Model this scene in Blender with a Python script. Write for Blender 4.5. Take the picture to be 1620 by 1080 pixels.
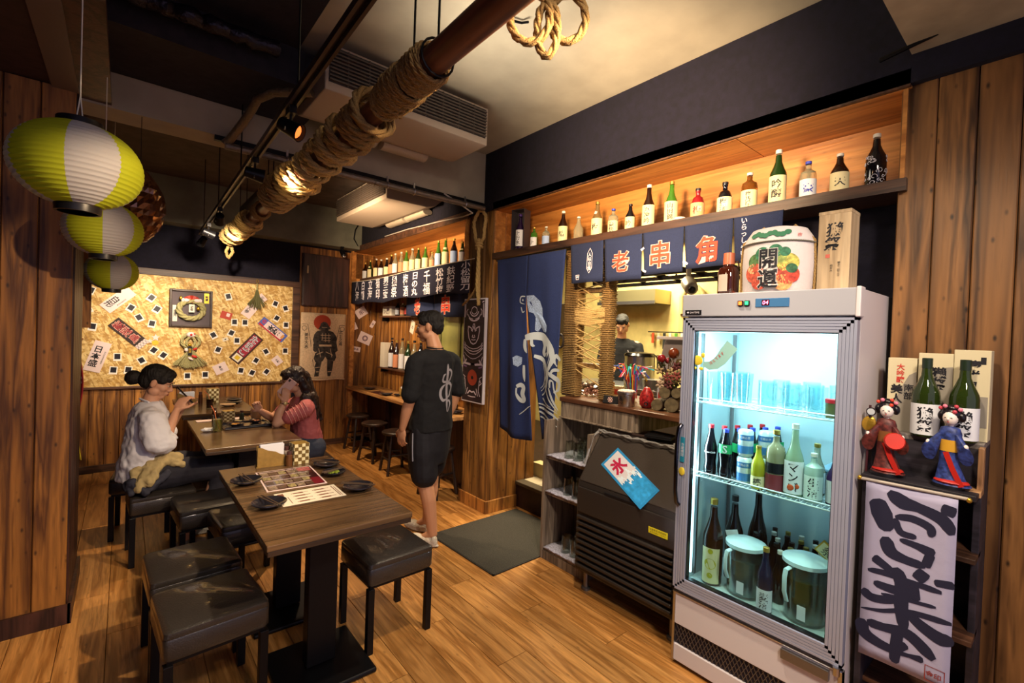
import bpy, bmesh, math, random
from mathutils import Vector, Matrix, Euler
PI = math.pi
R = math.radians
V = Vector
random.seed(11)
for _o in list(bpy.data.objects):
    bpy.data.objects.remove(_o)
SC = bpy.context.scene
COL = SC.collection

# ------------------------------------------------------------------ camera, world, lights, exposure
cam_d = bpy.data.cameras.new('camera')
cam_d.sensor_width = 36
cam_d.lens = 36 * 737.7 / 1620
cam_d.clip_start = .02
cam = bpy.data.objects.new('camera', cam_d)
COL.objects.link(cam)
cr, cu, cw = V((.76857, -.63877, .03572)), V((-.01817, .03401, .99926)), V((.63951, .76865, -.01454))
cam.matrix_world = Matrix(((cr.x, cu.x, -cw.x, 0), (cr.y, cu.y, -cw.y, 0), (cr.z, cu.z, -cw.z, 1.58), (0, 0, 0, 1)))
SC.camera = cam
SC.view_settings.view_transform = 'Standard'
SC.view_settings.look = 'None'
SC.view_settings.gamma = 1
SC.view_settings.use_curve_mapping = False
SC.view_settings.exposure = 1.08
SC.cycles.max_bounces = 8
SC.cycles.transmission_bounces = 8
SC.cycles.transparent_max_bounces = 40
SC.cycles.use_denoising = True
SC.cycles.sample_clamp_indirect = 4
wd = bpy.data.worlds.new('world')
SC.world = wd
wd.use_nodes = True
wd.node_tree.nodes['Background'].inputs[0].default_value = (.52, .44, .62, 1)
wd.node_tree.nodes['Background'].inputs[1].default_value = .50


def lamp(kind, name, loc, energy, color, aim=None, size=.1, spot=60, blend=.5, sy=None, parent=None):
    d = bpy.data.lights.new(name, kind)
    d.energy = energy
    d.color = color
    if kind == 'AREA':
        d.size = size
        if sy:
            d.shape = 'RECTANGLE'
            d.size_y = sy
    else:
        d.shadow_soft_size = size
    if kind == 'SPOT':
        d.spot_size = R(spot)
        d.spot_blend = blend
    o = bpy.data.objects.new(name, d)
    o.location = loc
    if aim is not None:
        o.rotation_euler = (V(aim) - V(loc)).to_track_quat('-Z', 'Y').to_euler()
    COL.objects.link(o)
    return o


WARM = (1, .70, .41)
AMB = (1, .80, .56)
# ceiling downlights in and around the frame, plus added fill spots without fixtures
lamp('SPOT', 'room_and_fill_spot', (1.55, 1.35, 3.1), 95, AMB, (1.5, 1.9, 0), .05, 95, .5)
lamp('SPOT', 'room_and_fill_spot', (1.60, 4.6, 2.95), 120, WARM, (1.65, 4.5, 0), .05, 80, .5)
lamp('SPOT', 'room_and_fill_spot', (1.3, .3, 2.6), 150, WARM, (-.55, 3.3, .85), .04, 46, .35)
lamp('SPOT', 'room_and_fill_spot', (.9, .5, 2.9), 60, AMB, (2.3, .2, 1.0), .08, 70, .8)
lamp('SPOT', 'room_and_fill_spot', (.7, -.6, 2.8), 110, (1, .84, .66), (1.9, 1.3, 1.2), .15, 90, .9)
lamp('SPOT', 'room_and_fill_spot', (1.3, 2.0, 2.4), 36, (1, .88, .70), (1.8, 1.6, 3.2), .3, 150, 1)  # added fill spot hanging free and aimed up to brighten the ceiling
lamp('SPOT', 'room_and_fill_spot', (.9, 1.2, 2.45), 230, WARM, (2.75, 1.75, 2.60), .12, 75, .9)  # added spot without a fixture, brightens the near niche
lamp('SPOT', 'room_and_fill_spot', (1.2, 4.2, 2.45), 120, WARM, (2.75, 5.0, 2.50), .12, 95, .9)  # added spot without a fixture, brightens the far niche
# kitchen ceiling tubes
lamp('AREA', 'kitchen_tube', (4.2, 3.3, 2.75), 75, (1, .86, .55), (4.2, 3.3, 0), 1.6, sy=.5)
lamp('AREA', 'kitchen_tube', (3.2, 2.6, 2.7), 22, (1, .82, .5), (3.2, 2.6, 0), .8, sy=.3)


# ------------------------------------------------------------------ materials
def lin(c):
    if isinstance(c, str):
        c = [int(c[i:i + 2], 16) / 255 for i in (0, 2, 4)]
    return tuple((x / 12.92 if x <= .04045 else ((x + .055) / 1.055) ** 2.4) for x in c) + (1,)


MATS = {}


def mat(name, col, rough=.5, metal=0, bump=0, bscale=60, trans=0, emis=0, alpha=1, vary=0, coat=0, ior=1.45, stretch=None):
    if name in MATS:
        return MATS[name]
    m = bpy.data.materials.new(name)
    m.use_nodes = True
    nt = m.node_tree
    b = nt.nodes['Principled BSDF']
    c = lin(col)
    b.inputs['Base Color'].default_value = c
    b.inputs['Roughness'].default_value = rough
    b.inputs['Metallic'].default_value = metal
    b.inputs['Transmission Weight'].default_value = trans
    b.inputs['Alpha'].default_value = alpha
    b.inputs['IOR'].default_value = ior
    b.inputs['Coat Weight'].default_value = coat
    if emis:
        b.inputs['Emission Color'].default_value = c
        b.inputs['Emission Strength'].default_value = emis
    if bump or vary:
        tc = nt.nodes.new('ShaderNodeTexCoord')
        mp = nt.nodes.new('ShaderNodeMapping')
        if stretch:
            mp.inputs['Scale'].default_value = stretch
        n = nt.nodes.new('ShaderNodeTexNoise')
        n.inputs['Scale'].default_value = bscale
        n.inputs['Detail'].default_value = 5
        nt.links.new(tc.outputs['Object'], mp.inputs[0])
        nt.links.new(mp.outputs[0], n.inputs['Vector'])
        if bump:
            bp = nt.nodes.new('ShaderNodeBump')
            bp.inputs['Strength'].default_value = bump
            bp.inputs['Distance'].default_value = .01
            nt.links.new(n.outputs['Fac'], bp.inputs['Height'])
            nt.links.new(bp.outputs[0], b.inputs['Normal'])
        if vary:
            mx = nt.nodes.new('ShaderNodeMix')
            mx.data_type = 'RGBA'
            mx.inputs[6].default_value = tuple(x * (1 - vary) for x in c[:3]) + (1,)
            mx.inputs[7].default_value = tuple(min(1, x * (1 + vary)) for x in c[:3]) + (1,)
            rp = nt.nodes.new('ShaderNodeMapRange')
            rp.inputs[1].default_value = .32
            rp.inputs[2].default_value = .68
            nt.links.new(n.outputs['Fac'], rp.inputs[0])
            nt.links.new(rp.outputs[0], mx.inputs[0])
            nt.links.new(mx.outputs[2], b.inputs['Base Color'])
    MATS[name] = m
    return m


def wood(name, dark, light, axis=2, scale=9, rough=.45, knots=.5, vary=.35, coat=0.0, stretch=.07, bump=.25):
    if name in MATS:
        return MATS[name]
    m = bpy.data.materials.new(name)
    m.use_nodes = True
    nt = m.node_tree
    L = nt.links.new
    N = nt.nodes.new
    b = nt.nodes['Principled BSDF']
    b.inputs['Roughness'].default_value = rough
    b.inputs['Coat Weight'].default_value = coat
    tc = N('ShaderNodeTexCoord')
    oi = N('ShaderNodeObjectInfo')
    ml = N('ShaderNodeMath')
    ml.operation = 'MULTIPLY'
    ml.inputs[1].default_value = 37
    L(oi.outputs['Random'], ml.inputs[0])
    ad = N('ShaderNodeVectorMath')
    ad.operation = 'ADD'
    L(tc.outputs['Object'], ad.inputs[0])
    L(ml.outputs[0], ad.inputs[1])
    mp = N('ShaderNodeMapping')
    s = [scale] * 3
    s[axis] = scale * stretch
    mp.inputs['Scale'].default_value = s
    L(ad.outputs[0], mp.inputs[0])
    n1 = N('ShaderNodeTexNoise')
    n1.inputs['Scale'].default_value = 1.4
    n1.inputs['Detail'].default_value = 3
    n1.inputs['Distortion'].default_value = .7
    L(mp.outputs[0], n1.inputs['Vector'])
    n2 = N('ShaderNodeTexNoise')
    n2.inputs['Scale'].default_value = 9
    n2.inputs['Detail'].default_value = 6
    L(mp.outputs[0], n2.inputs['Vector'])
    w = N('ShaderNodeMath')
    w.operation = 'MULTIPLY_ADD'
    L(n1.outputs['Fac'], w.inputs[0])
    w.inputs[1].default_value = 6
    L(n2.outputs['Fac'], w.inputs[2])
    fr = N('ShaderNodeMath')
    fr.operation = 'PINGPONG'
    fr.inputs[1].default_value = 1
    L(w.outputs[0], fr.inputs[0])
    rp = N('ShaderNodeValToRGB')
    rp.color_ramp.elements[0].color = lin(dark)
    rp.color_ramp.elements[1].color = lin(light)
    rp.color_ramp.elements[0].position = .05
    rp.color_ramp.elements[1].position = .9
    L(fr.outputs[0], rp.inputs[0])
    # fine streaks
    mx = N('ShaderNodeMix')
    mx.data_type = 'RGBA'
    mx.blend_type = 'MULTIPLY'
    mx.inputs[0].default_value = .55
    L(rp.outputs[0], mx.inputs[6])
    r2 = N('ShaderNodeMapRange')
    r2.inputs[1].default_value = .3
    r2.inputs[2].default_value = .7
    r2.inputs[3].default_value = .45
    r2.inputs[4].default_value = 1.15
    L(n2.outputs['Fac'], r2.inputs[0])
    L(r2.outputs[0], mx.inputs[7])
    # knots
    vo = N('ShaderNodeTexVoronoi')
    mp2 = N('ShaderNodeMapping')
    s2 = [4.2] * 3
    s2[axis] = 2.0
    mp2.inputs['Scale'].default_value = s2
    L(ad.outputs[0], mp2.inputs[0])
    L(mp2.outputs[0], vo.inputs['Vector'])
    r3 = N('ShaderNodeMapRange')
    r3.inputs[1].default_value = .05
    r3.inputs[2].default_value = .16
    r3.inputs[3].default_value = 1 - knots
    r3.inputs[4].default_value = 1
    L(vo.outputs['Distance'], r3.inputs[0])
    m2 = N('ShaderNodeMix')
    m2.data_type = 'RGBA'
    m2.blend_type = 'MULTIPLY'
    m2.inputs[0].default_value = 1
    L(mx.outputs[2], m2.inputs[6])
    L(r3.outputs[0], m2.inputs[7])
    # per piece tone
    r4 = N('ShaderNodeMapRange')
    r4.inputs[3].default_value = 1 - vary
    r4.inputs[4].default_value = 1 + vary * .6
    L(oi.outputs['Random'], r4.inputs[0])
    m3 = N('ShaderNodeMix')
    m3.data_type = 'RGBA'
    m3.blend_type = 'MULTIPLY'
    m3.inputs[0].default_value = 1
    L(m2.outputs[2], m3.inputs[6])
    L(r4.outputs[0], m3.inputs[7])
    L(m3.outputs[2], b.inputs['Base Color'])
    bp = N('ShaderNodeBump')
    bp.inputs['Strength'].default_value = bump
    bp.inputs['Distance'].default_value = .004
    L(n2.outputs['Fac'], bp.inputs['Height'])
    L(bp.outputs[0], b.inputs['Normal'])
    MATS[name] = m
    return m


def osb():
    m = bpy.data.materials.new('strand_board')
    m.use_nodes = True
    nt = m.node_tree
    L = nt.links.new
    N = nt.nodes.new
    b = nt.nodes['Principled BSDF']
    b.inputs['Roughness'].default_value = .6
    tc = N('ShaderNodeTexCoord')
    cols = None
    hs = None
    for i, (rot, sc) in enumerate(((.25, (15, 1, 60)), (-.45, (18, 1, 70)), (1.15, (16, 1, 55)))):
        mp = N('ShaderNodeMapping')
        mp.vector_type = 'TEXTURE'
        mp.inputs['Rotation'].default_value = (0, rot, 0)
        mp.inputs['Scale'].default_value = [1 / q for q in sc]
        mp.inputs['Location'].default_value = (i * 3.3, 0, i * 1.7)
        L(tc.outputs['Object'], mp.inputs[0])
        ns = N('ShaderNodeTexNoise')
        ns.inputs['Scale'].default_value = 1.2
        L(mp.outputs[0], ns.inputs['Vector'])
        va = N('ShaderNodeVectorMath')
        va.operation = 'ADD'
        L(mp.outputs[0], va.inputs[0])
        L(ns.outputs['Color'], va.inputs[1])
        vo = N('ShaderNodeTexVoronoi')
        vo.inputs['Scale'].default_value = 1
        L(va.outputs[0], vo.inputs['Vector'])
        rp = N('ShaderNodeValToRGB')
        e = rp.color_ramp.elements
        e[0].color = lin('a57a3c')
        e[1].color = lin('f0d596')
        e[0].position = .1
        e[1].position = .85
        x = e.new(.45)
        x.color = lin('c79a4a')
        sp = N('ShaderNodeSeparateColor')
        L(vo.outputs['Color'], sp.inputs[0])
        L(sp.outputs[i], rp.inputs[0])
        if cols is None:
            cols, hs = rp.outputs[0], sp.outputs[i]
        else:
            mx = N('ShaderNodeMix')
            mx.data_type = 'RGBA'
            L(sp.outputs[(i + 1) % 3], mx.inputs[0])
            L(cols, mx.inputs[6])
            L(rp.outputs[0], mx.inputs[7])
            cols = mx.outputs[2]
    L(cols, b.inputs['Base Color'])
    bp = N('ShaderNodeBump')
    bp.inputs['Strength'].default_value = .3
    bp.inputs['Distance'].default_value = .004
    L(hs, bp.inputs['Height'])
    L(bp.outputs[0], b.inputs['Normal'])
    MATS['strand_board'] = m
    return m


def glass(name, col, rough=.02, mixf=0.85):
    """thin glass for sheets and tumblers: mostly see-through with a mirror-like sheen"""
    if name in MATS:
        return MATS[name]
    m = bpy.data.materials.new(name)
    m.use_nodes = True
    nt = m.node_tree
    nt.nodes.remove(nt.nodes['Principled BSDF'])
    out = nt.nodes['Material Output']
    t = nt.nodes.new('ShaderNodeBsdfTransparent')
    t.inputs[0].default_value = lin(col)
    g = nt.nodes.new('ShaderNodeBsdfGlossy')
    g.inputs['Roughness'].default_value = rough
    fr = nt.nodes.new('ShaderNodeLayerWeight')
    fr.inputs[0].default_value = 1 - mixf
    mx = nt.nodes.new('ShaderNodeMixShader')
    nt.links.new(fr.outputs['Facing'], mx.inputs[0])
    nt.links.new(t.outputs[0], mx.inputs[1])
    nt.links.new(g.outputs[0], mx.inputs[2])
    nt.links.new(mx.outputs[0], out.inputs[0])
    MATS[name] = m
    return m


# ------------------------------------------------------------------ mesh builder
class MB:
    def __init__(s):
        s.v = []
        s.f = []

    def add(s, vs, fs):
        n = len(s.v)
        s.v += [tuple(p) for p in vs]
        s.f += [tuple(i + n for i in f) for f in fs]
        return s

    def box(s, x0, x1, y0, y1, z0, z1, rot=None, c=None):
        vs = [(x, y, z) for x in (x0, x1) for y in (y0, y1) for z in (z0, z1)]
        if rot is not None:
            m = Euler(rot).to_matrix()
            c = V(c) if c else V(((x0 + x1) / 2, (y0 + y1) / 2, (z0 + z1) / 2))
            vs = [m @ (V(p) - c) + c for p in vs]
        return s.add(vs, [(0, 1, 3, 2), (4, 6, 7, 5), (0, 4, 5, 1), (2, 3, 7, 6), (0, 2, 6, 4), (1, 5, 7, 3)])

    def rings(s, rs, closed=False, cap=True):
        n = len(rs[0])
        vs = [p for r in rs for p in r]
        fs = []
        k = len(rs)
        for i in range(k if closed else k - 1):
            a, b = i * n, ((i + 1) % k) * n
            for j in range(n):
                j2 = (j + 1) % n
                fs.append((a + j, a + j2, b + j2, b + j))
        if cap and not closed:
            fs.append(tuple(range(n))[::-1])
            fs.append(tuple(range((k - 1) * n, k * n)))
        return s.add(vs, fs)

    def lathe(s, prof, n=20, c=(0, 0, 0), a0=0, a1=2 * PI):
        full = abs(a1 - a0 - 2 * PI) < 1e-6
        if full:
            rs = [[(c[0] + r * math.cos(2 * PI * j / n), c[1] + r * math.sin(2 * PI * j / n), c[2] + z) for j in range(n)] for r, z in prof]
            return s.rings(rs)
        vs = [(c[0] + r * math.cos(a0 + (a1 - a0) * j / n), c[1] + r * math.sin(a0 + (a1 - a0) * j / n), c[2] + z) for r, z in prof for j in range(n + 1)]
        m = n + 1
        return s.add(vs, [(i * m + j, i * m + j + 1, (i + 1) * m + j + 1, (i + 1) * m + j) for i in range(len(prof) - 1) for j in range(n)])

    def tube(s, pts, r, n=8, closed=False, rs=None, flat=1):
        pts = [V(p) for p in pts]
        k = len(pts)
        out = []
        up = None
        for i, p in enumerate(pts):
            if closed:
                t = pts[(i + 1) % k] - pts[i - 1]
            else:
                t = pts[min(i + 1, k - 1)] - pts[max(i - 1, 0)]
            t.normalize()
            if up is None:
                up = V((0, 0, 1)) if abs(t.z) < .9 else V((1, 0, 0))
            a = t.cross(up)
            if a.length < 1e-5:
                a = t.cross(V((0, 1, 0)))
            a.normalize()
            b = a.cross(t)
            up = b
            rr = rs[i] if rs else r
            out.append([p + a * rr * math.cos(2 * PI * j / n) + b * rr * flat * math.sin(2 * PI * j / n) for j in range(n)])
        return s.rings(out, closed=closed)

    def ell(s, c, rad, rot=None, n=14, m=8):
        mt = Euler(rot).to_matrix() if rot is not None and not isinstance(rot, Matrix) else rot
        rs = []
        for i in range(1, m):
            th = PI * i / m
            ring = []
            for j in range(n):
                p = V((rad[0] * math.sin(th) * math.cos(2 * PI * j / n), rad[1] * math.sin(th) * math.sin(2 * PI * j / n), -rad[2] * math.cos(th)))
                ring.append((mt @ p if mt else p) + V(c))
            rs.append(ring)
        tp = V((0, 0, rad[2]))
        tp = (mt @ tp) if mt else tp
        vs = [p for r_ in rs for p in r_] + [V(c) - tp, V(c) + tp]
        k = len(rs)
        fs = [(i * n + j, i * n + (j + 1) % n, (i + 1) * n + (j + 1) % n, (i + 1) * n + j) for i in range(k - 1) for j in range(n)]
        fs += [((j + 1) % n, j, k * n) for j in range(n)]
        fs += [((k - 1) * n + j, (k - 1) * n + (j + 1) % n, k * n + 1) for j in range(n)]
        return s.add(vs, fs)

    def cap(s, p0, p1, r0, r1, n=12):
        """tapered capsule"""
        p0, p1 = V(p0), V(p1)
        d = (p1 - p0)
        L = d.length
        t = d.normalized() if L > 1e-6 else V((0, 0, 1))
        a = t.orthogonal().normalized()
        b = t.cross(a)
        rs = []
        for i in range(4):
            th = PI / 2 * (1 - i / 4) * .96
            rs.append((p0 - t * r0 * math.sin(th), r0 * math.cos(th)))
        rs.append((p0, r0))
        rs.append((p1, r1))
        for i in range(1, 5):
            th = PI / 2 * (i / 4) * .96
            rs.append((p1 + t * r1 * math.sin(th), r1 * math.cos(th)))
        return s.rings([[c + a * r * math.cos(2 * PI * j / n) + b * r * math.sin(2 * PI * j / n) for j in range(n)] for c, r in rs])

    def prism(s, poly, y0, y1):
        """polygon in x,z extruded along y"""
        n = len(poly)
        vs = [(x, y0, z) for x, z in poly] + [(x, y1, z) for x, z in poly]
        return s.add(vs, [tuple(range(n)), tuple(range(2 * n - 1, n - 1, -1))] + [(i, i + n, (i + 1) % n + n, (i + 1) % n) for i in range(n)])

    def ribbon(s, pts, w, y=0, ws=None):
        """flat stroke in the x,z plane"""
        P = [V((p[0], 0, p[1])) for p in pts]
        vs = []
        for i, p in enumerate(P):
            t = (P[min(i + 1, len(P) - 1)] - P[max(i - 1, 0)]).normalized()
            nrm = V((-t.z, 0, t.x))
            ww = (ws[i] if ws else w) / 2
            vs += [p + nrm * ww + V((0, y, 0)), p - nrm * ww + V((0, y, 0))]
        return s.add(vs, [(2 * i, 2 * i + 1, 2 * i + 3, 2 * i + 2) for i in range(len(P) - 1)])

    def mesh(s, name='m', smooth=False, fix=True):
        me = bpy.data.meshes.new(name)
        me.from_pydata([tuple(p) for p in s.v], [], s.f)
        if fix:
            bm = bmesh.new()
            bm.from_mesh(me)
            bmesh.ops.recalc_face_normals(bm, faces=bm.faces)
            bm.to_mesh(me)
            bm.free()
        if smooth:
            me.shade_smooth()
            if smooth != 2:
                me.set_sharp_from_angle(angle=R(40))
        return me


def link(name, me, m=None, parent=None, loc=(0, 0, 0), rot=(0, 0, 0), bevel=0, **kw):
    o = bpy.data.objects.new(name, me)
    if m is not None and me is not None and not me.materials:
        me.materials.append(m)
    COL.objects.link(o)
    o.parent = parent
    o.location = loc
    o.rotation_euler = rot
    if bevel:
        b = o.modifiers.new('bevel', 'BEVEL')
        b.width = bevel
        b.segments = 2
        b.limit_method = 'ANGLE'
    for k, v in kw.items():
        o[k] = v
    return o


def B(name, boxes, m, parent=None, loc=(0, 0, 0), rot=(0, 0, 0), bevel=0, **kw):
    mb = MB()
    for b in (boxes if isinstance(boxes[0], (tuple, list)) else [boxes]):
        mb.box(*b)
    return link(name, mb.mesh(name), m, parent, loc, rot, bevel, **kw)


def thing(name, label, cat, loc=(0, 0, 0), rz=0, group=None, rot=None):
    o = bpy.data.objects.new(name, None)
    o.empty_display_size = .1
    COL.objects.link(o)
    o.location = loc
    o.rotation_euler = rot if rot else (0, 0, rz)
    o['label'] = label
    o['category'] = cat
    if group:
        o['group'] = group
    return o


def tag(o, label, cat, group=None):
    o['label'] = label
    o['category'] = cat
    if group:
        o['group'] = group
    return o


def dup(root, loc, rz=None, label=None, group=None):
    def cp(o, par):
        c = o.copy()
        COL.objects.link(c)
        c.parent = par
        for ch in list(o.children):
            cp(ch, c)
        return c
    r = cp(root, None)
    r.location = loc
    if rz is not None:
        r.rotation_euler = (0, 0, rz)
    if label:
        r['label'] = label
    if group:
        r['group'] = group
    return r


TX = {}


def textmesh(s, vertical=False, bold=0.0, ext=.0):
    key = (s, vertical, bold, ext)
    if key not in TX:
        c = bpy.data.curves.new('text', 'FONT')
        c.body = '\n'.join(s) if vertical else s
        c.align_x = 'CENTER'
        c.size = 1
        c.space_line = .98
        c.resolution_u = 2
        c.offset = bold
        o = bpy.data.objects.new('text', c)
        COL.objects.link(o)
        dg = bpy.context.evaluated_depsgraph_get()
        me = bpy.data.meshes.new_from_object(o.evaluated_get(dg))
        bpy.data.objects.remove(o)
        xs = [v.co.x for v in me.vertices]
        ys = [v.co.y for v in me.vertices]
        cx, cy = (min(xs) + max(xs)) / 2, (min(ys) + max(ys)) / 2
        vs = [(v.co.x - cx, v.co.y - cy) for v in me.vertices]
        fs = [tuple(p.vertices) for p in me.polygons]
        bpy.data.meshes.remove(me)
        TX[key] = (vs, fs, max(xs) - min(xs), max(ys) - min(ys))
    return TX[key]


def txt(s, m, parent, c, w, h, vertical=False, bold=0.0, name='lettering', turn=0, conform=None, fit=False, slant=0, **kw):
    """flat lettering standing in the local x,z plane, facing -y, inside a box w by h about c"""
    vs, fs, tw, th = textmesh(s, vertical, bold)
    kx, kz = w / tw, h / th
    if not fit:
        k = min(kx, kz)
        kx = kz = k
    ct, st = math.cos(turn), math.sin(turn)
    me = bpy.data.meshes.new(name)
    out = []
    for x, y in vs:
        x, y = x * kx + slant * y * kz, y * kz
        x, y = x * ct - y * st, x * st + y * ct
        px, pz = c[0] + x, c[2] + y
        out.append((px, c[1] + (conform(px, pz) if conform else 0), pz))
    me.from_pydata(out, [], fs)
    return link(name, me, m, parent, **kw)


def rp(*a):
    return random.uniform(*a)


def project(o, target, off=.004, dirv=(0, 1, 0)):
    """lay a flat print on the surface of the cloth behind it"""
    from mathutils.bvhtree import BVHTree
    tm = target.data
    bvh = BVHTree.FromPolygons([v.co for v in tm.vertices], [tuple(p.vertices) for p in tm.polygons])
    d = V(dirv)
    for v in o.data.vertices:
        h = bvh.ray_cast(v.co - d * .5, d)
        if h[0]:
            v.co = h[0] - d * off
    return o


def brush(strokes, w, h, cx, cz, m, parent, target, name='printed_character', n=8, mirrored=1):
    """tapered brush strokes in unit coordinates, resampled finely and laid on target"""
    mb = MB()
    for pts, ws in strokes:
        P_ = [V((p[0], p[1], 0)) for p in pts]
        out = []
        k = len(P_)
        for i in range(k - 1):
            p0, p1, p2, p3 = P_[max(i - 1, 0)], P_[i], P_[i + 1], P_[min(i + 2, k - 1)]
            for q in range(n):
                t = q / n
                out.append(.5 * ((2 * p1) + (p2 - p0) * t + (2 * p0 - 5 * p1 + 4 * p2 - p3) * t * t + (3 * p1 - p0 - 3 * p2 + p3) * t ** 3))
        out.append(P_[-1])
        L = len(out)
        wl = []
        for i in range(L):
            u = i / (L - 1) * (len(ws) - 1)
            j = min(int(u), len(ws) - 2)
            e = min(1, .45 + 2.2 * min(i, L - 1 - i) / L * 2)
            wl.append((ws[j] + (ws[j + 1] - ws[j]) * (u - j)) * e)
        mb.ribbon([(cx + (p.x - .5) * w * mirrored, cz + (.5 - p.y) * h) for p in out], 0, ws=wl)
    o = link(name, mb.mesh(fix=False), m, parent)
    return project(o, target) if target else o


# ------------------------------------------------------------------ palette
W_FLOOR = wood('floor_oak', '9a6630', 'c99050', axis=2, scale=14, rough=.36, knots=.35, vary=.22, bump=.15)
W_WALL = wood('pine_stained', '6a3f1a', 'b97c38', axis=2, scale=9, rough=.5, knots=.75, vary=.3)
W_DARK = wood('pine_dark', '2c1712', '56332a', axis=2, scale=9, rough=.45, knots=.4, vary=.25)
W_ORANGE = wood('pine_orange', 'a8682c', 'd28f48', axis=1, scale=6, rough=.45, knots=.2, vary=.12)
W_TRIM = wood('trim_brown', '3d261a', '684430', axis=0, scale=9, rough=.5, knots=.2)
W_TABLE = wood('table_top', '4c3826', '6c5238', axis=0, scale=14, rough=.22, knots=0, vary=.1, bump=.12, stretch=.05)
W_COUNTER = wood('counter_oak', '9a6a3c', 'd8a468', axis=1, scale=8, rough=.4, knots=.1, vary=.1)
W_GREY = wood('ash_laminate', '6f6052', 'a2917e', axis=2, scale=16, rough=.5, knots=0, vary=.08, bump=.05)
BLACKP = mat('black_paint', '0f0c1c', .97, bump=.5, bscale=30, vary=.3)
CONC = mat('raw_concrete', 'a89e8a', .85, bump=.5, bscale=3.5, vary=.13)
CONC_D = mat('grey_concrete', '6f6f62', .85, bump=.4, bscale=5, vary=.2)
CEIL_UNLIT = mat('unlit_ceiling', '211d24', .8, bump=.3, bscale=20, vary=.3)  # near-black colour stands in for shade on the ceiling
METAL_B = mat('black_metal', '18171a', .38, metal=.6)
METAL_G = mat('grey_metal', '7d7a7c', .35, metal=.85)
STEEL = mat('steel', 'b9b9bd', .28, metal=1)
WHITE = mat('white_enamel', 'cfc8cc', .35)
WHITEG = mat('grey_enamel', '9fa0aa', .4)
BLKPL = mat('black_plastic', '141418', .35)
LEATH = mat('black_leather', '2c2826', .33, bump=.25, bscale=160, coat=.5)
PAPER = mat('cream_paper', 'e6dcc8', .7)
PAPERP = mat('pinkish_paper', 'e9d3d2', .7)
INK = mat('black_ink', '14131c', .6)
REDINK = mat('red_ink', 'c02a22', .6)
WHITEINK = mat('white_ink', 'dcd6e0', .7)
NAVY = mat('navy_cloth', '1d2748', .9, bump=.5, bscale=350, vary=.25)
DNAVY = mat('dark_navy_cloth', '191a30', .9, bump=.5, bscale=350, vary=.25)
GOLD = mat('gold', 'c9a03a', .3, metal=.8)
JUTE = mat('jute', '9a7a48', .9, bump=.6, bscale=240, vary=.3)
JUTE_L = mat('pale_rope', 'c4a468', .9, bump=.6, bscale=240, vary=.3)

# ------------------------------------------------------------------ setting


def struct(name, me, m, **kw):
    o = link(name, me, m, **kw)
    o['kind'] = 'structure'
    return o


def box_struct(name, b, m):
    return struct(name, MB().box(*b).mesh(name), m)


_pm = {}


def plank_mesh(w, l, t, bev=.004, key=''):
    """plank: width along x, thickness towards -y, length along z, with eased edges"""
    k = (round(w, 3), round(l, 3), t, key)
    if k not in _pm:
        p = [(0, 0), (w, 0), (w, -t + bev), (w - bev, -t), (bev, -t), (0, -t + bev)]
        vs = [(x, y, 0) for x, y in p] + [(x, y, l) for x, y in p]
        me = bpy.data.meshes.new('plank')
        me.from_pydata(vs, [], [tuple(range(5, -1, -1)), tuple(range(6, 12))] + [(i, (i + 1) % 6, (i + 1) % 6 + 6, i + 6) for i in range(6)])
        _pm[k] = me
    return _pm[k]


def planks(parent, origin, n, w, l, m, rz=0, t=.014, gap=.003, name='plank', skip=()):
    c, s = math.cos(rz), math.sin(rz)
    me = plank_mesh(w - gap, l, t, key=m.name)
    for i in range(n):
        if i in skip:
            continue
        link(name, me, m, parent, (origin[0] + c * w * i, origin[1] + s * w * i, origin[2]), (0, 0, rz))


# floor of boards
floor = box_struct('floor', (-3.0, 5.3, -3.0, 6.6, -.12, -.013), mat('floor_gap', '2a1a0e', .8))
fm = plank_mesh(.178, 1.197, .012, .0015, 'floor')
for i in range(28):
    off = (i * .47) % 1.2
    for j in range(-2, 7):
        y0 = -.9 + j * 1.2 - off
        if y0 > 6.5 or y0 + 1.2 < -.5 or (-2.2 + i * .18 > 2.8):
            continue
        link('floor_board', fm, W_FLOOR, floor, (-2.2 + i * .18, y0, -.012), (R(-90), 0, 0))

# ceiling
ceil = box_struct('ceiling', (-1.6, 2.9, -1.6, 6.7, 3.175, 3.3), CONC)
B('dark_ceiling_panel', (-1.3, .72, -1.5, 3.38, 3.13, 3.176), CEIL_UNLIT, ceil)  # unlit part of the ceiling, its shade painted as a dark panel
B('dark_ceiling_panel', (-1.3, 2.46, 3.62, 6.2, 3.14, 3.176), mat('brown_ceiling', '4a3d36', .8, bump=.3, bscale=9, vary=.25), ceil)
box_struct('beam_cross', (-.4, 2.47, 3.40, 3.62, 2.74, 3.175), CONC)
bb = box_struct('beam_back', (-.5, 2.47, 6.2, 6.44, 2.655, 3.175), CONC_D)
box_struct('soffit_left', (-1.7, -.2, -1.5, 6.44, 2.75, 3.175), mat('soffit_brown', '3d2c2a', .6, bump=.2, bscale=20, vary=.2))
B('soffit_board', (-.2, -.075, -1.5, 3.5, 2.752, 2.80), W_DARK, bpy.data.objects['soffit_left'])
B('soffit_strip', (-.30, -.2, -1.5, 3.3, 2.735, 2.751), mat('soffit_strip', '6a5a52', .5), bpy.data.objects['soffit_left'])
# near right corner: pale plastered soffit over the panel wall
box_struct('soffit_right', (1.1, 2.9, -1.5, .46, 2.78, 3.176), mat('plaster', 'a3967c', .85, bump=.4, bscale=6, vary=.2))

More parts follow.
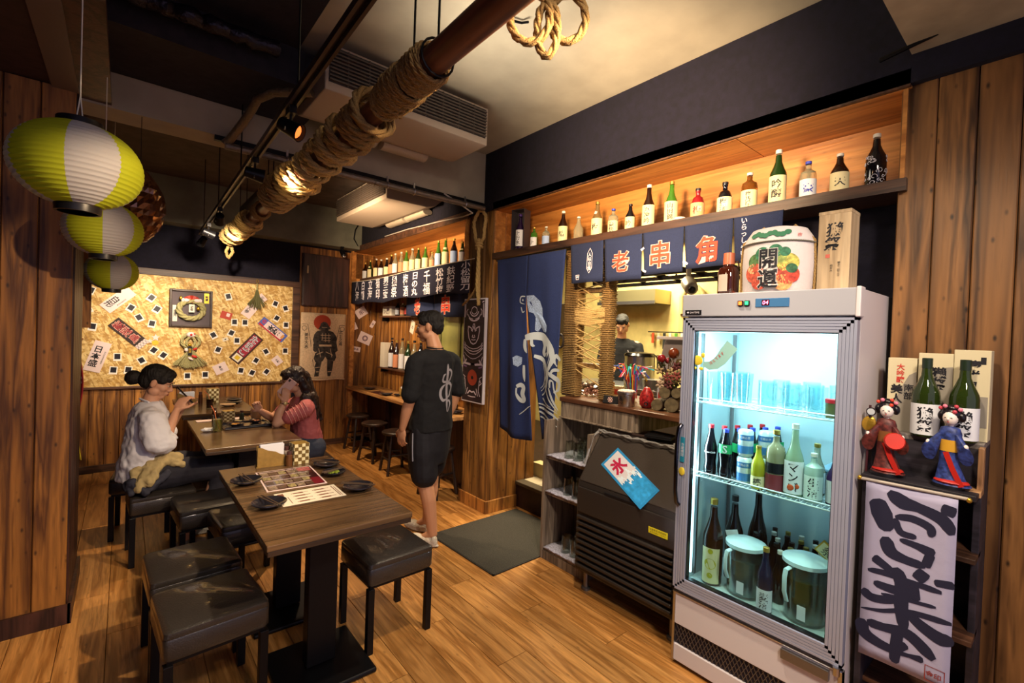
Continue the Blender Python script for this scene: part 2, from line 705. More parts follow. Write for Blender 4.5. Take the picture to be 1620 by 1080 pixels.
# left wall: timber pillar
wl = box_struct('wall_left', (-1.7, -.215, 3.312, 3.93, 0, 2.75), W_DARK)
planks(wl, (-1.62, 3.312, 0), 11, .1285, 2.745, W_WALL)
planks(wl, (-.215, 3.32, .0), 5, .122, 2.745, W_DARK, rz=R(90), t=.014)
bl = B('baseboard_left', [(-1.7, -.19, 3.282, 3.298, 0, .10), (-.201, -.186, 3.282, 3.93, 0, .10)], W_DARK)
bl['kind'] = 'structure'
wl2 = box_struct('wall_left_front', (-1.75, -1.62, -1.5, 3.32, 0, 2.75), W_DARK)
# alcove left wall
al = box_struct('wall_left_alcove', (-.52, -.385, 3.93, 6.44, 0, 3.17), W_DARK)
tl = B('trim_1', [(-.245, -.205, 3.935, 3.955, 1.52, 2.75)], W_TRIM)
tl['kind'] = 'structure'
tl2 = B('trim_2', [(-.30, -.19, 4.6, 4.64, 1.52, 2.75)], W_WALL)
tl2['kind'] = 'structure'

# back wall
wb = box_struct('wall_back', (-.55, 5.4, 6.44, 6.6, 0, 3.3), BLACKP)
planks(wb, (-.385, 6.44, .07), 17, .121, .815, W_WALL)
planks(wb, (1.735, 6.44, .07), 9, .121, 2.56, W_WALL)
ob_ = link('strand_board', MB().box(-.385, 1.652, 6.405, 6.438, .887, 2.088).mesh(), osb(), wb)
t3 = B('trim_3', [(-.385, 1.74, 6.398, 6.44, 2.088, 2.16), (1.65, 1.74, 6.398, 6.44, .86, 2.088), (-.385, 1.65, 6.392, 6.44, .862, .888)], W_TRIM, bevel=.004)
t3['kind'] = 'structure'
bb2 = B('baseboard_back', [(-.385, 2.40, 6.405, 6.44, 0, .075)], W_TRIM, bevel=.003)
bb2['kind'] = 'structure'
cb = thing('wall_cabinet', 'dark brown wooden cabinet door high on the back wall above the warrior hanging', 'cabinet', (1.755, 6.40, 1.86))
B('body', (0, .60, -.03, .04, 0, .68), W_DARK, cb, bevel=.003)
B('door', (.01, .59, -.045, -.03, .01, .67), W_DARK, cb, bevel=.004)
B('latch', (.045, .065, -.055, -.045, .42, .52), mat('cream_latch', 'b9a47c', .5), cb, bevel=.003)

# right wall of the far alcove
wr = box_struct('wall_right_alcove', (2.80, 2.9, 3.6, 6.44, 0, 2.28), W_DARK)
planks(wr, (2.80, 6.44, 0), 24, .118, 2.26, W_WALL, rz=R(-90))
far = struct('niche_far', MB().box(2.44, 2.80, 3.66, 6.44, 2.225, 2.262).mesh(), W_TRIM)
B('niche_back', (2.76, 2.80, 3.66, 6.44, 2.262, 2.66), W_ORANGE, far)
B('niche_top', (2.44, 2.80, 3.66, 6.44, 2.64, 2.665), W_ORANGE, far)
planks(far, (2.44, 6.44, 2.262), 3, .118, .378, W_ORANGE)
B('niche_end', (2.44, 2.80, 3.66, 3.68, 2.262, 2.64), W_ORANGE, far)
B('niche_fascia', (2.425, 2.44, 3.62, 6.44, 2.64, 2.71), W_TRIM, far)
box_struct('wall_right_upper', (2.45, 2.9, -1.5, 6.44, 2.665, 3.175), BLACKP)
# corner post where niche meets back wall
cp_ = B('trim_4', [(2.40, 2.46, 6.39, 6.44, 0, 2.71), (2.395, 2.44, 6.2, 6.44, 2.225, 2.262)], W_ORANGE)
cp_['kind'] = 'structure'

# pillar between the alcove and the doorway, jamb behind the curtain
pl = box_struct('pillar', (2.485, 2.80, 3.265, 3.64, 0, 2.74), W_DARK)
planks(pl, (2.485, 3.64, .0), 3, .125, 2.74, wood('pillar_pine', '5a3a1c', 'a5763c', axis=2, knots=.7), rz=R(-90), t=.015)
planks(pl, (2.472, 3.265, .0), 5, .1125, 2.23, W_WALL, t=.014)
bp_ = B('baseboard_pillar', [(2.452, 2.47, 3.237, 3.66, 0, .11), (2.452, 2.81, 3.233, 3.251, 0, .11)], W_WALL, bevel=.003)
bp_['kind'] = 'structure'

# near niche above the doorway and the bar
near = struct('niche_near', MB().box(2.455, 2.86, .46, 3.265, 2.232, 2.284).mesh(), wood('shelf_brown', '33211c', '5d3f30', axis=1))
B('niche_back', (2.82, 2.86, .46, 3.265, 2.284, 2.66), W_ORANGE, near)
B('niche_top', (2.47, 2.86, .46, 1.17, 2.655, 2.672), W_ORANGE, near)
B('niche_top', (2.47, 2.86, 1.174, 3.265, 2.655, 2.672), W_ORANGE, near)
planks(near, (2.47, 3.262, 2.284), 3, .118, .372, W_ORANGE)
B('niche_end', (2.47, 2.86, .47, .485, 2.284, 2.655), W_ORANGE, near)
B('niche_fascia', (2.45, 2.47, .46, 3.265, 2.656, 2.725), W_TRIM, near)
# panel wall at the right
wrp = box_struct('wall_right', (2.50, 2.9, -1.5, .48, 0, 2.735), W_DARK)
planks(wrp, (2.50, .492, 0), 17, .1165, 2.735, wood('pine_olive', '4c3018', '97683a', axis=2, scale=8, knots=.85, vary=.25), rz=R(-90), t=.016)
B('side_panel', (2.50, 3.0, .48, .494, 0, 2.232), BLACKP, wrp)

# doorway step and raised kitchen
kf = box_struct('floor_kitchen', (2.815, 5.3, -.5, 6.5, -.05, .205), mat('step_dark', '2a1714', .45, bump=.2, bscale=12, vary=.3))
B('step_edge', (2.80, 2.90, 1.2, 3.25, .205, .235), mat('step_edge', '4d4234', .45), kf, bevel=.004)
tile = mat('kitchen_tile', 'b8a88e', .5)
for i in range(6):
    for j in range(8):
        B('floor_tile', (2.905 + i * .2, 3.10 + i * .2, 1.65 + j * .2, 1.845 + j * .2, .205, .232), tile, kf, bevel=.002) if i < 4 else None
YEL = mat('kitchen_yellow', 'd4c07e', .7, bump=.2, bscale=6, vary=.15)
box_struct('wall_kitchen', (5.2, 5.3, -.5, 6.5, 0, 3.0), YEL)
box_struct('wall_kitchen_side', (2.9, 5.2, 6.3, 6.42, .2, 3.0), YEL)
box_struct('wall_kitchen_near', (3.0, 5.2, -.1, 0, .2, 3.0), YEL)
B('dark_partition', (2.68, 2.72, .50, 1.06, 1.15, 2.232), BLACKP, wrp)
box_struct('ceiling_kitchen', (2.87, 5.3, -.1, 6.4, 2.9, 3.0), mat('kitchen_ceiling', '8c7a50', .8))
# low cream wall seen past the jamb
B('kitchen_plinth', (3.06, 3.16, 2.6, 3.3, .232, .36), mat('cream_block', 'b8a878', .7), kf)
# ------------------------------------------------------------------ dining tables and stools
def table(x0, y0, ln, label):
    t = thing('dining_table', label, 'table', (x0 + .3, y0 + ln / 2, 0), 0, 'dining tables in a row')
    h = ln / 2
    B('tabletop', (-.302, .302, -h, h, .728, .752), W_TABLE, t, bevel=.003)
    B('edge_band', (-.298, .298, -h + .004, h - .004, .706, .727), mat('table_edge', '3a2a1e', .4), t, bevel=.002)
    for s in (-1, 1):
        p = B('pedestal', (-.065, .065, s * (h - .3) - .035, s * (h - .3) + .035, .03, .706), METAL_B, t, bevel=.004)
        B('base_plate', (-.2, .2, s * (h - .3) - .2, s * (h - .3) + .2, 0, .022), METAL_B, t, bevel=.008)
        B('bracket', (-.16, .16, s * (h - .3) - .05, s * (h - .3) + .05, .694, .706), METAL_B, t)
    return t


table(.428, 1.905, 1.17, 'dark wood dining table nearest the camera with menus and four dark plates')
table(.428, 3.63, 1.15, 'dark wood dining table the two seated women share')
table(.415, 5.08, 1.13, 'dark wood dining table farthest back under the board wall')


def cushion_mesh(w, d, z0, z1):
    mb = MB()
    n = 12
    rs = []
    for z, k in ((z0, .97), (z0 + .01, 1), (z1 - .035, 1), (z1 - .03, .988), (z1 - .026, 1), (z1 - .008, .985), (z1, .93)):
        ring = []
        for sx, sy in ((1, 1), (-1, 1), (-1, -1), (1, -1)):
            for q in range(4):
                a = math.atan2(sy, sx) - PI / 4 + q / 3 * PI / 2
                cx, cy = sx * (w / 2 - .02), sy * (d / 2 - .02)
                ring.append(((cx + .02 * math.cos(a)) * k, (cy + .02 * math.sin(a)) * k, z))
        rs.append(ring)
    mb.rings(rs)
    # slightly domed top
    return mb.mesh('cushion', smooth=True)


CUSH = cushion_mesh(.36, .36, .335, .448)


def stool(x, y, rz, label, z=0):
    t = thing('padded_stool', label, 'stool', (x, y, z), rz, 'black padded stools')
    link('seat_cushion', CUSH, LEATH, t)
    B('seat_frame', (-.165, .165, -.165, .165, .318, .338), METAL_B, t)
    for sx in (-1, 1):
        for sy in (-1, 1):
            B('leg', (sx * .162 - .016, sx * .162 + .016, sy * .162 - .016, sy * .162 + .016, 0, .32), METAL_B, t, bevel=.002)
    return t


stool(.295, 2.26, R(4), 'black padded stool nearest the camera at the near table')
stool(.275, 2.70, R(3), 'black padded stool tucked just behind the frontmost one')
stool(1.10, 2.31, R(2), 'black padded stool on the right side of the near table by the open floor')
stool(.60, 3.18, R(4), 'black padded stool half hidden under the left edge of the near table')
stool(.215, 3.98, R(3), 'black padded stool carrying the seated woman in the white shirt')
stool(.13, 4.50, R(-6), 'black padded stool behind the woman in the white shirt against the wall')
stool(.44, 3.56, R(4), 'black padded stool between the near table and the middle table')
stool(1.27, 4.28, R(-3), 'black padded stool under the woman in pink')

# ------------------------------------------------------------------ bar counter in the far alcove
bc = thing('bar_counter', 'long narrow wooden bar counter along the alcove wall', 'counter', (2.37, 3.66, 0))
B('counter_top', (0, .40, 0, 2.765, .755, .79), W_COUNTER, bc, bevel=.004)
B('front_panel', (.33, .36, 0, 2.765, 0, .755), W_DARK, bc)
B('support_board', (.25, .33, 1.0, 1.03, 0, .755), W_DARK, bc)
B('support_board', (.25, .33, 2.0, 2.03, 0, .755), W_DARK, bc)
W_STOOL = wood('bar_stool_wood', '1e1512', '3c2a22', axis=2, knots=.1)


def barstool(x, y, rz, label):
    t = thing('bar_stool', label, 'stool', (x, y, 0), rz, 'dark wooden stools under the bar counter')
    link('seat', MB().lathe([(0.0, .43), (.15, .43), (.158, .438), (.158, .455), (.15, .462), (0.0, .456)], 24).mesh(smooth=True), W_STOOL, t)
    for i in range(4):
        a = PI / 4 + i * PI / 2
        link('leg', MB().tube([(math.cos(a) * .115, math.sin(a) * .115, .432), (math.cos(a) * .185, math.sin(a) * .185, .003)], .017, 8).mesh(smooth=True), W_STOOL, t)
    for i in range(4):
        a, b = PI / 4 + i * PI / 2, PI / 4 + (i + 1) * PI / 2
        z = .16 if i % 2 else .21
        k = .115 + .07 * (1 - z / .43)
        link('stretcher', MB().tube([(math.cos(a) * k, math.sin(a) * k, z), (math.cos(b) * k, math.sin(b) * k, z)], .011, 8).mesh(smooth=True), W_STOOL, t)
    return t


barstool(2.40, 5.98, .1, 'dark wooden bar stool farthest along the bar, next to the back wall')
barstool(2.36, 5.38, .3, 'dark wooden bar stool second from the back wall')
barstool(2.36, 4.80, -.1, 'dark wooden bar stool mostly hidden behind the standing man')
barstool(2.38, 3.92, .2, 'dark wooden bar stool beside the roped pillar')

# ------------------------------------------------------------------ fridge
FR = thing('display_fridge', 'white glass-door drinks fridge with lit shelves of bottles and glasses', 'fridge', (2.1, 1.212, 0), R(-90))
FWHITE = mat('fridge_liner', 'bccfd3', .35)
B('cabinet_shell', [(0, .03, .03, .54, .04, 1.80), (.67, .70, .03, .54, .04, 1.80), (.03, .67, .51, .54, .04, 1.80),
                    (.03, .67, .03, .51, .33, .405), (.03, .67, .03, .51, 1.66, 1.80)], WHITE, FR)
B('liner', [(.03, .036, .045, .51, .405, 1.66), (.664, .67, .045, .51, .405, 1.66), (.036, .664, .504, .51, .405, 1.66),
            (.036, .664, .045, .504, .405, .411), (.036, .664, .045, .504, 1.654, 1.66)], FWHITE, FR)
hd = B('header', (-.005, .705, -.018, .03, 1.697, 1.802), WHITEG, FR, bevel=.004)
B('corner_cap', (.693, .709, -.022, .034, 1.692, 1.806), WHITE, FR, bevel=.004)
npl = B('nameplate', (.012, .092, -.0205, -.018, 1.705, 1.728), BLKPL, FR)
txt('◆ DAYTIME', WHITEINK, npl, (.052, -.0212, 1.7165), .070, .011)
for k, (c, e) in enumerate((('f26a2a', 1.6), ('2fd872', 1.2))):
    B('rocker_switch', (.262 + k * .028, .284 + k * .028, -.0255, -.018, 1.742, 1.765), BLKPL, FR, bevel=.001)
    B('switch_light', (.266 + k * .028, .280 + k * .028, -.0275, -.0255, 1.746, 1.761), mat('switch_' + c, c, .3, emis=e), FR)
dp = B('display_panel', (.335, .468, -.021, -.018, 1.735, 1.772), mat('display_blue', '3f6c9a', .25), FR, bevel=.006)
B('display_window', (.362, .392, -.0222, -.021, 1.742, 1.766), mat('display_dark', '3a0d18', .3), dp)
txt('04', mat('led_red', 'ff5a78', .5, emis=5), dp, (.377, -.0228, 1.754), .026, .017, slant=.15)
# louvred grille and lower panels
B('lower_panel', (0, .70, 0, .03, .20, .352), WHITE, FR, bevel=.003)
B('lower_panel', (0, .70, 0, .03, .02, .10), WHITE, FR, bevel=.003)
B('side_rail', (0, .012, -.004, .03, .02, .352), STEEL, FR)
B('side_rail', (.688, .70, -.004, .03, .02, .352), STEEL, FR)
B('vent_backing', (.01, .69, .012, .03, .10, .20), mat('vent_dark', '1c1626', .7), FR)
gm = MB()
for i in range(34):
    x = .02 + i * .02
    gm.box(x, x + .0022, .006, .009, .10, .20, (0, R(28), 0))
    gm.box(x, x + .0022, .006, .009, .10, .20, (0, R(-28), 0))
link('vent_mesh', gm.mesh(), METAL_G, FR)
link('kick_trim', MB().tube([(0, -.002, .356), (.70, -.002, .356)], .006, 8).mesh(smooth=True), STEEL, FR)
B('lock_plate', (.49, .66, -.016, .002, .30, .34), METAL_G, FR, bevel=.002)
for lx in (.06, .64):
    for ly in (.08, .48):
        link('foot', MB().lathe([(0.0, 0), (.02, 0), (.016, .04), (0.0, .04)], 12, (lx, ly, 0)).mesh(), BLKPL, FR)
# door
D = link('door', None, None, FR)
bpy.data.objects.remove(D)
FRAME = mat('door_aluminium', 'a8aec6', .35, metal=.35)
dm = MB()
for a in (0.0, .012, .024, .036, .048):
    t_ = .010
    for (x0, x1, z0, z1) in ((a, a + t_, .375 + a, 1.69 - a), (.70 - a - t_, .70 - a, .375 + a, 1.69 - a), (a, .70 - a, .375 + a, .375 + a + t_), (a, .70 - a, 1.69 - a - t_, 1.69 - a)):
        dm.box(x0, x1, -.014 + (.002 if a else 0), .02, z0, z1)
dm.box(.004, .056, -.009, .026, .38, 1.685).box(.644, .696, -.009, .026, .38, 1.685).box(.004, .696, -.009, .026, .38, .434).box(.004, .696, -.009, .026, 1.633, 1.685)
door = link('door', dm.mesh(), FRAME, FR)
B('gasket', [(.056, .062, -.004, .024, .434, 1.633), (.638, .644, -.004, .024, .434, 1.633), (.062, .638, -.004, .024, .434, .440), (.062, .638, -.004, .024, 1.627, 1.633)], BLKPL, door)
B('pane', (.060, .640, .004, .010, .437, 1.630), glass('door_glass', 'e8f8f8', .02, .93), door)
hp = [(.014, -.014, 1.175), (.010, -.030, 1.16), (.008, -.040, 1.11), (.008, -.042, .98), (.008, -.040, .86), (.010, -.030, .80), (.014, -.014, .785)]
link('handle', MB().tube(hp, .010, 10).mesh(smooth=True), mat('dark_chrome', '4a4a52', .12, metal=1), door)
link('hinge', MB().lathe([(0, 0), (.012, 0), (.012, .03), (0, .03)], 12, (.685, -.02, .345)).mesh(smooth=True), STEEL, door)
# stickers on the glass
st = B('sticker', [(.012, .034, -.0165, -.0145, .995, 1.115)], mat('sticker_teal', '1f7f9a', .5), door)
txt('冷蔵開閉', WHITEINK, st, (.023, -.0172, 1.055), .016, .10, True)
flag = MB().ribbon([(.10, 1.475), (.13, 1.468), (.16, 1.478), (.185, 1.500), (.205, 1.53), (.235, 1.57)], .05, .001, ws=[.02, .04, .05, .055, .06, .062])
fl_ = link('sticker', flag.mesh(fix=False), mat('sticker_flag', '8fc0bc', .5), door, label='pale green waving flag sticker')
txt('冷えてます', REDINK, fl_, (.165, -.0005, 1.505), .085, .028, turn=R(42))
link('sticker', MB().ell((.075, 0, 1.49), (.024, .003, .024)).ell((.058, 0, 1.452), (.012, .003, .008)).ell((.092, 0, 1.452), (.012, .003, .008)).ell((.05, 0, 1.515), (.01, .003, .012)).ell((.1, 0, 1.515), (.01, .003, .012)).mesh(smooth=True), mat('sticker_yellow', 'd8c13a', .5), door, label='round yellow and green sticker')
link('sticker', MB().ell((.024, -.016, .95), (.016, .002, .02)).mesh(smooth=True), mat('sticker_yellow', 'd8c13a', .5), door)
# light tube and shelves
tb = B('light_tube', (.06, .64, .05, .085, 1.628, 1.652), mat('fridge_tube', 'd6f4ff', .4, emis=9), FR, bevel=.004)
B('light_tube', (.042, .054, .05, .062, .45, 1.60), mat('fridge_tube_soft', 'c4ecf6', .4, emis=2.0), FR)
lamp('AREA', 'fridge_light', (2.155, .86, 1.62), 4.2, (.86, .97, 1), (2.5, .86, .9), .5, sy=.05)
lamp('AREA', 'fridge_light', (2.16, 1.15, 1.1), 4, (.86, .97, 1), (2.4, .6, 1.0), .03, sy=1.0)
for z in (1.285, .93):
    sm = MB()
    for y in (.05, .20, .35, .485):
        sm.tube([(.04, y, z), (.66, y, z)], .0035, 6)
    sm.tube([(.04, .046, z + .022), (.66, .046, z + .022)], .003, 6)
    for i in range(32):
        x = .05 + i * .0194
        sm.tube([(x, .05, z + .003), (x, .485, z + .003)], .0016, 4)
        sm.tube([(x, .05, z + .003), (x, .046, z + .022)], .0016, 4) if i % 4 == 0 else None
    link('wire_shelf', sm.mesh(smooth=True), mat('white_wire', 'dfeef2', .3), FR)
for x in (.045, .655):
    for y in (.10, .44):
        B('shelf_rail', (x - .006, x + .006, y - .008, y + .008, .43, 1.62), METAL_G, FR)


def fpos(lx, ly, z=0):
    """fridge local -> world"""
    return (2.1 + ly, 1.212 - lx, z)


# ------------------------------------------------------------------ bottle kit
def bglass(name, col, trans=.35, rough=.06):
    return mat('glass_' + name, col, rough, trans=trans, coat=.3)


GB = bglass('brown', '2a140c')
GBK = bglass('black', '0e0d12', .1)
GG = bglass('green', '4f8f2c', .55)
GDG = bglass('dark_green', '1c3a16', .35)
GC = bglass('clear', 'd8d2b0', .75)
GT = bglass('tan', '8f7448', .5)
GA = bglass('amber', '7a4a1c', .5)
LBC = mat('label_cream', 'ddd0a0', .6)
LBW = mat('label_white', 'dcdde2', .6)
LBB = mat('label_blue', '9db4dc', .6)
LBR = mat('label_salmon', 'd88e66', .6)
CAPW = mat('cap_white', 'd8d4c8', .4)
CAPB = mat('cap_blue', '3c4ab8', .4)
CAPK = mat('cap_black', '17171b', .4)
CAPG = mat('cap_gold', 'b89a4a', .35, metal=.7)
CAPR = mat('cap_red', 'b8242c', .35)
PROF = {
    'sake': [(0, 0), (.9, 0), (1, .02), (1, .52), (.94, .58), (.62, .69), (.40, .78), (.34, .90), (.38, .91), (.38, 1), (0, 1)],
    'slim': [(0, 0), (.9, 0), (1, .02), (1, .46), (.85, .56), (.52, .68), (.36, .80), (.34, .92), (.40, .93), (.40, 1), (0, 1)],
    'stout': [(0, 0), (.9, 0), (1, .03), (1, .62), (.9, .72), (.45, .78), (.34, .82), (.34, .90), (.38, .9), (.38, 1), (0, 1)],
    'round': [(0, 0), (.8, 0), (.95, .05), (1, .3), (.96, .52), (.7, .70), (.34, .76), (.30, .86), (.36, .88), (.36, 1), (0, 1)],
    'beer': [(0, 0), (.9, 0), (1, .02), (1, .54), (.9, .62), (.55, .74), (.42, .84), (.38, .95), (.44, .95), (.44, 1), (0, 1)],
    'cola': [(0, 0), (.85, 0), (.95, .03), (.95, .15), (.82, .28), (.98, .48), (.96, .56), (.6, .74), (.42, .86), (.38, .95), (.44, .95), (.44, 1), (0, 1)],
}


def bottle(kind, h, r, gm_, lab, cap, label, pos, rz=0, text='', tm=None, lz=(.06, .46), group=None, name='sake_bottle', neck=None, cat='bottle', wide=1.25, capz=.93, bold=.015):
    t = thing(name, label, cat, pos, rz, group)
    pr = [(a * r, b * h) for a, b in PROF[kind]]
    k = [i for i, p in enumerate(PROF[kind]) if p[1] >= .9][0]
    body = pr[:k + 1] + [(0, pr[k][1])]
    link('glass_body', MB().lathe([(max(a, .0004), b) for a, b in body], 20).mesh(smooth=True), gm_, t)
    cr_ = pr[k][0] * 1.12
    link('cap', MB().lathe([(.0004, h * capz), (cr_, h * capz), (cr_, h * .995), (cr_ * .85, h), (.0004, h)], 14).mesh(smooth=True), cap, t)
    if lab:
        z0, z1 = lz[0] * h, lz[1] * h
        link('label', MB().lathe([(r + .0008, z0), (r + .0008, z1)], 16, (0, 0, 0), -PI / 2 - wide, -PI / 2 + wide).mesh(smooth=True, fix=False), lab, t)
        if text:
            cf = lambda x, z: -math.sqrt(max(1e-8, (r + .0016) ** 2 - min(x * x, r * r * .98)))
            txt(text, tm or INK, t, (0, 0, (z0 + z1) / 2), r * 1.15, (z1 - z0) * .84, len(text) > 1 and not text.isascii(), bold, conform=cf)
    if neck:
        link('neck_label', MB().lathe([(r * .80, h * .60), (r * .62, h * .68)], 14, (0, 0, 0), -PI / 2 - 1, -PI / 2 + 1).mesh(smooth=True, fix=False), neck, t)
    return t


GN = 'bottles on the lit shelf above the bar'
NZ = 2.2845
rr = R(-72)
near_bottles = [
    # x, y, top, kind, r, glass, label mat, cap, text, text mat, label text
    (2.56, 2.843, 2.463, 'stout', .029, GG, LBW, CAPG, '上', None, 'small green bottle with white label beside the black gift box'),
    (2.56, 2.701, 2.446, 'stout', .031, GC, LBB, CAPW, '', None, 'small clear bottle with pale blue label and white cap on the bar shelf'),
    (2.56, 2.516, 2.535, 'sake', .038, GB, LBC, CAPW, '结', None, 'brown bottle with white cap, third bottle from the black gift box'),
    (2.56, 2.357, 2.465, 'slim', .035, GC, None, CAPW, '', None, 'unlabelled clear bottle of pale liquid on the bar shelf'),
    (2.56, 2.182, 2.540, 'slim', .041, GT, LBC, CAPG, '梅', None, 'tall tan bottle with a pink tag on its neck'),
    (2.56, 2.040, 2.465, 'stout', .035, GC, LBC, CAPB, '豪快', None, 'clear bottle with blue cap, left of the small black one'),
    (2.56, 1.900, 2.470, 'sake', .033, GBK, LBC, CAPK, '吟', None, 'small black bottle with cream label on the bar shelf'),
    (2.56, 1.760, 2.566, 'slim', .040, GB, LBC, CAPW, '五凌吟', None, 'tall brown bottle with long cream label beside the green one'),
    (2.56, 1.599, 2.550, 'slim', .040, GG, LBC, CAPG, '山田錦', None, 'bright green bottle with cream label'),
    (2.56, 1.427, 2.470, 'round', .039, mat('glass_red', '8a1c22', .2, trans=.2), mat('label_orange', 'd8a070', .6), CAPK, '梅', REDINK, 'round red bottle with orange label'),
    (2.56, 1.267, 2.470, 'round', .040, GBK, LBC, CAPK, '梅酒', None, 'round black bottle with white writing and gold label'),
    (2.56, 1.135, 2.490, 'stout', .040, GA, LBC, CAPW, '梅乃宿', None, 'square-shouldered amber bottle with long cream label'),
    (2.56, .994, 2.573, 'sake', .040, GDG, LBC, CAPW, '吟醸', None, 'tall dark green bottle with white cap and cream label'),
    (2.56, .856, 2.478, 'stout', .036, GC, LBW, CAPB, '豪', mat('blue_ink', '2a3aa8', .6), 'clear bottle with bright blue cap and blue character'),
    (2.56, .725, 2.480, 'sake', .038, GB, LBC, CAPW, '天', None, 'brown bottle with white cap, second from the panel wall end of the shelf'),
    (2.56, .588, 2.530, 'sake', .039, GBK, None, CAPW, '', None, 'black bottle covered in white swirls at the panel wall end of the shelf'),
]
for i, (x, y, top, kd, r_, g_, lb, cp, tx_, tm_, lab) in enumerate(near_bottles):
    b = bottle(kd, top - NZ, r_, g_, lb, cp, lab, (x, y, NZ), rr + rp(-.12, .12), tx_, tm_, (.06, .52), GN, wide=1.35)
    if i in (9, 10):
        cf = lambda px, pz, r=r_: -math.sqrt((r * 1.0 + .0014) ** 2 - min(px * px, r * r * .9))
        txt('純米\n梅酒\n百年', WHITEINK, b, (.014, 0, (top - NZ) * .32), .022, .07, conform=cf)
    if i == 4:
        link('neck_tag', MB().box(-.012, .006, -.024, -.021, .165, .185, (0, .4, 0)).mesh(), mat('tag_pink', 'e0b4b0', .6), b)
    if i == 15:
        m_ = MB()
        for k in range(26):
            a, z = -PI / 2 + rp(-1.4, 1.4), rp(.012, .14)
            rad = rp(.006, .013)
            pts = []
            for q in range(9):
                th = q / 8 * 5.2 + k
                aa = a + rad * math.cos(th) * (1 - q * .07) / r_
                rz_ = (r_ + .001) * (1 if z + rad * math.sin(th) < .12 else .95)
                pts.append((rz_ * math.cos(aa), rz_ * math.sin(aa), z + rad * math.sin(th) * (1 - q * .07)))
            m_.tube(pts, .0011, 4)
        link('swirl_print', m_.mesh(), WHITEINK, b, kind='stuff')
bx = thing('gift_box', 'open dark gift box holding a purple-topped bottle at the pillar end of the shelf', 'box', (2.50, 2.985, NZ), R(-72))
B('box_shell', [(-.062, -.058, 0, .10, 0, .34), (.058, .062, 0, .10, 0, .34), (-.058, .058, .096, .10, 0, .34), (-.058, .058, 0, .10, 0, .004), (-.058, .058, 0, .10, .336, .34)], mat('box_grey', '3a3438', .4), bx)
bottle('sake', .30, .036, mat('glass_purple', '241436', .2, trans=.1), LBW, mat('cap_purple', '3b1d6a', .4), 'purple-capped bottle standing inside the dark gift box', (2.535, 2.992, NZ + .005), R(-72), '上善水', None, (.1, .55))
dsh = thing('small_dish', 'small cream dish lying on the shelf between the green and red bottles', 'dish', (2.52, 1.515, NZ))
link('bowl', MB().lathe([(.001, 0), (.02, 0), (.033, .012), (.034, .022), (.030, .022), (.02, .006), (.001, .006)], 18).mesh(smooth=True), CAPW, dsh)

# far shelf
FZ = 2.2625
far_b = [(6.317, 2.503, GB, LBW), (6.148, 2.52, GDG, LBC), (5.95, 2.523, GB, LBC), (5.796, 2.497, GB, LBW), (5.626, 2.497, GBK, LBC), (5.491, 2.525, GB, LBR),
         (5.382, 2.53, GC, LBW), (5.222, 2.53, GC, LBR), (5.089, 2.531, GG, LBC), (4.938, 2.537, GC, LBC), (4.793, 2.526, GDG, LBC), (4.632, 2.519, GG, LBC),
         (4.483, 2.445, GC, LBR), (4.354, 2.552, GG, LBB), (4.211, 2.556, GG, LBC), (4.047, 2.534, GB, LBB), (3.892, 2.482, GDG, LBW)]
cn = {GB: 'brown', GDG: 'dark green', GBK: 'black', GC: 'clear', GG: 'green'}
ln_ = {LBW: 'white', LBC: 'cream', LBR: 'salmon', LBB: 'pale blue'}
ordn = ['first', 'second', 'third', 'fourth', 'fifth', 'sixth', 'seventh', 'eighth', 'ninth', 'tenth', 'eleventh', 'twelfth', 'thirteenth', 'fourteenth', 'fifteenth', 'sixteenth', 'last']
for i, (y, top, g_, lb) in enumerate(far_b):
    bottle('slim' if i % 3 else 'sake', top - FZ, .038 if top > 2.47 else .034, g_, lb, CAPW if i in (2, 3, 4, 6, 7, 9) else CAPG,
           '%s bottle with %s label, %s from the back wall on the alcove shelf' % (cn[g_], ln_[lb], ordn[i]), (2.56, y, FZ), R(-72) + rp(-.2, .2), '', None, (.05, .52), 'bottles on the alcove shelf', wide=1.35,
           neck=LBC if i in (0, 1, 3, 14, 15, 16) else None)

# ------------------------------------------------------------------ fridge contents
CYL = lambda pr, n=18, c=(0, 0, 0): MB().lathe(pr, n, c).mesh(smooth=True)
TUMB = CYL([(.001, 0), (.026, 0), (.033, .145), (.0315, .145), (.025, .006), (.001, .006)])
MUG = CYL([(.001, 0), (.033, 0), (.036, .01), (.036, .12), (.0335, .12), (.032, .012), (.001, .012)])
GLS = glass('chilled_glass', 'f2fafb', .08, .84)
z0 = 1.29
for i, (lx, ly) in enumerate([(.095, .12), (.145, .17), (.10, .22), (.175, .10), (.215, .20), (.16, .29), (.235, .12)]):
    t = thing('tall_glass', 'frosted tall drinking glass, stored at the hinge-free end of the top fridge shelf', 'glass', fpos(lx, ly, z0), 0, 'tall glasses on the top fridge shelf')
    t['label'] = 'frosted tall drinking glass at the handle end of the top fridge shelf'
    link('glass_wall', TUMB, GLS, t)
for i, (lx, ly) in enumerate([(.31, .20), (.355, .10), (.41, .21), (.455, .10), (.505, .20), (.55, .10), (.33, .32), (.58, .26), (.45, .34)]):
    t = thing('beer_mug', 'clear straight beer mug', 'mug', fpos(lx, ly, z0), R(-90 + i * 37), 'beer mugs on the top fridge shelf')
    t['label'] = 'clear straight beer mug on the top fridge shelf under the lamp'
    link('glass_wall', MUG, GLS, t)
    link('handle', MB().tube([(.035, 0, .03), (.06, 0, .035), (.066, 0, .06), (.06, 0, .09), (.035, 0, .095)], .005, 6).mesh(smooth=True), GLS, t)
jr = thing('small_jar', 'small jar with a red lid at the hinge end of the top fridge shelf', 'jar', fpos(.60, .11, z0))
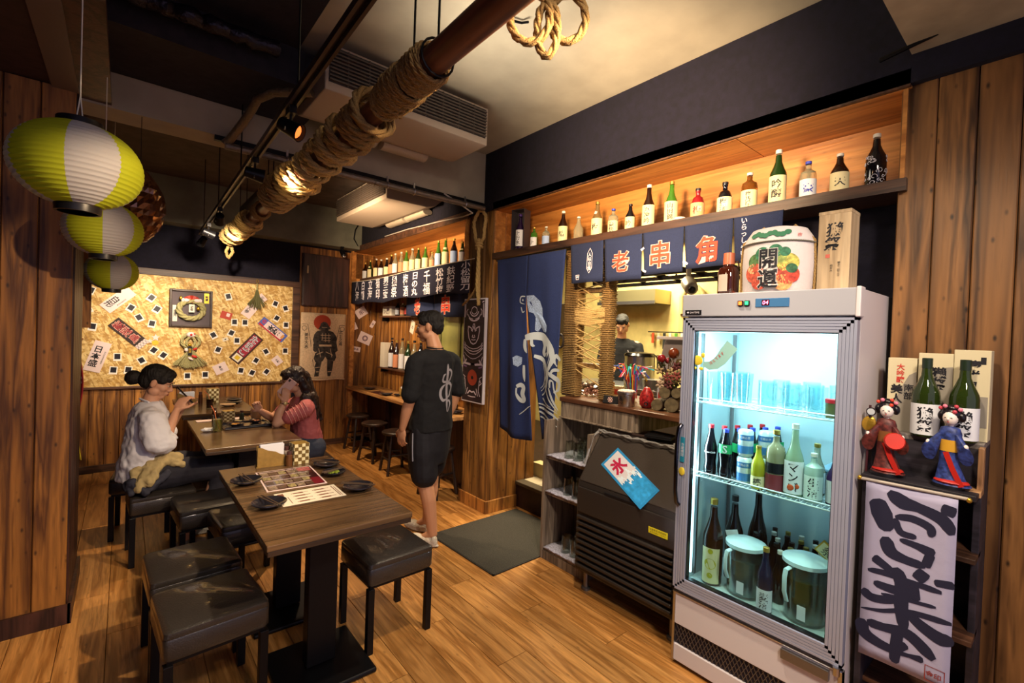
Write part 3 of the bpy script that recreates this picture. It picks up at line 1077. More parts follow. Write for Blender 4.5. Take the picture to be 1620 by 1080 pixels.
link('glass_wall', CYL([(.001, 0), (.026, 0), (.026, .06), (.001, .06)]), mat('jar_olive', '6a6a3a', .3, trans=.3), jr)
link('lid', CYL([(.001, .06), (.028, .06), (.028, .075), (.001, .075)]), CAPR, jr)
z1 = .936
n = 0
for i in range(5):
    t = bottle('cola', .235 if i else .245, .030, GBK if i < 2 else GB, None, CAPR, 'dark cola bottle with red cap, %s in its row' % ordn[i], fpos(.105 + .028 * i, .10 + .076 * i, z1), R(-72), '', name='cola_bottle', group='cola bottles in the fridge')
    if i == 0:
        cf = lambda x, z: -math.sqrt((.0315) ** 2 - min(x * x, .0009))
        txt('Coca-Cola', WHITEINK, t, (0, 0, .115), .05, .02, conform=cf, slant=.3, bold=.03)
for i in range(5):
    bottle('cola', .235, .030, GBK, mat('label_green', '1e9a58', .5), CAPB, 'dark soda bottle with green label and blue cap, %s in its row' % ordn[i], fpos(.178 + .028 * i, .10 + .076 * i, z1), R(-72), 'S' if i == 0 else '', WHITEINK, (.52, .70), name='soda_bottle', group='blue capped soda bottles in the fridge')
canm = mat('can_blue', '4a84c4', .3, metal=.3)
for i, (lx, ly, zz, lb) in enumerate([(.262, .11, 0, 'lower blue and white can in the front stack'), (.262, .115, .124, 'upper blue and white can in the front stack'), (.325, .17, .0, 'lower blue and white can in the rear stack'), (.33, .17, .124, 'upper blue and white can in the rear stack')]):
    t = thing('drink_can', lb + ' on the middle fridge shelf', 'can', fpos(lx, ly, z1 + zz), R(-75), 'blue and white cans in the fridge')
    link('can_body', CYL([(.001, 0), (.027, 0), (.033, .008), (.033, .112), (.027, .121), (.001, .121)]), mat('can_white', 'cfdfe8', .3, metal=.3), t)
    link('band', CYL([(.0335, .015), (.0335, .05)]), canm, t)
    link('band', CYL([(.0335, .075), (.0335, .10)]), canm, t)
    txt('可爾必思', WHITEINK, t, (0, 0, .088), .045, .016, conform=lambda x, z: -math.sqrt(.0343 ** 2 - min(x * x, .001)))
bottle('beer', .19, .028, mat('glass_yellow', 'c8c232', .2, trans=.4), LBC, CAPG, 'small bright yellow drink bottle on the middle fridge shelf', fpos(.333, .085, z1), R(-75), '檸', None, (.05, .3), name='drink_bottle')
t = bottle('stout', .27, .038, mat('glass_dim', 'a8a480', .1, trans=.5), mat('label_plum', '7d3038', .5), CAPG, 'wide jar-like plum liquor bottle with black and red label', fpos(.398, .10, z1), R(-75), '', None, (.04, .30), name='drink_bottle')
link('label', MB().lathe([(.0392, .085), (.0392, .13)], 16, (0, 0, 0), -PI / 2 - 1.2, -PI / 2 + 1.2).mesh(fix=False), BLKPL, t)
t = bottle('slim', .31, .037, mat('glass_pale', 'a9c4a4', .15, trans=.5), LBW, CAPW, 'tall pale bottle with white label and orange fruit print', fpos(.472, .10, z1), R(-75), 'マンゴ', None, (.06, .50), name='drink_bottle')
link('fruit_print', MB().ell((-.008, -.0375, .045), (.013, .002, .013)).ell((.014, -.0355, .052), (.010, .002, .010)).mesh(smooth=True), mat('orange_print', 'c2512a', .5), t)
bottle('stout', .20, .034, mat('glass_frost', 'c2dccf', .25, trans=.45), mat('label_pale', 'd4e2dc', .5), CAPW, 'frosted round-shouldered sake bottle on the middle fridge shelf', fpos(.546, .10, z1), R(-75), '生酒', None, (.08, .55), name='drink_bottle')
bottle('slim', .22, .034, GC, LBW, CAPG, 'clear small bottle behind the frosted one', fpos(.52, .22, z1), R(-75), '', None, name='drink_bottle')
bottle('slim', .23, .034, GDG, LBC, CAPW, 'dark green bottle behind the mango drink', fpos(.43, .22, z1), R(-75), '', None, name='drink_bottle')
bottle('beer', .20, .032, mat('glass_violet', '3a2450', .2), LBW, CAPK, 'dark violet bottle at the hinge end of the middle fridge shelf', fpos(.615, .13, z1), R(-75), '', None, (.05, .5), name='drink_bottle')
for i, (lx, ly) in enumerate([(.575, .30), (.575, .41)]):
    t = thing('lunch_tub', 'blue grey tub with lid, %s one of the pair' % ('front', 'back')[i], 'tub', fpos(lx, ly, z1))
    B('tub', (-.06, .06, -.05, .05, 0, .10), mat('tub_blue', '4e6f92', .4), t, bevel=.008)
    B('lid', (-.063, .063, -.053, .053, .10, .112), mat('tub_lid', '8fb0c8', .4), t, bevel=.004)
z2 = .412
t = bottle('sake', .41, .046, GB, LBC, CAPG, 'tall brown sake bottle with yellow circles on its label at the fridge bottom', fpos(.125, .12, z2), R(-75), '', None, (.03, .44), wide=.95)
for zz, rr2 in ((.05, .013), (.105, .026), (.165, .012)):
    cf = lambda x, z: -math.sqrt(.0477 ** 2 - min(x * x, .002))
    me = MB().add([(rr2 * math.cos(a * .314), cf(rr2 * math.cos(a * .314), 0), zz + rr2 * math.sin(a * .314)) for a in range(20)], [tuple(range(20))]).mesh(fix=False)
    link('yellow_circle', me, mat('lemon_print', 'b8ae2c', .5), t)
t = bottle('sake', .41, .042, GBK, None, CAPK, 'black sake bottle with a white tag on its shoulder in the fridge', fpos(.165, .255, z2), R(-75))
B('neck_tag', (-.025, .03, -.046, -.043, .19, .25, (0, -.3, 0)), LBW, t)
bottle('slim', .46, .044, GBK, None, CAPK, 'tallest dark bottle at the back of the fridge bottom', fpos(.245, .33, z2), R(-75))
beer = None
bi = 0
for ly in (.205, .275, .34, .405, .465):
    for k in range(8):
        lx = .215 + .0605 * k + (.018 if ly in (.275, .405) else 0)
        if lx > .625 or math.hypot(lx - .265, ly - .155) < .118 or math.hypot(lx - .515, ly - .155) < .12 or math.hypot(lx - .245, ly - .33) < .075 or math.hypot(lx - .165, ly - .255) < .075:
            continue
        bi += 1
        bottle('beer', .235, .028, GBK, None, [CAPG, CAPW, CAPK][bi % 3], 'small brown beer bottle', fpos(lx, ly, z2), R(-75), '', None, (.1, .5), 'brown beer bottles at the fridge bottom', name='beer_bottle')
for o in COL.objects:
    if o.get('label') == 'small brown beer bottle':
        o['label'] = 'small capped brown beer bottle massed behind the pitchers'
bottle('beer', .285, .031, mat('glass_blue_black', '141a34', .1), LBW, CAPG, 'dark beer bottle between the two pitchers', fpos(.39, .065, z2), R(-75), '麦酒', None, (.05, .38), name='beer_bottle')


def pitcher(lx, ly, r, h, liq, label):
    t = thing('water_pitcher', label, 'pitcher', fpos(lx, ly, z2), R(-90), 'plastic pitchers at the fridge bottom')
    link('jug', CYL([(.001, 0), (r * .86, 0), (r * .9, .01), (r, h), (r * .965, h), (r * .87, .012), (.001, .012)], 28), glass('jug_plastic', 'eef6f6', .15, .80), t)
    link('liquid', CYL([(.001, .013), (r * .86, .013), (r * .93, h * .74), (.001, h * .74)], 28), liq, t)
    link('lid', CYL([(.001, h - .002), (r * 1.04, h - .004), (r * 1.04, h + .012), (r * .7, h + .024), (.001, h + .028)], 28), mat('lid_white', 'cde6ee', .3), t)
    link('handle', MB().tube([(-.035, -r * .9, h * .93), (-.04, -r * 1.22, h * .92), (-.042, -r * 1.3, h * .8), (-.042, -r * 1.27, h * .55), (-.036, -r * 1.12, h * .38)], .010, 8, flat=.6).mesh(smooth=True), mat('lid_white', 'cde6ee', .3), t)
    B('tag', (-.0, .032, -r * .985, -r * .97, h * .12, h * .36), LBW, t)
    return t


pitcher(.265, .155, .083, .225, mat('water_cold', '7c908e', .1, trans=.5), 'pitcher of water with white lid beside the circle-label bottle')
pitcher(.515, .155, .085, .245, mat('tea_green', '55602c', .15, trans=.4), 'pitcher of green tea with white lid at the hinge end')
t = thing('small_sign', 'tilted small framed sign card on the beer bottles in the fridge', 'sign', fpos(.575, .22, z2 + .29), 0, rot=(0, R(35), R(-90)))
B('card', (-.04, .04, -.004, .004, -.03, .03), GOLD, t)
B('face', (-.034, .034, -.006, -.004, -.024, .024), LBC, t)
txt('祭', INK, t, (0, -.0068, 0), .04, .04)
t['label'] = 'tilted small gold framed card leaning over the beer bottles in the fridge'
# ------------------------------------------------------------------ cloth hangings
def cloth(name, x0, x1, zt, zb, m, parent, f, nx=24, nz=16, edge=None, th=.003):
    """hanging cloth sheet with real thickness; f(x, z) is its sway, edge(u, v) -> (x, z) shapes its outline"""
    mb = MB()
    vs = []
    for k in (0, 1):
        for j in range(nz + 1):
            for i in range(nx + 1):
                u, v = i / nx, j / nz
                x, z = edge(u, v) if edge else (x0 + (x1 - x0) * u, zt + (zb - zt) * v)
                vs.append((x, f(x, z) + k * th, z))
    W = nx + 1
    K = W * (nz + 1)
    fs = []
    for j in range(nz):
        for i in range(nx):
            a = j * W + i
            fs.append((a, a + 1, a + W + 1, a + W))
            fs.append((K + a, K + a + W, K + a + W + 1, K + a + 1))
    per = [i for i in range(nx)] + [j * W + nx for j in range(nz)] + [nz * W + nx - i for i in range(nx)] + [(nz - j) * W for j in range(nz)]
    for i, a in enumerate(per):
        b = per[(i + 1) % len(per)]
        fs.append((a, K + a, K + b, b))
    mb.add(vs, fs)
    return link(name, mb.mesh(smooth=2), m, parent)


# bar curtain with the red characters
nr = thing('bar_curtain', 'navy split curtain with red characters 老串角 hanging over the bar opening', 'curtain', (2.425, 2.295, 0), R(-90))
sway = lambda x, z: .009 * math.sin(x * 21 + 1) * (2.22 - z) / .26 - .006
for k, (a, b, zb) in enumerate([(0, .292, 1.955), (.302, .592, 1.950), (.60, .868, 1.972), (.874, 1.145, 1.985), (1.150, 1.385, 1.99)]):
    cloth('curtain_panel', a, b, 2.226, zb, NAVY, nr, sway, 14, 8, edge=(lambda u, v, a=a, b=b, zb=zb: (a + (b - a) * u + (.010 * v * (1 if u > .5 else -1) if False else 0) + (.012 * v * (1 - u)), 2.226 + (zb - 2.226) * v)))
link('hanging_rod', MB().tube([(0, .004, 2.224), (1.385, .004, 2.224)], .005, 8).mesh(smooth=True), METAL_B, nr)
cf = lambda x, z: sway(x, z) - .003
REDC = mat('curtain_red', 'd8402c', .8)
PINKC = mat('curtain_pale', 'e0b4a4', .8)
for ch, x, z, s in (('老', .437, 2.070, .135), ('串', .722, 2.085, .155), ('角', 1.008, 2.080, .145)):
    txt(ch, PINKC, nr, (x, .0, z), s * 1.06, s * 1.06, bold=.045, conform=lambda a, b: sway(a, b) - .0016, name='character_outline')
    txt(ch, REDC, nr, (x, .0, z), s, s, bold=.016, conform=lambda a, b: sway(a, b) - .0030, name='character')
txt('人味自慢', WHITEINK, nr, (.185, 0, 2.095), .030, .15, True, .01, conform=cf, name='character')
om = MB()
om.ribbon([(.165, 2.15), (.163, 2.05), (.185, 2.015), (.207, 2.05), (.205, 2.15), (.185, 2.185), (.165, 2.15)], .004)
om.ribbon([(.055, 2.01), (.06, 1.98), (.085, 1.98), (.09, 2.01), (.055, 2.01)], .004).ribbon([(.06, 1.998), (.086, 1.998)], .01)
om.v = [(x, cf(x, z), z) for x, y, z in om.v]
link('printed_mark', om.mesh(fix=False), WHITEINK, nr)
txt('いらっしゃい', WHITEINK, nr, (1.205, 0, 2.12), .03, .19, True, .01, conform=cf, name='character')
sm_ = MB()
for (x, z, r_, a) in ((.885, 2.02, .016, .6), (.60, 2.13, .012, -.6), (.615, 1.995, .012, .5)):
    sm_.ribbon([(x - r_ * math.cos(a), z + r_ * math.sin(a)), (x + r_ * math.cos(a), z - r_ * math.sin(a))], .012)
sm_.v = [(x, cf(x, z), z) for x, y, z in sm_.v]
link('printed_mark', sm_.mesh(fix=False), WHITEINK, nr)

# door curtain
dn = thing('door_curtain', 'long dark blue split curtain with white fish and wave print in the kitchen doorway', 'curtain', (2.43, 3.14, 0), R(-90))
dsw = lambda x, z: (.020 * math.sin(x * 13 + .6) + .010 * math.sin(x * 31 + z * 2)) * min(1, (2.2 - z) / .9 + .1) - .01
slit = lambda z: max(0, (1.87 - z) / 1.1)
cloth('curtain_half', 0, 1, 2.2, .77, mat('indigo_cloth', '1c2c5c', .85, bump=.5, bscale=300, vary=.35), dn, dsw, 20, 30,
      edge=lambda u, v: ((.10 * v) + ((.39 + .115 * slit(2.205 - 1.44 * v)) - .10 * v) * u, 2.205 - (1.40 + .03 * u) * v - .03 * math.sin(u * 3) * v))
cloth('curtain_half', 0, 1, 2.2, .77, MATS['indigo_cloth'], dn, dsw, 20, 30,
      edge=lambda u, v: ((.393 + .20 * slit(2.205 - 1.44 * v)) + (.80 - .06 * v - (.393 + .20 * slit(2.205 - 1.44 * v))) * u, 2.205 - (1.41 - .06 * u) * v))
link('curtain_rod', MB().tube([(-.03, .006, 2.205), (.84, .006, 2.222)], .006, 8).mesh(smooth=True), METAL_B, dn)
dcf = lambda x, z: dsw(x, z) - .004
WAVE = mat('wave_white', 'b9c2c8', .85)
FISH = mat('fish_print', '93a6c6', .85, bump=.4, bscale=140, vary=.45)


def rib(m, parts, parent, name='printed_wave'):
    mb = MB()
    for pts, ws in parts:
        ws = tuple(1.35 * q for q in ws) if isinstance(ws, tuple) else 1.35 * ws
        # resample for a smooth stroke
        P = [V((p[0], p[1], 0)) for p in pts]
        out, wo = [], []
        n = len(P)
        for i in range(n - 1):
            p0, p1, p2, p3 = P[max(i - 1, 0)], P[i], P[i + 1], P[min(i + 2, n - 1)]
            for q in range(5):
                t = q / 5
                out.append(.5 * ((2 * p1) + (p2 - p0) * t + (2 * p0 - 5 * p1 + 4 * p2 - p3) * t * t + (3 * p1 - p0 - 3 * p2 + p3) * t ** 3))
        out.append(P[-1])
        k = len(out)
        w0, w1 = ws if isinstance(ws, tuple) else (ws, ws)
        wo = [(w0 + (w1 - w0) * i / (k - 1)) * (.35 + .65 * math.sin(PI * min(1, (i + 1) / k * 1.15)) ** .5) for i in range(k)]
        mb.ribbon([(p.x, p.y) for p in out], 0, ws=wo)
    mb.v = [(x, dcf(x, z) if parent is dn else y, z) for x, y, z in mb.v]
    return link(name, mb.mesh(fix=False), m, parent)


fish = [(0.403, 1.888), (0.473, 1.891), (0.536, 1.842), (0.564, 1.783), (0.567, 1.726), (0.629, 1.657), (0.623, 1.606), (0.582, 1.611), (0.555, 1.645), (0.523, 1.61), (0.496, 1.621), (0.519, 1.68), (0.481, 1.75), (0.436, 1.762), (0.415, 1.822)]
fm_ = MB()
ctr = (.50, 1.76)
fm_.add([(ctr[0], 0, ctr[1])] + [(x, 0, z) for x, z in fish], [(0, i + 1, (i + 1) % len(fish) + 1) for i in range(len(fish))])
fm_.v = [(x, dcf(x, z), z) for x, y, z in fm_.v]
link('printed_fish', fm_.mesh(fix=False), FISH, dn)
rib(WAVE, [([(.385, 1.883), (.334, 1.882), (.329, 1.839), (.38, 1.823)], .008), ([(.34, 1.80), (.36, 1.76), (.385, 1.77)], .008), ([(.35, 1.86), (.365, 1.85)], .012)], dn, 'printed_fish_head')
rib(WAVE, [
    ([(0.403, 1.56), (0.491, 1.577), (0.576, 1.57), (0.643, 1.533), (0.694, 1.479), (0.714, 1.413), (0.692, 1.367), (0.655, 1.308), (0.609, 1.246)], (.055, .03)),
    ([(0.576, 1.565), (0.604, 1.509), (0.59, 1.451), (0.612, 1.438), (.636, 1.455)], (.04, .022)),
    ([(.643, 1.533), (.66, 1.47), (.645, 1.42)], .02), ([(0.403, 1.548), (0.403, 1.489), (0.427, 1.442)], .03), ([(.47, 1.56), (.475, 1.51), (.50, 1.50)], .02),
    ([(0.498, 1.423), (0.568, 1.404), (0.62, 1.361), (0.655, 1.308), (0.659, 1.24), (0.63, 1.169), (0.582, 1.129)], (.03, .02)),
    ([(.60, 1.36), (.635, 1.29), (.62, 1.21), (.57, 1.16)], .008), ([(.58, 1.37), (.61, 1.29), (.60, 1.22), (.56, 1.18)], .006),
    ([(0.799, 1.407), (0.751, 1.437), (0.733, 1.403), (0.763, 1.361)], .022), ([(0.671, 1.309), (0.736, 1.281), (0.79, 1.253), (0.787, 1.198), (0.742, 1.171)], .026),
    ([(0.79, 1.335), (0.725, 1.33), (0.69, 1.28)], .018), ([(.70, 1.20), (.70, 1.25), (.73, 1.25)], .016),
    ([(0.396, 1.345), (0.400, 1.275), (0.41, 1.218)], .024),
    ([(0.333, 1.171), (0.369, 1.187), (0.40, 1.169), (0.39, 1.119), (0.41, 1.074), (0.375, 1.067), (0.336, 1.11), (.333, 1.16)], .03),
    ([(0.557, 1.038), (0.719, 1.016), (0.798, 0.977)], .014), ([(0.557, 1.005), (0.677, 0.979), (0.788, 0.928)], .012), ([(0.573, 0.968), (0.678, 0.948), (0.768, 0.901)], .010),
    ([(.55, 1.065), (.70, 1.05), (.79, 1.02)], .008), ([(0.687, 1.198), (0.736, 1.111), (0.793, 1.044)], .014), ([(0.617, 1.224), (0.679, 1.131), (0.782, 1.036)], .012), ([(.59, 1.11), (.64, 1.08), (.72, 1.06)], .010),
    ([(.73, 1.25), (.75, 1.18), (.795, 1.12)], .010), ([(0.368, 0.954), (0.452, 1.017), (0.487, 1.038)], .006), ([(.65, 1.36), (.68, 1.42), (.67, 1.47)], .006)], dn)
bf = MB()
bp2 = [(0.282, 1.398), (0.319, 1.418), (0.375, 1.404), (0.37, 1.351), (0.335, 1.327), (0.294, 1.341)]
bf.add([(x, dcf(x, z), z) for x, z in bp2], [tuple(range(6))])
link('printed_spray', bf.mesh(fix=False), FISH, dn)
cm = MB()
cc = (.545, 1.285)
cm.add([(cc[0] + .075 * math.cos(i * PI / 12), dcf(cc[0] + .075 * math.cos(i * PI / 12), cc[1] + .09 * math.sin(i * PI / 12)) + .0015, cc[1] + .09 * math.sin(i * PI / 12)) for i in range(24)], [tuple(range(24))])

# alcove banner with thirteen columns of white writing
bn = thing('name_banner', 'long dark navy banner with white brush-written names along the alcove shelf', 'banner', (2.405, 6.39, 0), R(-90))
bsw = lambda x, z: .012 * math.sin(x * 9) * (2.25 - z) / .3 - .004
topz = lambda x: 2.236 + .012 * (x - 1.5) / 1.5 - .02 * math.sin(PI * min(1, x / 1.6)) * (x < 1.6)
cloth('banner_cloth', 0, 2.86, 2.24, 1.94, DNAVY, bn, bsw, 70, 8, edge=lambda u, v: (2.86 * u, topz(2.86 * u) - .29 * v - .012 * math.sin(u * 21) * v))
link('hem', MB().tube([(x * .06, bsw(x * .06, 2.23) - .002, topz(x * .06) + .002) for x in range(50)], .003, 6).mesh(smooth=True), PAPER, bn)
for w_, y_ in (('八海', 6.19), ('白鶴', 5.97), ('立海', 5.74), ('菊印', 5.525), ('男三宝', 5.28), ('獺祭', 5.05), ('梅酒', 4.78), ('日の丸', 4.55), ('千福', 4.30), ('松竹梅', 4.05), ('鈇紀野', 3.83), ('小松留刀', 3.585)):
    x_ = 6.39 - y_
    txt(w_, WHITEINK, bn, (x_, 0, 2.09 if len(w_) < 4 else 2.105), .15, .25 if len(w_) < 4 else .265, True, .012, name='brush_writing', conform=lambda a, b: bsw(a, b) - .003, fit=(len(w_) > 2))
b2 = thing('small_curtain', 'small navy curtain with red characters behind the standing man', 'curtain', (2.60, 5.12, 0), R(-90))
s2w = lambda x, z: .014 * math.sin(x * 12) - .006
cloth('curtain_panel', 0, .62, 1.99, 1.76, NAVY, b2, s2w, 14, 6)
cloth('curtain_panel', .63, 1.32, 1.99, 1.74, NAVY, b2, s2w, 14, 6)
for ch, x in (('老', .27), ('串', .90)):
    txt(ch, PINKC, b2, (x, 0, 1.87), .19, .21, bold=.045, conform=lambda a, b: s2w(a, b) - .0016, name='character_outline', fit=True)
    txt(ch, mat('curtain_red_bright', 'ee4a30', .8), b2, (x, 0, 1.87), .175, .195, bold=.016, conform=lambda a, b: s2w(a, b) - .003, name='character', fit=True)

# ------------------------------------------------------------------ pillar poster and rope noose
pp = thing('armour_poster', 'tall dark canvas of a horned armoured face and red disc on the pillar', 'poster', (2.455, 3.625, .955), R(-90))
B('canvas', (0, .33, -.028, 0, 0, .94), mat('canvas_edge', 'c9c2cc', .6), pp, bevel=.002)
B('print', (.010, .320, -.0295, -.028, .012, .928), mat('poster_plum', '22141e', .6, bump=.1, vary=.6, bscale=9), pp)


def art(strokes, m, parent, y, w, h, mirror=True, name='line_art'):
    mb = MB()
    for pts, wd_ in strokes:
        for sgn in ((1, -1) if mirror else (1,)):
            P = [((.5 + sgn * (u)) * w if mirror else u * w, (1 - v_) * h) for u, v_ in pts]
            mb.ribbon(P, wd_, y)
    return link(name, mb.mesh(fix=False), m, parent)


LILAC = mat('lilac_white', 'cdbfce', .6)
arc = lambda cx, cy, rx, ry, a0, a1, n=10: [(cx + rx * math.cos(R(a0 + (a1 - a0) * i / n)), cy + ry * math.sin(R(a0 + (a1 - a0) * i / n))) for i in range(n + 1)]
art([(arc(0, .115, .13, .035, -90, 90), .007), (arc(0, .115, .20, .055, 10, 90), .010), (arc(0, .14, .30, .06, 10, 80), .007), ([(.34, .16), (.36, .12), (.30, .10)], .008),
     (arc(0, .165, .26, .05, 20, 90), .012), ([(.26, .265), (.27, .31), (.22, .38), (.12, .425), (0, .44)], .012), ([(.0, .27), (.05, .30), (.12, .285), (.24, .27)], .012),
     ([(.05, .315), (.13, .30)], .012), ([(.03, .35), (.07, .37), (.0, .375)], .012), ([(.0, .40), (.10, .395)], .008), ([(.02, .24), (.06, .28)], .01),
     ([(.42, .42), (.36, .45), (.2, .475), (0, .485)], .007), ([(.44, .44), (.36, .475), (.2, .50), (0, .51)], .008), ([(.44, .47), (.33, .50), (.15, .53), (0, .535)], .008),
     ([(.42, .52), (.3, .55), (.12, .575), (0, .58)], .005), ([(.45, .55), (.38, .60), (.45, .64)], .010), ([(.10, .635), (.42, .625)], .018), ([(.3, .585), (.36, .62)], .014),
     ([(.45, .74), (.34, .76), (.40, .80)], .008), ([(.45, .80), (.32, .83)], .008), ([(.34, .78), (.30, .88), (.38, .93)], .008), ([(.2, .86), (.28, .93)], .008),
     ([(0, .90), (.10, .89), (.2, .92)], .014), ([(0, .945), (.18, .94)], .008), ([(.42, .05), (.44, .18)], .012), ([(.36, .04), (.44, .03)], .01)], LILAC, pp, -.0302, .33, .94)['kind'] = 'stuff'
art([(arc(.0, .615, .25, .015, 0, 180, 6), .012), ([(.28, .66), (.44, .65)], .014)], mat('violet_print', '7d5a8c', .6), pp, -.0300, .33, .94)['kind'] = 'stuff'
rs_ = MB()
rs_.add([(.165 + .075 * math.cos(i * PI / 10), -.0303, .225 + .072 * math.sin(i * PI / 10)) for i in range(20)], [tuple(range(20))])
link('red_disc', rs_.mesh(fix=False), mat('rust_red', '9c3a24', .6), pp)
rs2 = MB().add([(.165 + .02 * math.cos(i * PI / 6), -.0306, .225 + .016 * math.sin(i * PI / 6)) for i in range(12)], [tuple(range(12))])
link('disc_centre', rs2.mesh(fix=False), INK, pp)


def rope(path, r, m, name, parent=None, strands=3, pitch=None, n=5, step=None, closed=False):
    """laid rope: strands twisted round a path"""
    P = [V(p) for p in path]
    L = [0]
    for i in range(1, len(P)):
        L.append(L[-1] + (P[i] - P[i - 1]).length)
    pitch = pitch or r * 9
    step = step or r * 1.3
    k = max(4, int(L[-1] / step))
    C = []
    j = 0
    for i in range(k + 1):
        d = L[-1] * i / k
        while j < len(L) - 2 and L[j + 1] < d:
            j += 1
        t = (d - L[j]) / max(1e-6, L[j + 1] - L[j])
        C.append(P[j].lerp(P[j + 1], t))
    mb = MB()
    up = V((.1, .2, 1)).normalized()
    fr_ = []
    for i, c in enumerate(C):
        t = (C[min(i + 1, k)] - C[max(i - 1, 0)]).normalized()
        a = t.cross(up)
        if a.length < 1e-3:
            a = t.orthogonal()
        a.normalize()
        up = a.cross(t)
        fr_.append((a, up.copy()))
    for s_ in range(strands):
        pts = []
        for i, c in enumerate(C):
            ph = 2 * PI * (s_ / strands + (L[-1] * i / k) / pitch)
            pts.append(c + fr_[i][0] * math.cos(ph) * r * .52 + fr_[i][1] * math.sin(ph) * r * .52)
        mb.tube(pts, r * .56, n)
    return link(name, mb.mesh(smooth=2, fix=False), m, parent)


nz = thing('rope_noose', 'thick pale rope loop hanging on the pillar over the dark poster', 'rope', (2.41, 3.40, 0))
lp = [(0, .012 * math.sin(i) + .085 * math.sin(2 * PI * i / 26), 2.53 - .145 * math.cos(2 * PI * i / 26)) for i in range(1, 26)]
rope([(0, .01, 2.40)] + lp + [(-.01, -.005, 2.39)], .016, JUTE_L, 'loop', nz)
rope([(0, .01, 2.42), (.01, .012, 2.2), (.008, .0, 2.0), (0, -.02, 1.84)], .017, JUTE_L, 'strand', nz)
rope([(-.012, -.01, 2.42), (-.014, -.012, 2.2), (-.012, -.004, 2.02), (-.004, -.03, 1.83)], .016, JUTE_L, 'strand', nz)
rope([(0, 0, 2.02), (.0, .06, 1.95), (.0, .15, 1.88), (.02, .26, 1.84)], .011, JUTE, 'side_strand', nz)
rope([(.03 * math.cos(i * .7), .03 * math.sin(i * .7), 2.395 - i * .0028) for i in range(22)], .011, JUTE_L, 'binding', nz)

# ------------------------------------------------------------------ back wall: warrior hanging
wh = thing('warrior_hanging', 'beige cloth hanging with an armoured warrior before a red sun', 'hanging', (1.752, 6.395, .89))
wsw = lambda x, z: .006 * math.sin(x * 9) + .004 * math.sin(z * 11 + x * 4) - .012
CLOTHB = mat('beige_cloth', 'd2b492', .9, bump=.3, bscale=60, vary=.15)
cloth('cloth', 0, .578, .885, 0, CLOTHB, wh, wsw, 14, 18)
link('bottom_fold', MB().tube([(x * .0578, wsw(x * .0578, 0) - .006, .004 + .006 * math.sin(x)) for x in range(11)], .012, 8).mesh(smooth=True), CLOTHB, wh)


def flat(polys, m, parent, cf_, name):
    mb = MB()
    for p in polys:
        cx = sum(a for a, b in p) / len(p)
        cz = sum(b for a, b in p) / len(p)
        mb.add([(cx, cf_(cx, cz), cz)] + [(x, cf_(x, z), z) for x, z in p], [(0, i + 1, (i + 1) % len(p) + 1) for i in range(len(p))])
    return link(name, mb.mesh(fix=False), m, parent)


S_ = lambda pts: [(u * .578, (1 - v_) * .885) for u, v_ in pts]
circ = lambda cx, cy, rx, ry, n=20: [(cx + rx * math.cos(2 * PI * i / n), cy + ry * math.sin(2 * PI * i / n)) for i in range(n)]
flat([S_(circ(.47, .14, .19, .115))], mat('sun_red', 'a83c22', .8), wh, lambda x, z: wsw(x, z) - .0015, 'red_sun')
wc = lambda x, z: wsw(x, z) - .003
flat([S_(q) for q in ([(.42, .20), (.44, .15), (.50, .125), (.57, .14), (.62, .19), (.66, .23), (.60, .25), (.44, .25), (.38, .24)],
     [(.36, .27), (.46, .25), (.60, .25), (.72, .28), (.80, .35), (.80, .44), (.72, .47), (.30, .47), (.27, .40), (.30, .32)],
     [(.28, .46), (.40, .44), (.42, .56), (.36, .60), (.28, .56)], [(.68, .44), (.80, .44), (.83, .56), (.76, .60), (.70, .56)],
     [(.36, .50), (.74, .50), (.80, .66), (.76, .72), (.60, .70), (.56, .64), (.50, .72), (.34, .74), (.30, .68)],
     [(.36, .73), (.48, .72), (.44, .85), (.42, .95), (.32, .95), (.34, .86), (.32, .80)], [(.60, .70), (.74, .72), (.72, .84), (.68, .95), (.62, .95), (.60, .84)])],
     mat('warrior_ink', '3b3430', .8, vary=.7, bscale=30, bump=.1), wh, wc, 'warrior_print')
ws_ = MB()
for a, b, w_ in [((.15, .68), (.36, .58), .010), ((.44, .33), (.66, .33), .006), ((.44, .37), (.66, .37), .006), ((.44, .41), (.66, .41), .006), ((.48, .30), (.47, .44), .005), ((.55, .30), (.55, .44), .005), ((.62, .30), (.63, .44), .005),
                 ((.36, .62), (.5, .58), .008), ((.56, .58), (.72, .63), .008), ((.46, .21), (.58, .21), .006), ((.36, .88), (.42, .88), .008), ((.62, .88), (.70, .88), .008), ((.34, .82), (.44, .81), .006), ((.4, .53), (.45, .66), .006), ((.66, .53), (.70, .66), .006)]:
    c_ = S_([a, b])
    ws_.ribbon(c_, w_)
ws_.v = [(x, wc(x, z) - .001, z) for x, y, z in ws_.v]
o_ = link('armour_lines', ws_.mesh(fix=False), CLOTHB, wh)
om2 = MB()
for q in ([(.03, .17), (.15, .17), (.22, .42), (.30, .80)], [(.86, .17), (.98, .17)], [(.86, .17), (.80, .40), (.72, .80)], [(.15, .68), (.34, .59)]):
    om2.ribbon(S_(q), .006)
for cx in (.08, .92):
    om2.ribbon(S_(circ(cx, .23, .05, .035, 12) + [(cx + .05, .23)]), .005)
om2.v = [(x, wc(x, z), z) for x, y, z in om2.v]
link('printed_border', om2.mesh(fix=False), INK, wh)
txt('美亦大志', INK, wh, (.075, 0, .52), .05, .24, True, .01, conform=wc)
txt('武士之道', INK, wh, (.515, 0, .56), .05, .24, True, .01, conform=wc)

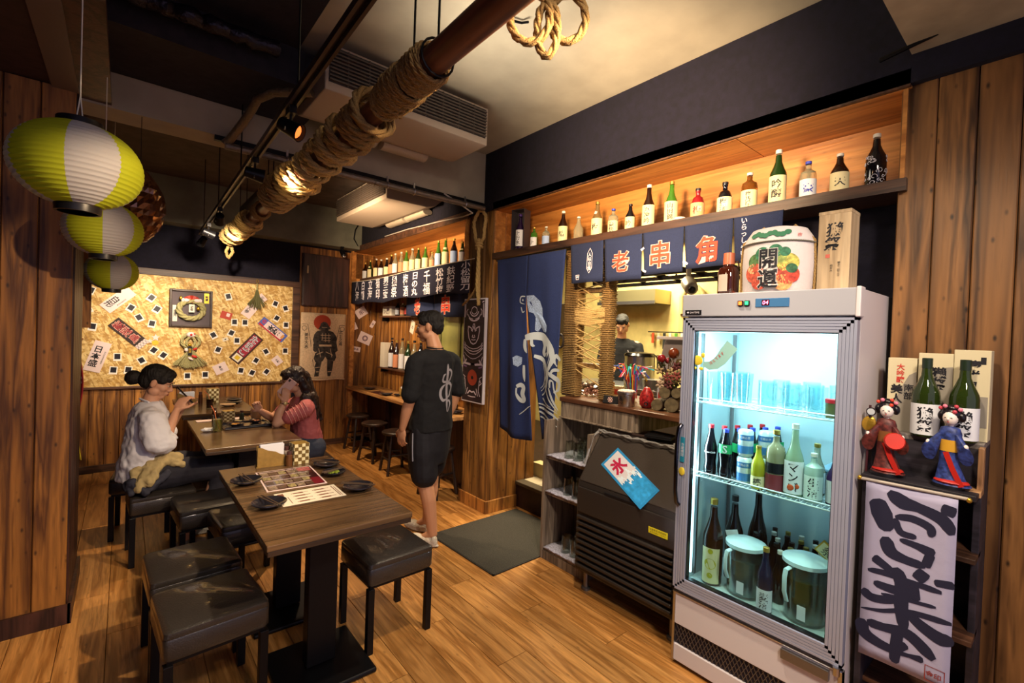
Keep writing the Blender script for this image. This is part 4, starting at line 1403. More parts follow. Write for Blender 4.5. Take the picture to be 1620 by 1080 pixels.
# ------------------------------------------------------------------ back wall: board of snapshots and cards
Y0 = 6.404
PHK = mat('photo_dark', '1c1a22', .4, vary=.8, bscale=25, bump=.05)
PHW = mat('photo_white', 'f4ede4', .5)
snaps = [(-.27, 1.88, -20), (-.29, 1.69, 25), (-.25, 1.51, -8), (-.05, 1.2, 0), (-.08, 1.06, -5), (.04, 1.06, -8), (.22, 1.84, -35), (.05, 1.72, -30), (.12, 1.62, 30), (.27, 1.72, -30), (.23, 1.56, -10), (.15, 1.16, 30), (.25, 1.27, -35), (.335, 1.215, -35), (.56, .98, 0), (.73, .99, 0),
         (.94, 1.91, 15), (1.45, 1.86, -20), (1.57, 1.81, 20), (1.47, 1.68, -30), (1.01, 1.61, 0), (1.12, 1.61, 0), (.8, 1.45, 30), (.98, 1.48, -25), (1.04, 1.39, 0), (1.58, 1.6, 0), (.85, 1.28, -20), (1.36, 1.26, 30), (1.58, 1.27, 0), (1.25, 1.15, -30), (1.09, 1.03, -10), (1.21, 1.0, -25), (1.37, 1.01, -35)]
where = ['top corner beside the lantern', 'below the top corner one at the pillar side', 'above the 日本盛 card', 'right of the 日本盛 card, upper', 'right of the 日本盛 card, lower', 'above the woman in white, by the lower edge', 'between lantern card and wreath frame, top',
         'under the tip of the slanted lantern card', 'above the black red-lettered strip', 'left of the wreath frame, upper', 'left of the wreath frame, lower', 'above the bun of the woman in white', 'upper of two touching under the star cut-outs',
         'lower of two touching under the star cut-outs', 'below the straw tassel, at its left', 'below the straw tassel, at its right', 'right of the wreath frame, high', 'right of the small broom, high', 'in the top right corner of the board',
         'above the blue red-edged strip', 'under the red patch, left', 'under the red patch, right', 'right of the straw tassel, high', 'left of the dark たまご strip, upper', 'left of the dark たまご strip, lower', 'at the right end of the blue strip',
         'right of the straw tassel, low', 'right of the dark たまご strip', 'low at the right edge of the board', 'under the dark たまご strip', 'low beside the pink card', 'second from the pink card along the lower edge', 'just above the woman in pink']
S0 = None
for i, (x, z, a) in enumerate(snaps):
    t = thing('snapshot', 'small white-framed snapshot pinned ' + where[i], 'photo', (x, Y0, z), 0, 'snapshots pinned on the board', rot=(0, R(-a), 0))
    if S0 is None:
        S0 = (MB().box(-.033, .033, -.0015, 0, -.043, .040).mesh(), MB().box(-.024, .024, -.002, -.0014, -.024, .031).mesh())
    link('print_paper', S0[0], PHW, t)
    link('picture', S0[1], PHK, t)


def card(x, z, a, w, h, base, label, name='paper_card', cat='card', th=.004):
    t = thing(name, label, cat, (x, Y0, z), 0, rot=(0, R(a), 0))
    B('card', (-w / 2, w / 2, -th, 0, -h / 2, h / 2), base, t)
    return t


c = card(-.207, 1.203, 17, .135, .315, PAPERP, 'pale card strip lettered 日本盛 in black')
txt('日本盛', INK, c, (-.015, -.0046, 0), .075, .28, True, .02)
txt('特別純米清酒本醸造', INK, c, (.045, -.0046, 0), .014, .24, True)
c = card(-.054, 1.80, 45, .12, .30, PAPERP, 'pale card strip hung slanting below the farthest lantern')
txt('白形', INK, c, (-.015, -.0046, -.05), .07, .16, True, .02)
txt('新潟清酒大吟醸', INK, c, (.038, -.0046, 0), .014, .26, True)
c = card(.02, 1.462, -46, .125, .31, mat('strip_dark', '2e1c18', .6), 'black strip with red white-edged lettering and a checked end')
for k, ch in enumerate('能冠鳥'):
    txt(ch, PINKC, c, (0, -.0046, .095 - k * .092), .094, .094, bold=.05)
    txt(ch, mat('strip_red', '9c2630', .6), c, (0, -.0052, .095 - k * .092), .084, .084, bold=.012)
B('checked_end', (-.06, .06, -.0045, 0, -.205, -.155), PAPERP, c)
g_ = MB()
for k in range(4):
    g_.ribbon([(-.06 + .03 * k, -.205), (-.03 + .03 * k, -.155)], .003, -.005)
    g_.ribbon([(-.03 + .03 * k, -.205), (-.06 + .03 * k, -.155)], .003, -.005)
link('check_lines', g_.mesh(fix=False), INK, c)
c = card(1.143, 1.298, 41, .138, .40, mat('strip_brown', '3c1e16', .6), 'dark brown strip with red field lettered たまご and a yellow square')
B('red_field', (-.05, .05, -.0048, -.004, -.095, .18), mat('strip_crimson', '9c1f38', .6), c)
txt('たまご', WHITEINK, c, (0, -.0052, .045), .092, .27, True, .06, fit=True)
txt('たまご', INK, c, (0, -.0058, .045), .078, .25, True, .0, fit=True)
B('white_patch', (-.045, .045, -.0048, -.004, -.185, -.105), PAPER, c, bevel=.01)
B('yellow_patch', (-.026, .026, -.0056, -.0048, -.170, -.122), mat('yolk', 'd9b62c', .5), c)
c = card(1.43, 1.535, -50, .115, .36, mat('strip_blue', '5364b4', .6), 'blue and red edged strip lettered 氷樂 in black')
B('red_edge', (-.055, -.030, -.0048, -.004, -.16, .17), REDINK, c)
B('white_field', (-.040, .045, -.0052, -.0046, -.14, .11), PAPERP, c)
txt('氷樂', INK, c, (.002, -.0058, -.01), .085, .21, True, .045)
txt('の', REDINK, c, (.01, -.0058, .14), .05, .05, bold=.03)
B('orange_end', (-.02, .03, -.0058, -.005, -.155, -.125), mat('orange_patch', 'd8954a', .6), c)
c = card(1.166, 1.757, 36, .115, .17, PAPERP, 'white slip with black brush writing hanging beneath the small broom')
txt('人参', INK, c, (-.02, -.0046, 0), .05, .12, True, .02)
c = card(1.303, 1.924, -44, .06, .10, PAPERP, 'small white slip peeking out behind the small broom')
txt('祝', INK, c, (0, -.0046, 0), .035, .05)
c = card(.923, 1.687, 15, .115, .085, mat('card_red', 'b8402c', .6), 'small red patterned patch right of the wreath frame')
B('patch', (.0, .035, -.0048, -.004, -.01, .03), PAPERP, c)
c = card(.881, 1.062, -26, .14, .115, PAPERP, 'pinkish square card with small black characters low on the board')
txt('寿司', INK, c, (0, -.0046, 0), .03, .075, True, .02)
c = card(1.488, 1.147, -40, .095, .11, PAPERP, 'whitish square card above the woman in pink')
txt('大和', INK, c, (0, -.0046, 0), .03, .08, True, .02)
c = card(.92, 1.405, -20, .06, .04, PAPER, 'tiny cream slip between the two halves of the board')
B('dot', (-.008, .008, -.0046, -.004, -.006, .006), INK, c)
stp = lambda cx, cz, r_: [(cx + (r_ if i % 2 == 0 else r_ * .45) * math.cos(PI / 2 + i * PI / 5), cz + (r_ if i % 2 == 0 else r_ * .45) * math.sin(PI / 2 + i * PI / 5)) for i in range(10)]
for (x, z, r_, lb) in ((.265, 1.41, .04, 'white paper star, upper one of the pair'), (.215, 1.37, .03, 'white paper star, lower one of the pair')):
    t = tag(link('paper_star', MB().prism(stp(0, 0, r_), -.003, 0).mesh(), PAPERP, None, (x, Y0, z)), lb, 'star', 'paper stars')
tag(link('paper_disc', MB().prism(circ(0, 0, .030, .026), -.004, 0).mesh(), mat('yolk', 'd9b62c', .5), None, (.262, Y0, 1.352)), 'yellow round paper cut-out beside the white stars', 'decoration')

# wreath frame
wf = thing('wreath_frame', 'square dark frame holding a twisted rope wreath with red fan', 'frame', (.378, Y0, 1.537))
FRB = wood('frame_brown', '2c1a12', '4a2e20', axis=0)
B('frame_side', (0, .022, -.035, 0, 0, .42), FRB, wf, bevel=.003)
B('frame_side', (.380, .402, -.035, 0, 0, .42), FRB, wf, bevel=.003)
B('frame_side', (.022, .380, -.035, 0, 0, .022), FRB, wf, bevel=.003)
B('frame_side', (.022, .380, -.035, 0, .398, .42), FRB, wf, bevel=.003)
B('backing', (.022, .38, -.008, 0, .022, .398), mat('backing_grey', '564b50', .7), wf)
STRAW = mat('straw', 'a8a070', .8, bump=.6, bscale=120, vary=.3)
wp = [(.20 + .115 * math.cos(2 * PI * i / 40), -.030, .195 + .10 * math.sin(2 * PI * i / 40)) for i in range(41)]
wr_ = rope(wp, .030, STRAW, 'wreath', wf, pitch=.17, n=8, step=.02)
fan = MB()
for k in range(7):
    a = R(20 + k * 20)
    fan.add([(.20, -.045 - .006 * (k % 2), .27), (.20 + .095 * math.cos(a), -.05 + .01 * (k % 2), .27 + .085 * math.sin(a)), (.20 + .095 * math.cos(a + .35), -.05 - .012 * (k % 2), .27 + .085 * math.sin(a + .35))], [(0, 1, 2)])
link('paper_fan', fan.mesh(fix=False), mat('fan_red', 'b83a2c', .5), wf)
link('flower', MB().ell((.15, -.055, .30), (.03, .012, .02)).ell((.25, -.055, .30), (.03, .012, .02)).ell((.12, -.05, .30), (.018, .01, .022)).ell((.28, -.05, .30), (.018, .01, .022)).mesh(smooth=True), PAPERP, wf)
link('bell', MB().ell((.262, -.055, .21), (.018, .014, .02)).mesh(smooth=True), GOLD, wf)
link('bell', MB().ell((.10, -.05, .32), (.016, .012, .022)).mesh(smooth=True), GOLD, wf)
tg = B('name_tag', (.175, .228, -.055, -.05, .165, .255), PAPER, wf)
txt('迎春', INK, tg, (.2015, -.056, .21), .03, .07, True, .02)
tg = B('side_tag', (.03, .072, -.013, -.008, .06, .24), PAPER, wf)
txt('招福門', INK, tg, (.051, -.0136, .15), .028, .14, True, .03)
tg = B('gold_tag', (.322, .368, -.013, -.008, .275, .39), GOLD, wf)
txt('開運', INK, tg, (.345, -.0136, .33), .032, .085, True, .03)

ts = thing('straw_tassel', 'fan-shaped straw tassel ornament with loops and red bow', 'ornament', (.58, Y0, 1.08))
tm_ = MB()
for i in range(90):
    u = i / 89 * 2 - 1
    x1, z1 = u * .165, -.0 + .05 * u * u - .035 + rp(-.012, .012)
    tm_.tube([(u * .012, -.04 + rp(-.01, .01), .215), (u * .07, -.045 + rp(-.01, .01), .13), (x1, -.035 + rp(-.02, .015), z1 + .03)], .0032, 4)
link('straw_skirt', tm_.mesh(), STRAW, ts)
for s_ in (-1, 1):
    rope([(s_ * (.035 + .05 * math.sin(PI * i / 12)), -.03, .215 + .16 * i / 12 * 1.0) for i in range(13)], .018, STRAW, 'loop', ts, n=6)
    rope([(s_ * (.01 + .03 * math.sin(PI * i / 12)), -.045, .22 + .13 * i / 12) for i in range(13)], .014, STRAW, 'loop', ts, n=6)
link('cap_ball', MB().ell((0, -.045, .37), (.045, .03, .032)).mesh(smooth=True), PAPERP, ts)
link('rosette', MB().ell((0, -.07, .37), (.014, .01, .014)).ell((.03, -.062, .38), (.012, .01, .008)).mesh(smooth=True), REDINK, ts)
link('bead', MB().ell((-.01, -.06, .255), (.02, .016, .018)).mesh(smooth=True), GOLD, ts)
g2 = B('hanging_tag', (-.028, .012, -.064, -.056, .14, .24), BLKPL, ts)
txt('開運', GOLD, g2, (-.008, -.065, .19), .028, .085, True, .03)
link('bow', MB().ell((.035, -.06, .125), (.03, .012, .014), (0, .4, 0)).ell((.04, -.055, .21), (.026, .012, .012), (0, -.5, 0)).mesh(smooth=True), REDINK, ts)
link('bow', MB().ell((.0, -.06, .10), (.03, .012, .012), (0, .6, 0)).ell((-.04, -.055, .20), (.022, .012, .02), (0, .6, 0)).mesh(smooth=True), PAPERP, ts)

br = thing('small_broom', 'little straw whisk hanging from a hook at the board top edge', 'broom', (1.235, Y0, 1.78))
bm_ = MB()
for i in range(60):
    u = rp(-1, 1)
    bm_.tube([(u * .008, -.03, .24), (u * .03, -.034 + rp(-.01, .01), .15), (u * .105 + rp(-.01, .01), -.03 + rp(-.02, .01), .0 + .05 * u * u + rp(-.01, .03))], .0026, 4)
link('bristles', bm_.mesh(), mat('olive_straw', '6c6a44', .8), br)
link('handle', MB().tube([(0, -.03, .23), (0, -.03, .31)], .009, 8).mesh(smooth=True), STRAW, br)
link('hook_ring', MB().tube([(.012 * math.cos(i * PI / 6), -.03, .34 + .022 * math.sin(i * PI / 6)) for i in range(12)], .003, 6, closed=True).mesh(smooth=True), CAPG, br)

# papers on the alcove end wall
for (x, z, a, w, h, lb, tt) in ((2.561, 1.818, 35, .16, .125, 'white slip with a dark stamp, highest on the end wall of the alcove', '串'), (2.467, 1.618, 25, .075, .10, 'blank cream slip on the alcove end wall', ''),
                                (2.735, 1.66, -30, .05, .11, 'narrow curled white slip on the alcove end wall', '酒'), (2.628, 1.454, -22, .19, .15, 'largest white slip on the alcove end wall with a round crest', '◎'),
                                (2.50, 1.30, -10, .13, .07, 'low white slip with two red stamps on the alcove end wall', '参串')):
    t = thing('paper_slip', lb, 'paper', (x, 6.422, z), 0, 'slips pinned on the alcove end wall', rot=(0, R(-a) if a > 0 else R(-a), 0))
    B('slip', (-w / 2, w / 2, -.002, 0, -h / 2, h / 2), PAPERP, t)
    if tt:
        txt(tt, mat('faded_ink', '6c4c5c', .7), t, (0, -.0026, 0), w * .6, h * .55, bold=.01)

# ------------------------------------------------------------------ alcove side shelves, bottles, mirror
def wallshelf(y1, y0, z, label):
    t = thing('wall_shelf', label, 'shelf', (2.66, y1, z), R(-90))
    B('board', (0, y1 - y0, 0, .125, -.02, 0), W_TRIM, t, bevel=.002)
    for k in (.05, y1 - y0 - .05):
        B('bracket', (k - .008, k + .008, .03, .125, -.07, -.02), METAL_B, t)
    return t


wallshelf(6.05, 4.75, 1.77, 'short upper wooden shelf in the alcove holding small boxes and bottles')
wallshelf(6.05, 4.35, 1.085, 'lower wooden shelf in the alcove holding tall bottles')
bb_ = thing('sake_box', 'white boxed barrel with dark crest at the end of the upper alcove shelf', 'box', (2.72, 5.83, 1.7705), R(-90))
B('carton', (-.13, .13, -.05, .05, 0, .13), PAPER, bb_, bevel=.01)
txt('酒蔵', mat('plum_ink', '4a2038', .6), bb_, (0, -.0506, .065), .17, .10, bold=.04)
for i, (y, g_, lb_, tx_) in enumerate([(5.60, GBK, LBW, 'dark bottle beside the boxed barrel on the upper alcove shelf'), (5.46, GC, LBR, 'clear bottle with salmon label on the upper alcove shelf'), (5.34, GBK, mat('label_red', 'b23a34', .6), 'dark bottle with red label on the upper alcove shelf'),
                                       (5.22, GC, mat('label_red', 'b23a34', .6), 'clear bottle with red label on the upper alcove shelf'), (5.06, GBK, LBC, 'last dark patterned bottle on the upper alcove shelf')]):
    bottle('stout', .17 + .01 * (i % 2), .036, g_, lb_, CAPR if i % 2 else CAPK, tx_, (2.72, y, 1.7705), R(-80), '', None, (.1, .6), 'bottles on the upper alcove shelf')
cb_ = thing('carton', 'tall pale carton at the end of the lower alcove shelf', 'box', (2.72, 5.93, 1.0855), R(-90))
B('box', (-.06, .06, -.05, .05, 0, .33), PAPER, cb_, bevel=.002)
for i, (y, g_, lb_, tx_, h_) in enumerate([(5.74, GB, LBW, 'brown bottle with red crest next to the tall carton', .40), (5.60, GB, LBR, 'brown bottle with red and white label', .37), (5.44, GC, LBW, 'clear tall bottle with white label', .40), (5.28, GDG, LBW, 'dark bottle with white tag', .37),
                                           (5.12, GC, LBC, 'clear bottle with cream label', .38), (4.96, GBK, LBW, 'black tall bottle with slanted ribbon', .40), (4.80, GC, LBC, 'clear bottle nearest the standing man', .33)]):
    bottle('sake', h_, .045, g_, lb_, CAPG if i % 2 else CAPK, tx_ + ' on the lower alcove shelf', (2.72, y, 1.0855), R(-75), '', None, (.05, .5), 'bottles on the lower alcove shelf')
sl = thing('paper_slip', 'narrow cream diamond slip on the alcove side wall above the tall bottles', 'paper', (2.784, 5.31, 1.63), 0, rot=(0, R(20), R(-90)))
B('slip', (-.05, .05, -.002, 0, -.08, .08), PAPER, sl)
txt('酒', INK, sl, (0, -.0026, 0), .04, .04)
mi = thing('service_window', 'olive framed glass hatch in the alcove wall behind the standing man', 'window', (2.782, 4.62, 1.10), R(-90))
B('frame_rail', (0, .86, -.03, 0, .82, .88), mat('olive_frame', '6e6a3c', .5), mi, bevel=.003)
B('frame_rail', (0, .86, -.03, 0, -.03, .0), MATS['olive_frame'], mi, bevel=.003)
for k in (0, .40, .82):
    B('frame_stile', (k, k + .04, -.028, 0, 0, .82), MATS['olive_frame'], mi, bevel=.003)
B('pane', (.04, .82, -.010, -.006, 0, .82), mat('olive_glass', '8c8c50', .15, vary=.2, bscale=4, bump=.02), mi)
for i, (y, m_, lb) in enumerate([(4.22, mat('tin_red', 'b8443c', .5), 'small red and white tin on the ledge under the hatch'), (4.10, LBW, 'white paper cup stack on the ledge under the hatch'), (4.00, LBC, 'cream paper cup stack on the ledge under the hatch')]):
    t = thing('ledge_item', lb, 'tin', (2.70, y, 1.0855), 0, 'small items on the hatch ledge')
    link('body', CYL([(.001, 0), (.04, 0), (.044, .15), (.001, .15)]), m_, t)
    link('rim', CYL([(.044, .145), (.047, .15), (.044, .155), (.04, .15)]), LBW, t)
wallshelf(4.30, 3.72, 1.085, 'short ledge under the olive hatch')

# items on the bar counter


def plate(x, y, z, r, label, a=30, m=None, food=None, name='small_plate', sticks=True, group='dark plates with chopsticks'):
    t = thing(name, label, 'plate', (x, y, z), R(a), group)
    pm = m or mat('black_ceramic', '23222a', .18, coat=.5)
    link('dish', MB().lathe([(.001, .003), (r * .45, 0), (r * .5, .004), (r * .85, .014), (r, .022), (r * .99, .025), (r * .82, .017), (r * .45, .008), (.001, .007)], 28).mesh(smooth=True), pm, t)
    if sticks:
        for s_ in (-.006, .006):
            link('chopstick', MB().tube([(s_, -r * 1.15, .030), (s_ * 1.6, r * 1.2, .030)], .0028, 6, rs=[.002, .0034]).mesh(smooth=True), mat('chopstick_wood', '5c4a3c', .4), t)
    if food:
        for k in range(9):
            aa = rp(0, 6.28)
            link('garnish', MB().ell((r * .3 * math.cos(aa), r * .3 * math.sin(aa), .016 + rp(0, .008)), (.016, .008, .006), (0, 0, aa)).mesh(smooth=True), food, t)
    return t


CT = .7905
plate(2.50, 5.90, CT, .075, 'small dark plate at the far end of the bar counter', 70, group='dark plates on the bar counter')
plate(2.46, 5.30, CT, .075, 'small dark plate in the middle of the bar counter', 80, group='dark plates on the bar counter')
plate(2.55, 5.18, CT, .05, 'small dark bowl beside the bar napkin holder', 10, sticks=False, group='dark plates on the bar counter')
plate(2.50, 3.84, CT, .075, 'small dark plate at the pillar end of the bar counter', 40, group='dark plates on the bar counter')
plate(2.46, 3.98, CT, .07, 'small dark plate next to the pillar-end napkin holder', 100, group='dark plates on the bar counter')
mn = thing('bar_menu', 'dark printed menu sheet lying on the bar counter', 'menu', (2.48, 5.55, CT))
B('sheet', (-.07, .07, -.16, .16, 0, .002), mat('menu_maroon', '3c1c20', .35, vary=.6, bscale=40), mn)


def napkins(x, y, z, rz, label, s=1.0, wave=True):
    t = thing('napkin_holder', label, 'holder', (x, y, z), rz, 'wooden napkin holders')
    OL = mat('olive_plywood', '8a6c34', .5, bump=.2, bscale=30, vary=.15)
    pf = [(-.075, 0), (.075, 0), (.075, .060), (.05, .066), (.02, .085), (-.02, .095), (-.05, .112), (-.075, .118)]
    pf = [(a * s, b * s) for a, b in pf]
    link('front_board', MB().prism(pf, -.028 * s, -.020 * s).mesh(), OL, t)
    link('back_board', MB().prism(pf, .020 * s, .028 * s).mesh(), OL, t)
    B('base', (-.08 * s, .08 * s, -.034 * s, .034 * s, -.0, .006), OL, t)
    nm = MB()
    for k in range(7):
        yy = (-.016 + k * .0052) * s
        nm.box(-.06 * s, .066 * s, yy, yy + .003, .006, (.125 + .004 * math.sin(k * 2)) * s, (0, .04 * math.sin(k), 0))
    link('napkins', nm.mesh(), mat('napkin_white', 'd6d8e2', .8), t)
    return t


napkins(2.60, 5.10, CT, R(-70), 'small wooden napkin holder in the middle of the bar counter', .9)
napkins(2.60, 4.06, CT, R(-70), 'small wooden napkin holder at the pillar end of the bar counter', .9)

# ------------------------------------------------------------------ near table settings
TZ = .7525
plate(.505, 2.735, TZ, .075, 'small dark plate with chopsticks at the far left of the near table', 8)
plate(.525, 2.33, TZ, .075, 'small dark plate with chopsticks at the near left corner of the near table', 14)
plate(.945, 2.335, TZ, .075, 'small dark plate with chopsticks at the near right of the near table', 46)
plate(.945, 2.83, TZ, .075, 'small dark plate with chopsticks at the far right of the near table', 40)
plate(.925, 2.64, TZ, .062, 'dark bowl of green garnish between the right-hand plates', 110, food=mat('greens', '7d8a2a', .6), name='garnish_bowl', group=None)
MN = thing('picture_menu', 'glossy dark red picture menu with a white border on the near table', 'menu', (.715, 2.72, TZ), R(-3))
B('sheet', (-.145, .145, -.19, .18, 0, .002), PAPERP, MN)
B('print', (-.137, .137, -.182, .172, .002, .0025), mat('menu_dark', '3a1418', .25, coat=.6), MN)
gph = [mat('dish_photo_a', '8c7a68', .3, vary=.9, bscale=50), mat('dish_photo_b', '5a4436', .3, vary=.9, bscale=60), mat('dish_photo_c', '9a8c60', .3, vary=.9, bscale=70)]
for j in range(4):
    for i in range(5):
        B('dish_photo', (-.13 + i * .045, -.13 + i * .045 + .038, -.17 + j * .085, -.17 + j * .085 + .055, .0025, .003), gph[(i + j) % 3], MN)
    B('rule', (-.13, .10, -.107 + j * .085, -.103 + j * .085, .0025, .003), PAPERP, MN)
B('red_panel', (.085, .134, -.175, -.06, .0031, .0034), mat('menu_crimson', '7a1a28', .25), MN)
B('round_logo', (.06, .13, .09, .16, .0031, .0034), mat('menu_logo', 'a85058', .3, vary=.8, bscale=80), MN)
M2 = thing('skewer_menu', 'cream paper menu with skewer pictures on the near table', 'menu', (.722, 2.385, TZ), R(-1))
B('sheet', (-.145, .145, -.098, .098, 0, .0012), PAPER, M2)
im = MB()
for j in range(4):
    for i in range(2):
        x0, y0 = -.075 + i * .10, -.07 + j * .042
        im.box(x0, x0 + .08, y0, y0 + .004, .0012, .0018)
        im.box(x0 + .01, x0 + .055, y0 - .005, y0 + .009, .0012, .0017)
link('skewer_prints', im.mesh(), mat('skewer_ink', '7a4c3a', .6), M2)
B('side_note', [(.12, .124, -.08, .08, .0012, .0018), (.130, .133, -.08, .06, .0012, .0018), (-.10, -.097, -.08, .02, .0012, .0018), (-.135, -.108, .04, .08, .0012, .0016)], mat('skewer_ink', '7a4c3a', .6), M2)['kind'] = 'stuff'
napkins(.685, 3.025, TZ, R(-4), 'olive wooden napkin holder at the back of the near table')


def woven(x, y, z, w, h, label):
    t = thing('chopstick_box', label, 'box', (x, y, z), R(5), 'woven bamboo chopstick boxes')
    B('box', (-w / 2, w / 2, -w / 2, w / 2, 0, h), mat('bamboo_tan', '9c7c3c', .5), t, bevel=.004)
    n_ = 4
    for f in range(4):
        mb1, mb2 = MB(), MB()
        for i in range(n_):
            for j in range(6):
                a0, a1 = -w / 2 + w * i / n_, -w / 2 + w * (i + 1) / n_
                z0_, z1_ = h * j / 6, h * (j + 1) / 6
                (mb1 if (i + j) % 2 else mb2).box(a0 + .001, a1 - .001, -w / 2 - .003, -w / 2, z0_ + .001, z1_ - .001)
        for mb, m_ in ((mb1, mat('weave_cream', 'd8cfa8', .5)), (mb2, mat('weave_brown', '6a5428', .5))):
            link('weave_panel', mb.mesh(), m_, t, rot=(0, 0, f * PI / 2), kind='stuff')
    return t


woven(.835, 3.00, TZ, .085, .125, 'checked woven chopstick box at the back of the near table')


def shaker(x, y, z, col, label, h=.085):
    t = thing('spice_shaker', label, 'shaker', (x, y, z), 0, 'table spice shakers')
    link('bottle', CYL([(.001, 0), (.019, 0), (.020, .01), (.018, h * .75), (.012, h * .8), (.001, h * .8)]), mat('shaker_' + col, col, .2, trans=.2), t)
    link('cap', CYL([(.001, h * .78), (.014, h * .78), (.014, h), (.001, h)]), mat('shaker_cap', '4a2c28', .4), t)


shaker(.770, 2.965, TZ, '6a4428', 'brown glass shaker in front of the near checked box')
shaker(.772, 3.03, TZ, 'a89a90', 'pale shaker behind the brown one on the near table', .10)

# middle table, the women's meal
tr = thing('serving_tray', 'dark serving tray with leftovers on the women\'s table', 'tray', (.78, 4.33, TZ), R(4))
B('tray', (-.17, .17, -.12, .12, 0, .012), mat('black_ceramic', '23222a', .18), tr, bevel=.005)
B('rim', [(-.17, .17, -.12, -.112, .012, .022), (-.17, .17, .112, .12, .012, .022), (-.17, -.162, -.112, .112, .012, .022), (.162, .17, -.112, .112, .012, .022)], mat('black_ceramic', '23222a', .18), tr)
for x, y, r_, f_ in ((.70, 4.28, .055, 'c8923c'), (.86, 4.36, .05, 'a86a3c'), (.74, 4.40, .045, '9c8c60')):
    plate(x, y, TZ + .013, r_, {'c8923c': 'dark plate with golden morsels on the serving tray', 'a86a3c': 'dark plate with brown meat on the serving tray', '9c8c60': 'dark saucer at the back of the serving tray'}[f_], 60, food=mat('food_' + f_, f_, .5), sticks=(f_ == 'c8923c'), group='plates on the women\'s table')
gl = thing('tea_glass', 'tall straight glass of pale green tea on the women\'s table', 'glass', (.565, 4.20, TZ))
link('glass_wall', CYL([(.001, 0), (.034, 0), (.036, .13), (.034, .13), (.032, .006), (.001, .006)], 24), glass('tumbler', 'f5f8f5', .03, .8), gl)
link('tea', CYL([(.001, .007), (.0318, .007), (.0332, .095), (.001, .095)], 24), mat('green_tea', 'a8a050', .1, trans=.75), gl)
link('straw', MB().tube([(.01, 0, .012), (-.018, .012, .15), (-.04, .02, .20)], .0032, 8).mesh(smooth=True), mat('straw_orange', 'd87a50', .4), gl)
ts_ = thing('tissue', 'crumpled white tissue beside the tea glass', 'tissue', (.505, 4.235, TZ))
m_ = MB().ell((0, 0, .012), (.04, .03, .012), n=12, m=6)
m_.v = [(x * rp(.8, 1.2), y * rp(.8, 1.2), max(0, z * rp(.7, 1.4))) for x, y, z in m_.v]
link('paper', m_.mesh(), mat('napkin_white', 'd6d8e2', .8), ts_)
cu = thing('ceramic_cup', 'cream ceramic cup at the back of the women\'s table', 'cup', (.915, 4.62, TZ))
link('cup_wall', CYL([(.001, 0), (.032, 0), (.042, .02), (.044, .085), (.040, .085), (.038, .02), (.001, .008)], 24), mat('cup_cream', 'b89a78', .3), cu)
woven(.70, 4.62, TZ, .08, .09, 'checked woven chopstick box at the back of the women\'s table')
shaker(.80, 4.60, TZ, '3c4030', 'dark green shaker beside the checked box on the women\'s table')
shaker(.60, 4.62, TZ, '4a2a1c', 'dark brown sauce bottle on the women\'s table', .12)
mm = thing('paper_menu', 'pale paper menu standing at the back edge of the women\'s table', 'menu', (.62, 4.68, TZ), 0)
B('sheet', (-.14, .22, -.02, .06, 0, .004), PAPERP, mm)
# far table
napkins(.50, 5.75, TZ, R(0), 'wooden napkin holder with a yellow board on the farthest table')
woven(.73, 5.78, TZ, .09, .15, 'checked woven chopstick box on the farthest table')
shaker(.62, 5.76, TZ, '4a2a1c', 'brown sauce bottle on the farthest table', .12)
plate(.90, 5.62, TZ, .08, 'dark plate at the right of the farthest table', 20, sticks=False, group='dishes on the farthest table')
plate(.90, 5.62, TZ + .026, .075, 'dark plate stacked on top at the right of the farthest table', 20, sticks=False, group='dishes on the farthest table')
plate(.82, 5.45, TZ, .07, 'cream plate in front of the stacked dark plates', 20, m=mat('cup_cream', 'b89a78', .3), sticks=False, group='dishes on the farthest table')
dr = thing('iced_drink', 'short dark drink with an orange straw on the farthest table', 'glass', (.66, 5.40, TZ))
link('glass_wall', CYL([(.001, 0), (.03, 0), (.034, .11), (.032, .11), (.028, .006), (.001, .006)], 20), glass('tumbler', 'f5f8f5', .03, .8), dr)
link('cola', CYL([(.001, .007), (.0278, .007), (.031, .09), (.001, .09)], 20), mat('cola_liquid', '3a1a10', .1), dr)
link('straw', MB().tube([(.01, 0, .012), (-.012, .01, .13), (-.05, .02, .17)], .0032, 8).mesh(smooth=True), mat('straw_orange', 'd87a50', .4), dr)
# coat on the woman's stool is built with her
# ------------------------------------------------------------------ service counter, shelf unit, ice machine
sc_ = thing('service_counter', 'ash laminate service counter between doorway and fridge', 'counter', (2.47, 2.39, 0), R(-90))
B('counter_top', (0, 1.18, -.01, .62, 1.108, 1.14), wood('counter_walnut', '5a3826', '8a5c40', axis=0, scale=8, rough=.35, knots=.1), sc_, bevel=.004)
B('side_board', (0, .02, .01, .60, .992, 1.106), W_GREY, sc_)
B('front_panel', (.02, .64, .0, .02, .999, 1.106), W_GREY, sc_, bevel=.002)
B('lower_rail', (.0, .64, -.012, .02, .989, .999), W_GREY, sc_, bevel=.002)
B('partition', (.64, .66, .02, .60, .99, 1.106), W_GREY, sc_)
B('back_board', (.02, 1.18, .58, .60, .99, 1.106), mat('cupboard_dark', '2c2428', .7), sc_)
B('end_post', (1.10, 1.165, -.04, .0, .975, 1.20), mat('post_grey', '9c948c', .5), sc_, bevel=.004)

